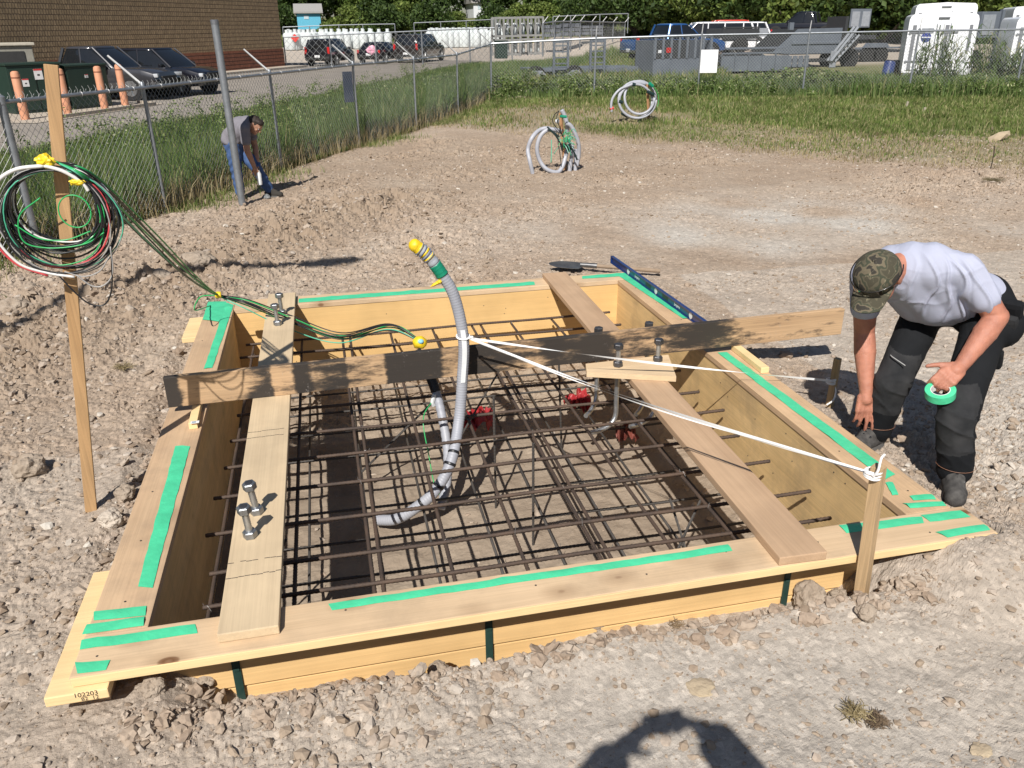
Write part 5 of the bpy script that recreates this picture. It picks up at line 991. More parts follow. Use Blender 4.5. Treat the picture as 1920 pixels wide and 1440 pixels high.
# vehicles on the right
car('blue pickup truck with big chrome-rimmed wheels beyond the back fence','pickup truck',(.985,.17),rear_mid=(AY(1212,110,43)[0],43),kind='pickup',pm=PBL,base=.30,rim=CHR,name='parked_pickup')
car('white van roof showing behind the blue pickup','van',(-.97,.2),front_mid=(AY(1268,100,50)[0],50),kind='bigsuv',pm=PW,base=.3,name='parked_van'); car('white car with dark rear window between the van and the red car','car',(-.97,.2),front_mid=(AY(1330,100,54)[0],54),kind='suv',pm=PW,base=.5)
car('bright red-orange car half hidden behind the white one','car',(-.95,.3),rear_mid=(AY(1380,95,58)[0],58),kind='suv',pm=PR,base=.65)
car('black pickup truck standing higher up in front of the trees','pickup truck',(-.75,.65),rear_mid=(AY(1552,58,55)[0],55),kind='pickup',pm=PB,base=1.0,name='parked_pickup')
t=TR('utility_trailer','black steel-sided utility trailer between the red car and the dump trailer','trailer',1352,100,44); t.bx('side',(0,0,m_(t,26)),(m_(t,80),.05,m_(t,46)),GPD); t.bx('far_side',(0,2,m_(t,26)),(m_(t,80),2.05,m_(t,46)),GPD); t.bx('floor',(0,.06,m_(t,22)),(m_(t,80),1.99,m_(t,25)),GPD); t.bx('top_rail',(-.02,-.03,m_(t,46.5)),(m_(t,81),.07,m_(t,49)),GPD); t.bx('toolbox',(m_(t,84),.2,m_(t,30)),(m_(t,104),.9,m_(t,46)),GPL); t.wheel(m_(t,40),-.1,.4)
sheet('gravel_yard',[(15,33),(40,26),(60,40),(45,70),(22,66),(14,45)],.345,M('yard_gravel',(.40,.36,.30),(.34,.30,.25),scale=3,rough=.95,bump=.3,bscale=20)) if False else None
# ------------------------------------------------ vegetation
def gmat(name,cols,rough=.6,trans=.25):
    m,n,l,p=_new(name); ge=n.new('ShaderNodeNewGeometry'); r_=ramp(n,cols); l.new(ge.outputs['Random Per Island'],r_.inputs[0]); tc=n.new('ShaderNodeTexCoord'); t=noisen(n,l,tc.outputs['Object'],1.1,4); r2=ramp(n,[(.3,.6),(.7,1.25)]); l.new(t.outputs[0],r2.inputs[0]); c=mixc(n,l,.85,r_.outputs[0],r2.outputs[0],'MULTIPLY')
    l.new(c,p.inputs['Base Color']); p.inputs['Roughness'].default_value=rough; p.inputs['Specular IOR Level'].default_value=.3
    tr=n.new('ShaderNodeBsdfTranslucent'); l.new(c,tr.inputs[0]); mx=n.new('ShaderNodeMixShader'); mx.inputs[0].default_value=trans; l.new(p.outputs[0],mx.inputs[1]); l.new(tr.outputs[0],mx.inputs[2]); l.new(mx.outputs[0],n['Material Output'].inputs[0]); return m
GT=gmat('tall_grass_blade',[(0,(.065,.11,.026)),(.5,(.115,.185,.05)),(.85,(.19,.25,.085)),(1,(.38,.33,.18))]); GL=gmat('lawn_blade',[(0,(.085,.135,.028)),(.5,(.15,.205,.05)),(.8,(.25,.26,.10)),(1,(.44,.38,.21))]); GD=gmat('dry_blade',[(0,(.22,.17,.08)),(.6,(.36,.29,.16)),(1,(.48,.40,.25))])
LWD=gmat('weed_leaf',[(0,(.07,.115,.025)),(.6,(.15,.215,.06)),(.92,(.27,.31,.12)),(1,(.5,.5,.33))])
def blades(name,x,y,z,h,wd,lean,mat,curve=.5):
    n=len(x); a=RNG.uniform(0,6.283,n); la=RNG.uniform(0,6.283,n); ln=np.abs(RNG.normal(0,lean,n))*h
    dx=np.cos(a)*wd/2; dy=np.sin(a)*wd/2; lx=np.cos(la)*ln; ly=np.sin(la)*ln; B=np.stack([x,y,z],1)
    o_=np.zeros(n); v=np.stack([B+np.stack([-dx,-dy,o_-.02],1),B+np.stack([dx,dy,o_-.02],1),B+np.stack([lx*.35-dx*.8,ly*.35-dy*.8,h*.55],1),B+np.stack([lx*.35+dx*.8,ly*.35+dy*.8,h*.55],1),B+np.stack([lx,ly,h*(1-curve*.3*(ln/h)**2)],1)],1).reshape(-1,3)
    k=np.arange(n)[:,None]*5; f=np.concatenate([k+[0,1,3],k+[0,3,2],k+[2,3,4]],1).reshape(-1,3); return big(name,v,f,mat)
def leafy(name,x,y,z,h,nl,ls,spread,mat,top=True):
    n=len(x); X=np.repeat(x,nl);Y=np.repeat(y,nl);Z=np.repeat(z,nl);Hh=np.repeat(h,nl); t=RNG.random(n*nl)**.7
    px=X+RNG.normal(0,1,n*nl)*spread*Hh*(1.1-.6*t); py=Y+RNG.normal(0,1,n*nl)*spread*Hh*(1.1-.6*t); pz=Z+Hh*t
    R=rots(n*nl); s=ls*RNG.uniform(.5,1.3,n*nl); q=np.array([[-.5,0,0],[0,-.28,.05],[.5,0,0],[0,.28,.05]]); v=np.einsum('nij,kj->nki',R,q)*s[:,None,None]+np.stack([px,py,pz],1)[:,None]
    f=np.arange(n*nl*4).reshape(-1,4); return big(name,v.reshape(-1,3),f,mat)
def zarr(x,y): return macro(x,y)[0]
# tall grass between the fence and the lot
def strip(n,y0,y1,pw=1.0):
    y=y0+(y1-y0)*RNG.random(n)**pw; fx=fence_x(y); ex=edge_x(y); return fx,ex,y
n=150000; fx,ex,y=strip(n,4,56,1.5); t=RNG.random(n); x=fx-.10-(fx-ex-.25)*t**1.1; pat=.62+.5*fbm(x*.5,y*.5,3,90)
h=np.clip(.58*pat+.2,.12,1.0)*np.clip(1.25-.75*t,.35,1.2)*RNG.uniform(.5,1.15,n); x=x-.0*h
edge=.15*vnoise(x*1.1,y*1.1,seed=95); tag(blades('tall_grass',x,y,zarr(x,y),h,.011+.00035*y,.35,GT),kind='stuff')
n=9000; fx,ex,y=strip(n,5,32,1.4); x=fx+RNG.normal(-.12,.16,n); h=RNG.uniform(.12,.5,n); tag(blades('dry_grass',x,y,zarr(x,y),h,.009,.5,GD),kind='stuff')
n=9000; y=RNG.uniform(6,30,n); x=fence_x(y)+np.abs(RNG.normal(0,.35,n))*(vnoise(y*1.0,y*.3,seed=97)>-.3); h=RNG.uniform(.04,.16,n); tag(blades('short_grass',x,y,zarr(x,y),h,.010,.6,GL),kind='stuff')
n=700; fx,ex,y=strip(n,13,46,1.2); x=fx-.3-(fx-ex-.6)*RNG.random(n); ok=fbm(x*.4,y*.4,2,99)>.05; x,y=x[ok],y[ok]; tag(leafy('weeds',x,y,zarr(x,y),RNG.uniform(.35,.85,len(x)),70,.055,.22,LWD),kind='stuff')
# lawn and its thin, dry front
n=260000; y=9+17*RNG.random(n)**.75; u=RNG.random(n); x=fence_x(y)+.1+u*(21-fence_x(y)); Lm=LAWN(x,y); pt=np.clip(.55+1.1*fbm(x*.55,y*.55,4,121),.08,1); ok=(y<26.4-.262*(x-5.1)) & (RNG.random(n)<(Lm*Lm*.95+.12*ss(.02,.3,Lm))*pt); x,y,Lm=x[ok],y[ok],Lm[ok]
h=(.035+.13*Lm*(.7+.5*fbm(x*.8,y*.8,3,101)))*RNG.uniform(.5,1.3,len(x)); tag(blades('lawn_grass',x,y,heights(x,y)[0] if len(x)<1 else zarr(x,y)+.015,h,.010+.0006*y,.55,GL),kind='stuff')
n=26000; y=RNG.uniform(9,24,n); x=RNG.uniform(2.5,15,n); Lm=LAWN(x,y); ok=(Lm>.01)&(Lm<.75)&(fence_x(y)<x); x,y=x[ok],y[ok]; tag(blades('dry_grass',x,y,zarr(x,y)+.01,RNG.uniform(.03,.1,len(x)),.012,.9,GD),kind='stuff')
# weeds along the back fence, meadow beyond
dirR=(math.cos(math.radians(-15)),math.sin(math.radians(-15)))
def along(n,s0,s1,d0,d1): s=RNG.uniform(s0,s1,n); d=d0+(d1-d0)*RNG.random(n); return 5.1+s*dirR[0]-d*dirR[1]*-1*-1, 25.2+s*dirR[1]+d*dirR[0]
x,y=along(620,-.2,19,-.55,.9); ok=vnoise(x*.9,y*.9,seed=103)>-.55; x,y=x[ok],y[ok]; tag(leafy('weeds',x,y,zarr(x,y),RNG.uniform(.27,.68,len(x))*(.85+.5*vnoise(x*.5,y*.5,seed=104)),75,.075,.22,LWD),kind='stuff')
x,y=along(26000,-.3,20,-.7,2.6); tag(blades('tall_grass',x,y,zarr(x,y),RNG.uniform(.15,.6,len(x))*(.75+.5*vnoise(x*.6,y*.6,seed=106)),.024,.35,GT),kind='stuff')
n=60000; y=27+24*RNG.random(n)**1.2; x=6+(y-25)*.32+RNG.random(n)*(10+.2*y); ok=(x>edge_x(y)+1.0)&(x<14+(y-27)*.35); x,y=x[ok],y[ok]; tag(blades('meadow_grass',x,y,zarr(x,y),RNG.uniform(.15,.5,len(x))*(.8+.4*fbm(x*.3,y*.3,2,105)),.04,.4,GL),kind='stuff')
n=30000; y=RNG.uniform(86,112,n); x=RNG.uniform(-6,60,n); tag(blades('meadow_grass',x,y,zarr(x,y),RNG.uniform(.3,.8,n),.14,.4,GL),kind='stuff')
x,y=along(420,8,20,1.0,3.4); ok=vnoise(x*.5,y*.5,seed=113)>-.35; x,y=x[ok],y[ok]; tag(leafy('weeds',x,y,zarr(x,y),RNG.uniform(.3,.6,len(x))*(.85+.4*vnoise(x*.4,y*.4,seed=114)),80,.085,.24,LWD),kind='stuff')
x,y=along(14000,6,20,.8,4.0); tag(blades('tall_grass',x,y,zarr(x,y),RNG.uniform(.2,.6,len(x))*(.8+.4*vnoise(x*.5,y*.5,seed=116)),.028,.3,GT),kind='stuff')
# reeds by the white trailers
def reed(px,Yd,H,label):
    g=AY(px,150,Yd); z0=zg(g[0],g[1]); o=thing('reed_clump',label,'reeds',(g[0],g[1],z0),group='tall reeds in front of the white trailers')
    vs=[];fs=[]; k=0; mm_=MB()
    for i in range(16):
        bx_,by_=RNG.normal(0,.16,2); hh=H*RNG.uniform(.6,1.1); lx,ly=RNG.normal(0,.12,2); mm_.tube(spl([V(bx_,by_,-.1),V(bx_+lx*.4,by_+ly*.4,hh*.5),V(bx_+lx,by_+ly,hh)],4),[.009]*4+[.006]*4+[.003],4)
        for j in range(6):
            t=.25+.12*j; a=RNG.uniform(0,6.28); L=RNG.uniform(.25,.5); p_=V(bx_+lx*t,by_+ly*t,hh*t); e=V(math.cos(a),math.sin(a),0)
            sd_=V(-e[1],e[0],0)*.016; q=[p_-sd_,p_+sd_,p_+e*L*.5+V(0,0,L*.45)+sd_,p_+e*L*.5+V(0,0,L*.45)-sd_,p_+e*L+V(0,0,L*.2)]; mm_.add(q,[(0,1,2,3),(3,2,4)])
    mm_.build('foliage',GT,o); return o
for i,(px,Yd,H) in enumerate([(1722,24.2,1.7),(1748,24.0,1.9),(1768,24.4,1.6),(1840,23.8,1.9),(1862,24,1.6),(1888,23.6,1.1),(1912,23.2,1.7),(1780,24.3,1.4),(1827,24.2,1.5),(1903,24.4,1.3)]):
    reed(px,Yd,H,['thin reed tuft before the left door of the white trailer','taller reed tuft before the middle of the white trailer doors','reed tuft before the right door of the white trailer','reed clump right of the white drum','dense reed clump below the grey box trailer','reed clump left of the cut-off white trailer','tallest reed clump at the right edge of the photo','low reed tuft just left of the white drum','low reed tuft just right of the white drum','reed clump before the cut-off white trailer'][i])
# straw tuft in the gravel, board stubs, slab and stick
def tuft(px,py,n,s_,label,mat=GD):
    g=G(px,py,-.2); z0=ground_z(g[0],g[1]); m=MB()
    for i in range(n):
        a=RNG.uniform(0,6.28); L=s_*RNG.uniform(.4,1.1); b0_=V(RNG.normal(0,s_*.25),RNG.normal(0,s_*.25),.0); e=b0_+V(math.cos(a)*L,math.sin(a)*L,abs(RNG.normal(0,s_*.25))); mid=(b0_+e)/2+V(RNG.normal(0,.01),RNG.normal(0,.01),s_*.12); m.tube([b0_,mid,e],.0016,3)
    o=m.build('straw_tuft',mat); o.location=(g[0],g[1],z0+.01); return tag(o,label,'straw',group='dry straw tufts on the dirt')
tuft(1600,1352,90,.05,'blond straw tuft in the gravel at the bottom right'); tuft(1640,1362,120,.042,'brown root tuft just right of the blond straw',M('root_brown',(.13,.09,.055),rough=.9)); tuft(1272,1128,50,.03,'straw caught in the clods under the front board',M('root_brown2',(.22,.16,.1)))
tuft(1860,345,120,.16,'dark dried grass patch near the right edge',M('dead_grass',(.16,.13,.07))); tuft(232,700,70,.08,'dry root tuft left of the beam end')
for px,py,w_,lab in ((1698,208,.05,'left one of two pale broken wood stubs in the lawn'),(1730,220,.05,'right one of two pale broken wood stubs in the lawn')):
    g=G(px,py,.0); z0=zg(g[0],g[1]); g=G(px,py,z0); m=MB().bbox((0,0,.1),(w_,.035,.28),.006,rot=np.array([[1,0,.15],[0,1,0],[-.15,0,1]])); o=m.build('wood_stub',M('weathered_wood',(.42,.38,.30),(.3,.26,.2),rough=.9)); o.location=tuple(g); tag(o,lab,'wood stub',group='wood stubs in the lawn')
g=G(1872,262,-.15); Pq,Fq=ico(1); Pq=Pq*(1+.2*vnoise(Pq[:,0]*2,Pq[:,1]*2,Pq[:,2]*2+4))[:,None]*V(.25,.12,.075); o=big('rock',Pq@np.array([[1,0,-.32],[0,1,0],[.32,0,1]]).T,Fq,TANST); o.location=(g[0],g[1],g[2]+.06); tag(o,'tan slab sticking up from the thin grass at the right edge','rock')
o=MB().tube([V(0,0,-.1),V(.01,0,.2),V(-.01,0,.42)],.008,6).build('thin_stick',M('dark_stick',(.06,.045,.03))); g=G(1855,325,-.2); o.location=tuple(g); tag(o,'thin dark stick standing upright near the right edge','stick')
g=G(975,190,.0); Pq=ico(3)[0]; Pq=Pq*(1+.3*vnoise(Pq[:,0]*3,Pq[:,1]*3,Pq[:,2]*3+4))[:,None]*V(.75,.3,.13); o=big('dirt_heap',Pq,Fq,CL); o.location=(g[0],g[1],zg(g[0],g[1])+.02); tag(o,'low heap of pale dry earth in the grass before the back fence','dirt heap')
# ------------------------------------------------ trees
BARK=M('bark',(.09,.07,.05),(.05,.04,.03),scale=6,rough=.9,bump=.5)
def leafmat(name,a,b_,c): return gmat(name,[(0,a),(.6,b_),(1,c)],trans=.3)
LM=[leafmat('leaf_dark',(.028,.052,.012),(.055,.095,.022),(.10,.15,.035)),leafmat('leaf_mid',(.045,.08,.015),(.09,.145,.028),(.17,.22,.05)),leafmat('leaf_light',(.07,.105,.02),(.14,.195,.04),(.23,.28,.075))]
def crown(R,H,n,ls,mat,par,nc=34):
    c=RNG.normal(size=(nc,3)); c/=np.linalg.norm(c,axis=1)[:,None]; c*=RNG.uniform(.35,.95,(nc,1)); c[:,2]=c[:,2]*.5+.5; c*=V(R,R,H); rr=RNG.uniform(.22,.42,nc)*R
    k=RNG.integers(0,nc,n); d=RNG.normal(size=(n,3)); d/=np.linalg.norm(d,axis=1)[:,None]; d[:,2]*=.8; p_=c[k]+d*(rr[k]*RNG.uniform(.55,1.05,n)**.5)[:,None]; p_[:,2]=np.maximum(p_[:,2],.05)
    R_=rots(n); s=ls*RNG.uniform(.5,1.4,n); q=np.array([[-.5,0,0],[0,-.33,.08],[.5,0,0],[0,.33,.08]]); v=np.einsum('nij,kj->nki',R_,q)*s[:,None,None]+p_[:,None]
    o=big('crown',v.reshape(-1,3),np.arange(n*4).reshape(-1,4),mat); o.parent=par; return o,c,rr
def tree(kind,R,H,tz,n,ls,mat,name='leafy_tree'):
    o=thing(name,'x','tree',(0,0,0)); cr,c,rr=crown(R,H,n,ls,mat,o); cr.location=(0,0,tz)
    m=MB().tube([V(0,0,-.4),V(.1,0,tz*.6),V(.0,.1,tz+H*.45)],[.28,.22,.1],8)
    for i in range(6): m.tube([V(0,0,tz*.7),V(*(c[i]*.5))+V(0,0,tz*.8),V(*c[i])+V(0,0,tz)],[.12,.08,.03],5)
    m.build('trunk',BARK,o,smooth=True); return o
protos=[tree(0,5.2,8.5,.6,9000,.46,LM[0]),tree(1,4.2,6.5,.4,8000,.42,LM[1]),tree(2,2.6,3.2,.1,6000,.30,LM[2],'bush'),tree(0,4.8,7.6,.5,8500,.44,LM[1]),tree(0,3.2,3.8,.1,6500,.32,LM[0],'bush')]
used=[False]*5
def plant(k,px,Yd,s,lab):
    x=AY(px,30,Yd)[0]; z=zg(x,Yd); 
    if not used[k]: o=protos[k]; o.location=(x,Yd,z); o.scale=(s,)*3; used[k]=True
    else: o=dup(protos[k],(x,Yd,z),rotz=RNG.uniform(0,6),scale=s)
    o['label']=lab; o['group']='bushes beyond the yard' if k in (2,4) else 'trees beyond the yard'; o['category']='bush' if k in(2,4) else 'tree'
row=[(470,120,0),(560,125,3),(640,122,0),(720,118,1),(800,124,0),(890,128,3),(970,118,0),(1050,112,1),(1130,116,0),(1210,108,0),(1290,106,3),(1370,104,1),(1450,106,0),(1530,102,3),(1610,100,0),(1690,98,1),(1770,100,0),(1850,98,3),(1930,96,0),(2010,98,1)]
for i,(px,Yd,k) in enumerate(row): plant(k,px+RNG.uniform(-15,15),Yd,RNG.uniform(1.0,1.3),f"{['dark','mid-green','','lighter green'][k] if k!=1 else 'mid-green'} tree, {ORD[i]} from the left in the back row of trees")
row=[(512,105,.9,4),(585,86,.42,2),(625,96,.7,2),(665,94,1.0,2),(715,92,1.0,4),(765,94,1.1,2),(802,92,1.0,4),(850,100,.8,2),(945,96,.9,4),(985,92,1.0,2),(1030,90,.9,2),(1080,88,1.0,4),(1120,88,.7,2),(1195,84,1.2,4),(1240,82,1.1,4),(1285,80,1.2,2),(1335,80,1.2,4),(1385,78,1.3,2),(1440,76,1.3,4),(1490,74,1.3,2),(1550,74,1.4,4),(1610,72,1.4,2),(1665,70,1.4,4),(1730,70,1.4,2),(1790,70,1.4,4),(1850,68,1.4,2),(1910,68,1.5,4),(1970,68,1.5,4)]
for i,(px,Yd,s,k) in enumerate(row): plant(k,px,Yd,s*(1.0 if px<1150 else 1.25),f"{'dark' if k==4 else 'light green'} bush in front of the trees, {ORD[i]} from the brick building")
# ------------------------------------------------ people
ICO2=ico(3)
def union(caps,voxel,smooth_n=6,name='x'):
    """caps: (p0,r0,p1,r1) round cones or (centre,(rx,ry,rz),R) ellipsoids; returns one continuous mesh"""
    Pv,Fv=ICO2; vs=[];fs=[];k=0
    def addv(P):
        nonlocal k; vs.append(P); fs.append(Fv+k); k+=len(P)
    for c in caps:
        if len(c)==4:
            p0,r0,p1,r1=c; p0=np.asarray(p0,float);p1=np.asarray(p1,float); n=max(2,int(np.linalg.norm(p1-p0)/(.22*min(r0,r1)))+1)
            for t in np.linspace(0,1,n): addv(Pv*(r0+(r1-r0)*t)+p0+(p1-p0)*t)
        else:
            ctr,rad,R=c; P=Pv*V(*rad); P=P@np.asarray(R).T if R is not None else P; addv(P+np.asarray(ctr))
    o=big('tmp_union',np.vstack(vs),np.vstack(fs),DK); rm=o.modifiers.new('r','REMESH'); rm.mode='VOXEL'; rm.voxel_size=voxel; sm=o.modifiers.new('s','SMOOTH'); sm.factor=.5; sm.iterations=smooth_n
    bpy.context.view_layer.update(); me=bpy.data.meshes.new_from_object(o.evaluated_get(bpy.context.evaluated_depsgraph_get())); old=o.data; bpy.data.objects.remove(o); bpy.data.meshes.remove(old)
    return me
def finish(me,name,mat,par,disp=None):
    me.materials.clear(); me.materials.append(mat); n=len(me.vertices); co=np.empty(n*3,np.float32); me.vertices.foreach_get('co',co); co=co.reshape(-1,3).astype(float)
    if disp is not None:
        nr=np.empty(n*3,np.float32); me.vertices.foreach_get('normal',nr); nr=nr.reshape(-1,3); co=co+nr*disp(co)[:,None]
    q_=par
    while q_ is not None and not q_.get('_w'): q_=q_.parent
    if q_ is not None: co=co-V(*q_['_w'])
    me.vertices.foreach_set('co',co.astype(np.float32).ravel()); me.polygons.foreach_set('use_smooth',np.ones(len(me.polygons),bool)); me.update(); me.name=name
    o=bpy.data.objects.new(name,me); C.objects.link(o); o.parent=par; return o
def n3(co,s,seed=0): return vnoise(co[:,0]*s+seed,co[:,1]*s,co[:,2]*s+.37,seed=seed)
def unit(v): v=np.asarray(v,float); return v/np.linalg.norm(v)
def frame(fwd,up): f=unit(fwd); s=unit(np.cross(f,up)); u_=np.cross(s,f); return np.stack([s,f,u_],1)   # columns: right, forward, up
def hand(wrist,pdir,pn,side,curl,sc=1.0,spread=.12,thumb=.5,curls=None):
    """palm along pdir, back of the hand facing pn; side=+1: thumb on cross(pdir,pn) side. curl in radians per joint"""
    d=unit(pdir); n_=unit(pn-d*np.dot(pn,d)) if True else pn; s=np.cross(d,n_)*side; caps=[]; w_=np.asarray(wrist,float)
    caps.append((w_,.027*sc,w_+d*.03*sc,.030*sc))
    base=[.034,.012,-.011,-.031]; ln=[.038,.043,.040,.030]; rr=[.0092,.0095,.009,.0080]
    for b_ in base: caps.append((w_+d*.02*sc+s*b_*.7*sc,.015*sc,w_+d*.082*sc+s*b_*sc,.0125*sc))
    for i,b_ in enumerate(base):
        p=w_+d*.086*sc+s*b_*sc; dirn=unit(d+s*b_*spread*14); a=0; cl=curls[i] if curls else curl
        for j,(lf,rf) in enumerate(((1,1.0),(.68,.9),(.52,.8))):
            a+=cl*(1 if j else .7); dj=unit(dirn*math.cos(a)-n_*math.sin(a)); q=p+dj*ln[i]*lf*sc*1.02; caps.append((p,rr[i]*rf*1.06*sc,q,rr[i]*rf*.93*sc)); p=q
    tb=w_+d*.028*sc+s*.028*sc; td=unit(d*.72+s*.75-n_*(.25+thumb*.3)); q=tb+td*.038*sc; caps.append((tb,.0145*sc,q,.0118*sc)); q2=q+unit(td+d*.25)*.032*sc; caps.append((q,.0112*sc,q2,.0098*sc)); caps.append((q2,.0098*sc,q2+unit(td+d*.55)*.022*sc,.0082*sc))
    return caps
def headcaps(c,R,s=1.0):
    """c = centre of the skull; R columns right, forward(face), up"""
    f=lambda x,y,z: c+R@V(x,y,z)*s
    return [(f(0,0,.015),(.076*s,.096*s,.088*s),R),(f(0,.018,-.055),(.060*s,.075*s,.062*s),R),(f(0,.055,-.090),(.034*s,.034*s,.026*s),R),(f(0,.085,.022),(.055*s,.016*s,.012*s),R),
        (f(0,.090,.012),.0085*s,f(0,.112,-.028),.0125*s),(f(-.011,.1,-.030),.008*s,f(.011,.1,-.030),.008*s),(f(-.022,.088,-.058),.0065*s,f(.022,.088,-.058),.0065*s),(f(-.019,.087,-.067),.007*s,f(.019,.087,-.067),.007*s),
        (f(-.082,-.008,.004),(.011*s,.022*s,.034*s),R),(f(.082,-.008,.004),(.011*s,.022*s,.034*s),R),(f(.038,.070,-.02),(.022*s,.02*s,.02*s),R),(f(-.038,.070,-.02),(.022*s,.02*s,.02*s),R)]
SKIN=M('sunburnt_skin',(.47,.20,.13),(.33,.135,.09),scale=16,rough=.55,bump=.35,bscale=160,trans=.12); SKIN2=M('tanned_skin',(.45,.25,.17),(.36,.19,.125),scale=22,rough=.55,trans=.1); EYE=M('eye_white',(.7,.7,.7),rough=.2); IRIS=M('dark_iris',(.03,.02,.015),rough=.2)
def eyes(c,R,par,s=1.0):
    for x in(-.031,.031):
        e=c+R@V(x*s,.083*s,.004*s); o=MB().lathe([(0,-.011*s),(.008*s,-.008*s),(.0115*s,0),(.008*s,.008*s),(0,.011*s)],e,12).build('eye',EYE,par,smooth=True); e2=e+R@V(0,.0085*s,0); MB().lathe([(0,-.005*s),(.004*s,-.003*s),(.0055*s,0),(.004*s,.003*s),(0,.005*s)],e2,10).build('iris',IRIS,o,smooth=True)
def boot(par,ankle,toe_dir,mat,sole,sc=1.0,laces=True,zg_=None):
    d=V(toe_dir[0],toe_dir[1],0); d=unit(d); s=V(-d[1],d[0],0); a=np.asarray(ankle,float); g=V(a[0],a[1],zg_)
    caps=[(a+V(0,0,.06),.052*sc,a,.052*sc),(a,.052*sc,g+V(0,0,.055)-d*.03,.047*sc),(g+V(0,0,.055)-d*.03,.046*sc,g+V(0,0,.055)+d*.06,.046*sc),(g+V(0,0,.052)+d*.05,.046*sc,g+V(0,0,.043)+d*.17,.042*sc),(a+V(0,0,.01),.045*sc,g+V(0,0,.07)+d*.10,.038*sc),(g+V(0,0,.042)+d*.12+s*.012,.040*sc,g+V(0,0,.040)+d*.175-s*.006,.040*sc)]
    b_=finish(union(caps,.007,4),'boot',mat,par,disp=lambda co:.0015*n3(co,40,3))
    m=MB(); pl=[]
    for t in np.linspace(0,2*math.pi,22)[:-1]:
        x=math.cos(t); y=math.sin(t); wd=.046 if x<0 else .050; L=.085 if x<0 else .20; pl.append(g+d*(x*L+.005)+s*y*wd)
    m.add([p+V(0,0,.0) for p in pl]+[p+V(0,0,.028) for p in pl],[tuple(range(20,-1,-1)),tuple(range(21,42))]+[(i,(i+1)%21,(i+1)%21+21,i+21) for i in range(21)]); m.build('sole',sole,b_,fix=True)
    if laces:
        m=MB()
        for k in range(5):
            t=k/4; c0=a+V(0,0,.035-.0*t)+d*(.045+.06*t)+V(0,0,-.045*t); m.tube([c0+s*.03+V(0,0,-.01),c0+d*.012+V(0,0,.010),c0-s*.03+V(0,0,-.01)],.0032,5)
        m.tube(spl([c0,c0+s*.04,c0+d*.02-V(0,0,.02)],4),.003,5); m.build('laces',DK,b_)
    return b_
def camo():
    m,n,l,p=_new('camo_cloth'); tc=n.new('ShaderNodeTexCoord'); src=tc.outputs['Object']; t=noisen(n,l,src,15,1.5,.5); r_=ramp(n,[(.0,(.05,.045,.028)),(.42,(.085,.075,.048)),(.47,(.042,.046,.028)),(.55,(.12,.10,.065)),(.62,(.03,.026,.02))],'CONSTANT'); l.new(t.outputs[0],r_.inputs[0])
    t2=noisen(n,l,src,1,6,.8,(60,60,22)); r2=ramp(n,[(.58,0),(.66,.85)]); l.new(t2.outputs[0],r2.inputs[0]); c=mixc(n,l,r2.outputs[0],r_.outputs[0],(.27,.24,.16)); t3=noisen(n,l,src,1,5,.8,(24,70,70)); r3=ramp(n,[(.60,0),(.68,.8)]); l.new(t3.outputs[0],r3.inputs[0]); c=mixc(n,l,r3.outputs[0],c,(.03,.028,.02))
    l.new(c,p.inputs['Base Color']); p.inputs['Roughness'].default_value=.9; return m
def cloth(name,c1,c2=None,sc=6,bump=.3): return M(name,c1,c2 or tuple(q*.85 for q in c1),scale=sc,rough=.92,bump=bump,bscale=300,spec=.15)
# ---- the worker bending over the form
GZ=-.2
A=dict(neck=V(2.80,3.43,.92),head=V(2.600,3.370,.86),shL=V(2.985,3.27,.895),shR=V(2.70,3.60,.80),elL=V(3.14,3.165,.68),wrL=V(2.925,3.09,.470),elR=V(2.745,3.60,.48),wrR=V(2.725,3.475,.185),pel=V(3.20,3.45,.66),hipL=V(3.19,3.27,.60),hipR=V(3.10,3.60,.60),knL=V(2.87,2.99,.23),knR=V(2.83,3.42,.25),anL=V(2.925,2.985,-.055),anR=V(2.83,3.475,-.05))
wk=thing('person','worker in pale t-shirt and camouflage cap bending over the right side of the form','person',(3.0,3.3,GZ),world=True)
fw=unit(V(-.86,-.50,0)); Rh=frame(unit(V(-.60,-.42,-.68)),V(-.55,-.35,.75))
Hc=A['head']
HSC=1.13
caps=headcaps(Hc,Rh,HSC)+[(Hc-Rh[:,1]*.03-Rh[:,2]*.04,.068,A['neck'],.066),(A['neck'],.07,A['neck']*.5+(A['shL']+A['shR'])*.25,.08)]
tor=[(A['neck']*.4+.3*(A['shL']+A['shR']),.10,A['pel'],.12)]
for sd_,(sh_,el2,wr) in (('L',(A['shL'],A['elL'],A['wrL'])),('R',(A['shR'],A['elR'],A['wrR']))):
    caps+=[(A['neck'],.06,sh_,.066),(sh_,.066,sh_*.45+el2*.55,.062),(sh_*.45+el2*.55,.062,el2,.053),(el2,.054,el2*.68+wr*.32,.057),(el2*.68+wr*.32,.056,wr,.034)]
dL=unit(V(-.80,-.22,-.40)); hL=hand(A['wrL'],dL,unit(V(-.25,-.62,.70)),1,.62,1.2,curls=[.78,.85,.9,.95],thumb=-.6,spread=.05)
dR=unit(V(-.06,-.22,-.9)); hR=hand(A['wrR'],dR,unit(V(-.25,-.85,.2)),-1,.22,1.22,spread=.2,curls=[.12,.2,.35,.4],thumb=.1)
body=finish(union(caps+tor+hL+hR+[(A['pel'],.11,A['hipL'],.07),(A['pel'],.11,A['hipR'],.07),(A['hipL'],.06,A['knL'],.045),(A['hipR'],.06,A['knR'],.045),(A['knL'],.045,A['anL'],.03),(A['knR'],.045,A['anR'],.03)],.0055,3),'body',SKIN,wk,disp=lambda co:.0010*n3(co,60,7))
eyes(Hc,Rh,wk,HSC)
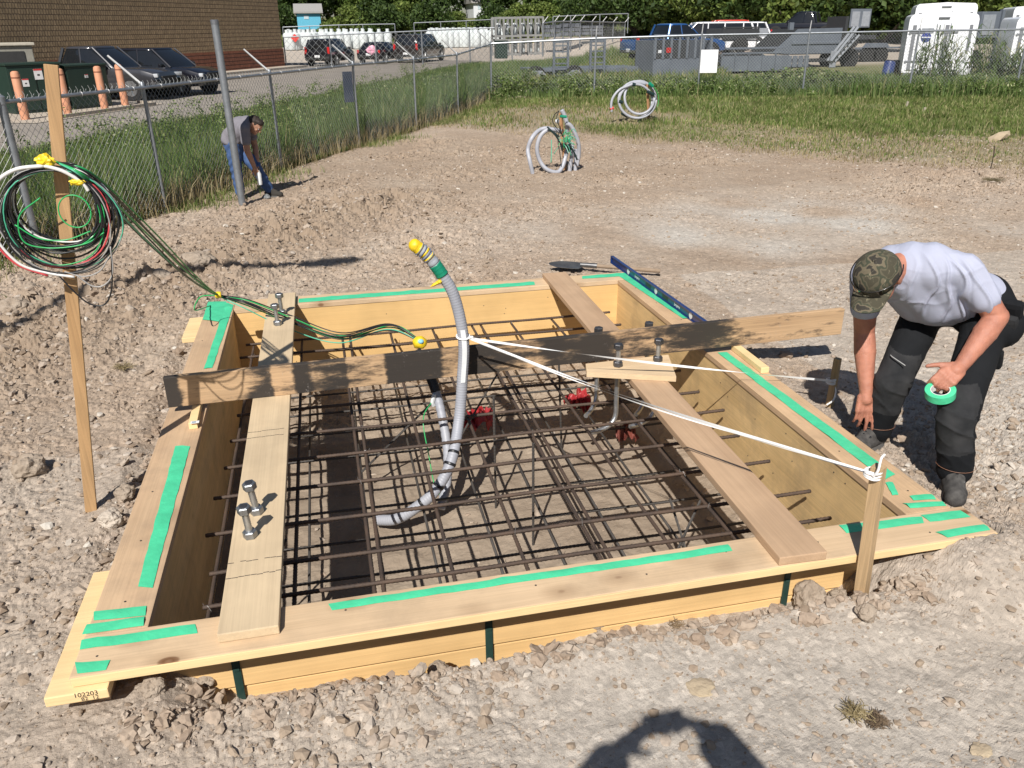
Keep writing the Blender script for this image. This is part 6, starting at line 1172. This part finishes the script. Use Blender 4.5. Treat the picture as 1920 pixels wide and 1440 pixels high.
# grey cropped hair round the back and sides
finish(union([(Hc+Rh@V(0,-.028,.012),(.092,.090,.086),Rh)],.006,2),'hair',M('grey_hair',(.30,.28,.26),(.14,.12,.11),scale=90,rough=.8,bump=.5,bscale=200),wk)
MB().tube([A['wrL']+dL*.105+V(math.cos(a)*.0,0,0)+np.cross(dL,V(0,0,1))*math.cos(a)*.011+V(0,0,1)*math.sin(a)*.011+V(.012,-.0,-.008) for a in np.linspace(0,6.28,14)],.0016,5,closed=True).build('ring',M('gold',(.8,.55,.2),rough=.2,metal=1),wk)
# t-shirt
SH=cloth('pale_grey_tshirt',(.41,.43,.535),(.375,.395,.50),sc=3); side=unit(A['shL']-A['shR']); ch=A['neck']*.35+(A['shL']+A['shR'])*.325; 
def lat(p,w_,dz=0): return [p+side*w_+V(0,0,dz),p-side*w_+V(0,0,dz)]
sc_=[]
bel=A['pel']*.55+ch*.45+V(-.02,-.01,-.045); che=ch+V(-.01,0,-.055)
for s0,w1,w2 in ((1,.085,.085),(-1,.085,.085)):
    sc_+=[(ch+side*s0*w1,.125,bel+side*s0*w2,.135),(bel+side*s0*w2,.135,A['pel']+side*s0*.08+V(-.03,0,.02),.140)]
sc_+=[(ch,.135,bel,.155),(bel,.155,A['pel']+V(-.02,0,.03),.150),(che+V(0,0,.01),.115,bel+V(-.02,-.01,-.03),.12)]
sc_+=[(A['neck']-fw*.03+V(0,0,-.01),.076,ch,.12),(A['neck']+V(.03,.0,-.005),.075,A['shL'],.080),(A['neck']+V(.03,0,-.005),.075,A['shR'],.078),(A['shL'],.088,A['shL']*.42+A['elL']*.58,.079),(A['shR'],.086,A['shR']*.45+A['elR']*.55,.077),(A['shL'],.082,ch+side*.09,.11),(A['shR'],.08,ch-side*.09,.11)]
hd_=unit((A['pel']-ch)*V(1,1,0))
def folds(co):
    v=(co-ch)@hd_; z=co[:,2]; low=ss(ch[2]+.13,ch[2]+.03,z)*ss(.58,.70,z); f=0
    for v0,sl_,am,wd in ((-.075,.05,.006,.008),(-.02,.22,.010,.007),(.025,.34,.012,.008),(.062,.44,.013,.0075),(.105,.55,.010,.009),(.165,.62,.006,.010)):
        c_=v0+sl_*(ch[2]+.08-z)+.010*np.sin(z*26+v0*60); f=f+am*np.exp(-((v-c_)/wd)**2)*low-am*.35*np.exp(-((v-c_-wd*1.8)/wd)**2)*low
    w_=unit(A['elL']-A['shL']); q_=co-A['shL']; t=q_@w_; cr=(1-np.abs(n3(co*V(1,1,.6),7,21)))**9; cr2=(1-np.abs(n3(co*V(.8,.8,1.3),12,25)))**9
    return f+np.exp(-(np.linalg.norm(q_,axis=1)/.12)**2)*.004*(1-np.abs(np.sin(t*34+n3(co,8,3)*2)))**3+.0035*cr+.002*cr2-.0015
shirt=finish(union(sc_,.006,40),'t_shirt',SH,wk,disp=folds)
MB().tube([ (A['shL']*.40+A['elL']*.60)+(np.cross(unit(A['elL']-A['shL']),V(0,0,1)))*math.cos(a)*.081+np.cross(unit(A['elL']-A['shL']),np.cross(unit(A['elL']-A['shL']),V(0,0,1)))*math.sin(a)*.081 for a in np.linspace(0,6.28,24)],.0035,6,closed=True).build('sleeve_hem',SH,shirt)
# work trousers
TR_=cloth('charcoal_trousers',(.015,.016,.018),(.009,.010,.012),sc=5,bump=.4); TRK=cloth('grey_knee_patch',(.045,.045,.047),(.020,.021,.023),sc=9,bump=.5)
def leg(hip,kn,an):
    return [(hip,.112,hip*.45+kn*.55,.100),(hip*.45+kn*.55,.100,kn,.092),(kn,.092,kn*.5+an*.5,.088),(kn*.5+an*.5,.088,an+V(0,0,.05),.086),(an+V(0,0,.05),.087,an+V(0,0,.015),.088)]
pc=[(A['pel']+V(.07,-.05,.04),.125,A['hipL']+V(.05,-.03,.0),.12),(A['pel'],.135,A['hipL'],.115),(A['pel'],.135,A['hipR'],.115),(A['pel']+V(-.05,-.02,.0),.12,A['pel'],.14)]+leg(A['hipL'],A['knL'],A['anL'])+leg(A['hipR'],A['knR'],A['anR'])
def tf(co):
    k=0
    for kn,an in((A['knL'],A['anL']),(A['knR'],A['anR'])):
        k=k+np.exp(-(np.linalg.norm(co-kn,axis=1)/.16)**2)+.8*np.exp(-(np.linalg.norm(co-an-V(0,0,.08),axis=1)/.11)**2)
    a=(1-np.abs(n3(co*V(.55,.55,1.5)+V(0,0,1)*(co[:,:1]*.6),9,31)))**5; b_=(1-np.abs(n3(co*V(.5,.5,1.2)+V(0,0,1)*(co[:,1:2]*-.7),14,33)))**5
    return .011*a*np.clip(k,.25,1)+.006*b_*np.clip(k,.3,1)+.0012*n3(co,30,5)-.004
tr=finish(union(pc,.0065,16),'trousers',TR_,wk,disp=tf)
me=tr.data; me.materials.append(TRK); nf=len(me.polygons); cen=np.empty(nf*3,np.float32); me.polygons.foreach_get('center',cen); nm=np.empty(nf*3,np.float32); me.polygons.foreach_get('normal',nm); cen=cen.reshape(-1,3)+V(*wk['_w']); nm=nm.reshape(-1,3); mi=np.zeros(nf,np.int32)
for kn,an in((A['knL'],A['anL']),(A['knR'],A['anR'])):
    ax=unit(an-kn); t=(cen-kn)@ax; mi[(np.linalg.norm(cen-kn-ax*t[:,None],axis=1)<.13)&(t>-.16)&(t<.15)&(nm@fw>.05)]=1
me.polygons.foreach_set('material_index',mi)
for kn,an in((A['knL'],A['anL']),(A['knR'],A['anR'])): MB().tube([an+V(math.cos(a)*.0895,math.sin(a)*.0895,.04) for a in np.linspace(0,6.28,26)],.0014,4,closed=True).build('stitching',M('rust_thread',(.25,.12,.07)),tr)
# holster pocket on the left hip, side pocket
hp_=A['hipL']+V(.0,-.085,.02); Rp=frame(unit(V(-.8,-.5,-.35)),V(0,0,1))
MB().bbox(hp_+V(.045,-.005,.085),(.10,.06,.10),.028,rot=Rp).build('belt_pouch',TR_,tr); MB().bbox(hp_+V(.035,.0,-.02),(.11,.06,.17),.028,rot=Rp).build('tool_pocket',TRK,tr); MB().bbox(hp_+V(-.02,-.02,-.16),(.10,.05,.11),.022,rot=Rp).build('side_pocket',TR_,tr)
MB().bbox(hp_+V(-.03,-.04,-.13),(.028,.003,.008),.001,rot=Rp).build('pocket_tab',GPL,tr)
MB().tube(spl([A['knR']+V(.03,.075,.13),A['knR']+V(-.02,.02,.15),A['knR']+V(.0,-.07,.13)],6),.003,5).build('piping',M('pale_piping',(.4,.4,.4)),tr)
BT=cloth('dusty_boot',(.10,.095,.09),(.045,.043,.042),sc=30); SOL=M('grey_sole',(.16,.15,.14),(.10,.095,.09),scale=20,rough=.9)
boot(wk,A['anL']+V(0,0,.01),V(-.50,-.78,0),BT,SOL,1.15,zg_=-.150); boot(wk,A['anR']+V(0,0,.01),V(-.75,-.3,0),BT,SOL,1.15,zg_=-.150)
# cap and sunglasses
CAM=camo(); cc_=Hc+Rh@V(0,.008,.048); dome=[]
m=MB(); rings=[]
for i,ph in enumerate(np.linspace(0,math.pi*.52,12)):
    row=[]
    for a in np.linspace(0,2*math.pi,33)[:-1]:
        row.append(cc_+Rh@(V(math.sin(ph)*math.cos(a)*.107,math.sin(ph)*math.sin(a)*.124,math.cos(ph)*.106+.006*math.cos(2*a)*math.sin(ph))*(1+.012*abs(math.sin(3*a)))))
    rings.append(row)
m.loft(rings,cap=False); inner=[[cc_+(p-cc_)*.965 for p in r_] for r_ in rings]; m.loft([r_[::-1] for r_ in inner],cap=False)
cap=m.build('cap',CAM,wk,smooth='all')
MB().lathe([(0,.003),(.006,.003),(.008,0),(0,0)],(0,0,0),10).build('tmp',CAM).name='cap_button_tmp'; bpy.data.objects.remove(bpy.data.objects['cap_button_tmp'])
MB().add(ICO2[0]*.008+cc_+Rh@V(0,0,.108),ICO2[1].tolist()).build('cap_button',CAM,cap,smooth='all')
top=[];bot=[]; bm_=MB(); secs=[]
for t in np.linspace(0,1,9):
    row=[]; hw=.090*(1-.22*t**2.4); y=.100+.128*t
    for s_ in np.linspace(-1,1,15): row.append(cc_+Rh@V(hw*s_,y-.050*(s_**2)*(1-.15*t)-.012,-.004-.026*s_*s_-.020*t))
    secs.append(row+[p-Rh@V(0,0,.004) for p in row[::-1]])
bm_.loft(secs).build('cap_bill',CAM,cap,smooth=60,fix=True)
m=MB(); gl=[cc_+Rh@V(math.cos(a)*.116,math.sin(a)*.133,.022+.012*math.sin(a)) for a in np.linspace(-.15*math.pi,1.15*math.pi,30)]; m.tube(gl,.0032,6).build('sunglasses_frame',M('dark_frame',(.02,.018,.015),rough=.25,coat=.5),cap,smooth='all')
for sg in(-1,1):
    le=[];  a0_=math.pi/2+sg*.12; a1_=math.pi/2+sg*.62
    rows=[[cc_+Rh@V(math.cos(a)*.118,math.sin(a)*.137,.020+h_) for a in np.linspace(a0_,a1_,8)] for h_ in(.014,.0,-.016,-.024)]
    mm2=MB(); mm2.loft(rows,cap=False,closed=False); mm2.loft([[p-Rh[:,1]*.002 for p in r_[::-1]] for r_ in rows],cap=False,closed=False); mm2.build('lens',M('dark_lens',(.02,.015,.01),rough=.08,coat=1),cap,smooth='all')
# roll of green tape held in the left hand
tc_=G(1763,736,.362); ax_=unit(V(-.30,-.16,.94)); Rr=frame(np.cross(ax_,V(0,1,0)),ax_)
rl=thing('tape_roll','roll of green tape hanging from the bending worker\'s left fingers','tape roll',tuple(tc_),world=True)
def ringm(ri,ro,h,c,R,n=40):
    m=MB(); P=[]
    for k in range(n):
        a=2*math.pi*k/n
        for (r_,z) in((ro,-h),(ro,h),(ri,h),(ri,-h)): P.append(c+R@V(r_*math.cos(a),r_*math.sin(a),z))
    m.add(P,[(4*i+j,4*i+(j+1)%4,4*((i+1)%n)+(j+1)%4,4*((i+1)%n)+j) for i in range(n) for j in range(4)]); return m
ringm(.044,.068,.019,tc_,Rr).build('tape_winding',TAPE,rl,smooth=40,fix=True); ringm(.040,.0438,.0195,tc_,Rr).build('cardboard_core',M('white_core',(.7,.7,.68),rough=.8),rl,smooth=40,fix=True)
# ---- the far worker at the fence
gx,gy=-.98,12.25; q=thing('person','far worker in grey shirt and blue jeans stooping beside the bare steel pole','person',(gx,gy,GZ),world=True)
O=V(gx,gy,GZ); J=dict(anL=O+V(-.19,-.05,.09),anR=O+V(.20,.05,.09),knL=O+V(-.20,-.06,.44),knR=O+V(.06,.0,.44),pel=O+V(-.20,.02,.78),chest=O+V(-.07,-.02,.98),neck=O+V(.03,-.04,1.06),head=O+V(.13,-.08,1.01),shL=O+V(-.01,-.22,.97),shR=O+V(.03,.17,1.00),elL=O+V(.0,-.25,.69),wrL=O+V(.06,-.20,.46),elR=O+V(.08,.14,.70),wrR=O+V(.09,-.02,.47))
Rh2=frame(unit(V(.62,-.30,-.62)),V(.6,-.2,.6)); caps=headcaps(J['head'],Rh2,1.02)+[(J['head']-Rh2[:,1]*.03-Rh2[:,2]*.05,.055,J['neck'],.06),(J['neck'],.07,J['pel'],.10)]
for sh_,e_,w_ in((J['shL'],J['elL'],J['wrL']),(J['shR'],J['elR'],J['wrR'])): caps+=[(J['neck'],.06,sh_,.06),(sh_,.055,e_,.043),(e_,.045,w_,.03)]
caps+=hand(J['wrL'],V(.2,.1,-.9),V(-.3,-.9,.1),1,.6)+hand(J['wrR'],V(.1,-.2,-.9),V(.8,.2,.2),1,.6)
for a_,k_,n_ in((J['anL'],J['knL'],V(0,-.09,0)),(J['anR'],J['knR'],V(0,.09,0))): caps+=[(J['pel']+n_,.08,k_,.05),(k_,.05,a_,.035)]
finish(union(caps,.009,3),'body',SKIN2,q); eyes(J['head'],Rh2,q)
finish(union([(J['head']+Rh2@V(0,-.022,.035),(.088,.095,.080),Rh2),(J['head']+Rh2@V(0,.035,.075),(.07,.06,.04),Rh2)],.009,2),'hair',M('dark_hair',(.035,.022,.015),(.015,.01,.008),scale=60,rough=.7,bump=.6,bscale=90),q,disp=lambda co:.006*n3(co,40,4))
finish(union([(J['neck'],.075,J['chest'],.14),(J['chest']+V(0,-.06,0),.13,J['pel']+V(0,-.05,.05),.145),(J['chest']+V(0,.06,0),.13,J['pel']+V(0,.05,.05),.145),(J['neck'],.07,J['shL'],.078),(J['neck'],.07,J['shR'],.078),(J['shL'],.08,J['shL']*.45+J['elL']*.55,.07),(J['shR'],.08,J['shR']*.45+J['elR']*.55,.07)],.011,5),'shirt',cloth('slate_shirt',(.22,.21,.235),(.17,.165,.19)),q,disp=lambda co:.008*np.sin(co[:,2]*45+4*n3(co,6,2))*np.clip(.4+n3(co,4,1),0,1)+.004*n3(co,20,3))
finish(union([(J['pel']+V(0,-.05,0),.13,J['pel']+V(0,.05,0),.13),(J['pel']+V(0,-.08,0),.115,J['knL'],.082),(J['knL'],.08,J['anL']+V(0,0,.02),.068),(J['pel']+V(0,.08,0),.115,J['knR'],.082),(J['knR'],.08,J['anR']+V(0,0,.02),.068)],.011,5),'jeans',cloth('blue_denim',(.085,.145,.30),(.05,.09,.20),sc=9),q,disp=lambda co:.007*np.sin(co[:,2]*60+4*n3(co,7,2))*np.clip(.4+n3(co,5,1),0,1)+.003*n3(co,25,3))
TB=cloth('tan_boot',(.30,.20,.11)); boot(q,J['anL'],V(.2,-.9,0),TB,SOL,1,False,zg_=-.2); boot(q,J['anR'],V(.8,-.4,0),cloth('dark_boot',(.05,.045,.04)),SOL,1,False,zg_=-.2)
bo=thing('water_bottle','white bottle held low by the far worker','bottle',tuple(J['wrL']+V(.06,.02,-.2)),world=True); cb=J['wrL']+V(.045,.01,-.14); MB().lathe([(0,-.10),(.03,-.10),(.033,-.07),(.033,.05),(.015,.085),(.014,.11),(0,.11)],cb,14).build('bottle_body',WHT,bo,smooth=True); MB().lathe([(.017,.10),(.017,.125),(0,.125)],cb,12).build('cap',DK,bo)
g=G(500,367,-.2); o=rock(500,372,14,'small grey stone right of the far worker\'s boot',M('grey_rock',(.2,.21,.21)),.8)
# ---- the photographer, standing behind the camera and throwing the shadow of raised hands
ph=thing('person','photographer in a dark jacket behind the form, raising a phone in both hands','person',(0,-.5,GZ),world=True)
HS=-.03; J=dict(anL=V(-.14,-.52,-.1),anR=V(.14,-.45,-.1),knL=V(-.13,-.48,.3),knR=V(.14,-.43,.3),pel=V(0,-.52,.76),chest=V(0,-.50,1.12),neck=V(0,-.48,1.32),head=V(0,-.45,1.49),shL=V(-.20,-.47,1.27),shR=V(.20,-.47,1.27),elL=V(-.42,-.13,1.58),elR=V(.39,-.13,1.56),wrL=V(-.165,-.05,1.935),wrR=V(.165,-.05,1.935))
Rh3=frame(V(0,.9,.35),V(0,-.3,1)); caps=headcaps(J['head'],Rh3,1.03)+[(J['head']-V(0,.03,.05),.057,J['neck'],.062),(J['neck'],.07,J['pel'],.11)]
for sh_,e_,w_ in((J['shL'],J['elL'],J['wrL']),(J['shR'],J['elR'],J['wrR'])): caps+=[(J['neck'],.06,sh_,.06),(sh_,.055,e_,.046),(e_,.047,e_*.6+w_*.4,.048),(e_*.6+w_*.4,.046,w_,.031)]
caps+=hand(J['wrL'],V(.72,.03,.62),V(-.5,.4,.75),1,.45,1.15)+hand(J['wrR'],V(-.72,.03,.62),V(.5,.4,.75),-1,.45,1.15)
for a_,k_,n_ in((J['anL'],J['knL'],V(-.09,0,0)),(J['anR'],J['knR'],V(.09,0,0))): caps+=[(J['pel']+n_,.08,k_,.055),(k_,.055,a_,.035)]
finish(union(caps,.009,3),'body',SKIN2,ph); eyes(J['head'],Rh3,ph)
finish(union([(J['head']+Rh3@V(0,-.022,.03),(.087,.098,.086),Rh3)],.01,2),'hair',M('brown_hair',(.08,.05,.03),rough=.7),ph)
finish(union([(J['neck']-V(0,0,.03),.08,J['chest'],.16),(J['chest']-V(.06,0,0),.13,J['pel']-V(.06,0,-.02),.14),(J['chest']+V(.06,0,0),.13,J['pel']+V(.06,0,.02),.14),(J['shL'],.09,J['elL'],.088),(J['shR'],.09,J['elR'],.088),(J['elL'],.088,J['elL']*.12+J['wrL']*.88,.072),(J['elR'],.088,J['elR']*.12+J['wrR']*.88,.072),(J['neck'],.07,J['shL'],.08),(J['neck'],.07,J['shR'],.08)],.012,5),'jacket',cloth('dark_jacket',(.03,.035,.05)),ph)
finish(union([(J['pel']-V(.05,0,0),.13,J['pel']+V(.05,0,0),.13),(J['pel']-V(.09,0,0),.11,J['knL'],.08),(J['knL'],.078,J['anL'],.065),(J['pel']+V(.09,0,0),.11,J['knR'],.08),(J['knR'],.078,J['anR'],.065)],.012,5),'trousers',cloth('dark_trousers',(.03,.03,.035)),ph)
boot(ph,J['anL'],V(-.1,1,0),BT,SOL,1,False,zg_=-.2); boot(ph,J['anR'],V(.1,1,0),BT,SOL,1,False,zg_=-.2)
phn=thing('mobile_phone','black mobile phone held up in both hands by the photographer','phone',(0,-.02,1.99),world=True); Rf=frame(V(0,.917,-.399),V(0,0,1)); MB().bbox(V(.0,-.022,2.00),(.150,.0075,.067),.003,rot=Rf).build('phone_case',DK,phn); MB().bbox(V(.0,-.0262,1.9985),(.125,.001,.060),.0003,rot=Rf).build('screen',GLS,phn)
# street lamp off to the left whose arm and head throw the long soft shadow
lh=G(620,494,-.18)-SUN/(-SUN[2])*6.2; la_=G(280,532,-.18)-SUN/(-SUN[2])*6.0; lb_=G(0,641,-.18)-SUN/(-SUN[2])*5.6; ld=unit(lb_-la_); lb2=lb_+ld*2.2
sl_=thing('street_lamp','tall lamp post behind the left edge whose arm throws a long shadow on the dirt','street lamp',(lb2[0],lb2[1],-.2),world=True)
MB().tube([V(lb2[0],lb2[1],-.4),V(lb2[0],lb2[1],lb2[2]-.5)]+spl([V(lb2[0],lb2[1],lb2[2]-.45),lb2+V(0,0,-.1)-ld*.2,lb_,la_,lh-unit(lh-la_)*.2],8)[1:],[.07,.06]+[.035]*32,10).build('mast',FST,sl_,smooth=True) if False else None
pts_=[V(lb2[0],lb2[1],-.4),V(lb2[0],lb2[1],lb2[2]-.6)]+spl([V(lb2[0],lb2[1],lb2[2]-.5),lb2-ld*.25,lb_,la_,lh-unit(lh-la_)*.25],8); MB().tube(pts_,[.09,.08]+[.055]*(len(pts_)-2),10).build('mast',FST,sl_,smooth=True)
ll=unit(lh-la_); Rl=frame(ll,V(0,0,1)); MB().add((ICO2[0]*V(.13,.34,.07))@Rl.T+lh,ICO2[1].tolist()).build('lamp_head',GRM,sl_,smooth='all')
# ------------------------------------------------ coiled hoses standing in the dirt further back
HOSW=M('pale_grey_hose',(.40,.41,.455),(.33,.34,.38),scale=6,rough=.45); DKG=M('black_green_tape',(.01,.03,.03),rough=.5); ORW=wood('orange_stake',(.50,.27,.13),(.40,.21,.10),axis=2,knots=0,seed=20)
def pp(pts,Yd,dy=0): return spl([AY(p[0],p[1],Yd+(p[2] if len(p)>2 else 0)+dy) for p in pts],8)
hc1=thing('hose_coil','nearer coil of pale grey hose tangled with green wires, standing in the dirt','hose coil',tuple(G(1045,320,-.2)),world=True); Y1=13.1
gz=ground_z(3.7,13.1)
for pts,nm in (([(1000,330,-.1),(993,300,-.1),(990,280,0),(998,258,0),(1012,244,.1),(1028,241,.1),(1042,248,.15)],'hose'),
  ([(1052,247,.0),(1040,243,0),(1024,245,0),(1012,258,0),(1007,280,0),(1013,303,0),(1026,318,-.05),(1045,323,-.05),(1055,312,0),(1060,295,.05),(1064,280,.1),(1070,268,.15)],'hose'),
  ([(1067,330,.1),(1070,305,.1),(1073,285,.1),(1072,268,.15)],'hose'),([(1078,328,.15),(1080,300,.15),(1078,280,.15)],'hose'),([(1061,231,.1),(1070,236,.1),(1079,252,.1),(1085,272,.12),(1085,292,.15),(1081,312,.15)],'hose'),
  ([(1053,206,.15),(1058,216,.15),(1063,232,.15),(1064,250,.2)],'hose')): MB().tube(pp(pts,Y1),.034,12).build('hose',HOSW,hc1,smooth='all')
MB().add(ICO2[0]*.036+AY(1045,227,Y1+.1),ICO2[1].tolist()).build('white_cap',WHT,hc1,smooth='all')
MB().box(AY(1053,240,Y1+.25),(.05,.03,.5)).box(AY(1056,275,Y1+.25),(.05,.03,.5)).build('stake',ORW,hc1) if False else MB().tube([AY(1060,322,Y1+.25),AY(1051,212,Y1+.25)],.028,4).build('stake',ORW,hc1)
for pts,mt_ in (([(1048,208,.1),(1040,215,0),(1036,226,0),(1042,238,0),(1052,250,0),(1060,268,0),(1066,285,0)],BW),([(1047,210,.1),(1044,222,0),(1050,240,0),(1058,262,0),(1064,280,0)],BW),([(1034,262,0),(1034,285,-.05),(1033,305,-.1)],TW),([(1050,240,0),(1046,262,0),(1050,290,0),(1052,308,0)],BW),([(1026,238,0),(1036,247,0),(1048,256,0)],DKG),([(1028,242,0),(1040,252,0),(1050,268,0),(1054,282,0)],DKG),([(1066,270,0),(1076,285,0),(1082,300,0)],DKG)):
    MB().tube(pp(pts,Y1-.08),.007 if mt_ is not DKG else .014,5).build('wire',mt_,hc1,smooth='all')
for k in range(46):
    p0=AY(1063+random.gauss(0,4),262+random.gauss(0,7),Y1-.08+random.gauss(0,.05)); d=RNG.normal(0,1,3); d/=np.linalg.norm(d); L=random.uniform(.05,.17); MB().tube(spl([p0,p0+d*L*.5+V(0,0,.02),p0+d*L-V(0,0,.02)],3),.005,4).build('wire',TW if k%3 else GRN,hc1)
MB().tube([AY(1050,218,Y1),AY(1062,219,Y1)],.022,8).build('green_tie',GRT,hc1); MB().tube([AY(1056,272,Y1-.03),AY(1070,282,Y1-.03)],.03,8).build('dark_tie',DKG,hc1)
hc2=thing('hose_coil','farther round coil of grey hose tied to a stake, at the edge of the grass','hose coil',tuple(G(1200,235,-.2)),world=True); Y2=19.2
def ell(cx_,cy_,rx,ry,dz,a0=0,a1=2*math.pi,n=30): return [AY(cx_+rx*math.cos(a),cy_-ry*math.sin(a),Y2+dz*math.cos(a*.5)) for a in np.linspace(a0,a1,n)]
for q_ in (ell(1195,187,35,34.5,.15),ell(1192,190,31,32,.05),ell(1199,183,28,31,.2)): MB().tube(q_,.030,12).build('hose',HOSW,hc2,smooth='all')
MB().tube(pp([(1147,210,0),(1146,196,0),(1150,182,0),(1162,168,0),(1178,161,0),(1195,155,.05),(1210,158,.1)],Y2),.030,12).build('hose',HOSW,hc2,smooth='all'); MB().tube(pp([(1195,236,-.1),(1202,222,0),(1212,214,.05),(1222,200,.1)],Y2),.030,12).build('hose',HOSW,hc2,smooth='all')
MB().tube([AY(1217,238,Y2+.1),AY(1214,158,Y2+.1)],.036,4).build('stake',ORW,hc2); MB().tube([AY(1144,205,Y2),AY(1150,202,Y2)],.034,8).build('red_band',RST,hc2)
MB().tube([AY(1217,156,Y2),AY(1224,162,Y2)],.042,8).build('green_tie',GRT,hc2)
for a,b_ in (((1160,190),(1167,192)),((1186,158),(1191,159)),((1214,172),(1226,178)),((1166,212),(1176,218))): MB().tube([AY(*a,Y2-.02),AY(*b_,Y2-.02)],.040,8).build('black_band',DKG,hc2)
MB().tube(pp([(1222,158,0),(1232,172,0),(1235,190,0),(1230,207,0)],Y2),.007,5).build('wire',GRN,hc2)
# nail heads and mud on the form boards
NH=M('nail_head',(.10,.09,.08),rough=.5,metal=.5); m=MB()
pts_n=[(FX0+.06+i*.41+random.uniform(-.05,.05),FY0+.05+random.uniform(0,.12),0) for i in range(10)]+[(IX0-.05-random.uniform(0,.12),2.8+i*.42,0) for i in range(9)]+[(IX1+.05+random.uniform(0,.12),2.8+i*.42,0) for i in range(9)]
for i,(x,y,z) in enumerate(pts_n): MB().lathe([(.0045,.0),(.0045,.0012)],(x,y,-.0004),8).build('nail_head',NH,fb if i<10 else (lb if i<19 else rb))
for i in range(26):
    x=IX1+.004; y=random.uniform(2.8,6.3); z=random.uniform(-.5,-.06); MB().lathe([(.004,0),(.004,.0015)],(x,y,z),7,axis=0).build('nail_head',NH,form)
for i in range(16):
    MB().lathe([(.004,0),(.004,.0015)],(random.uniform(-.7,2.3),IY1+.0048,random.uniform(-.5,-.06)),7,axis=1).build('nail_head',NH,form)
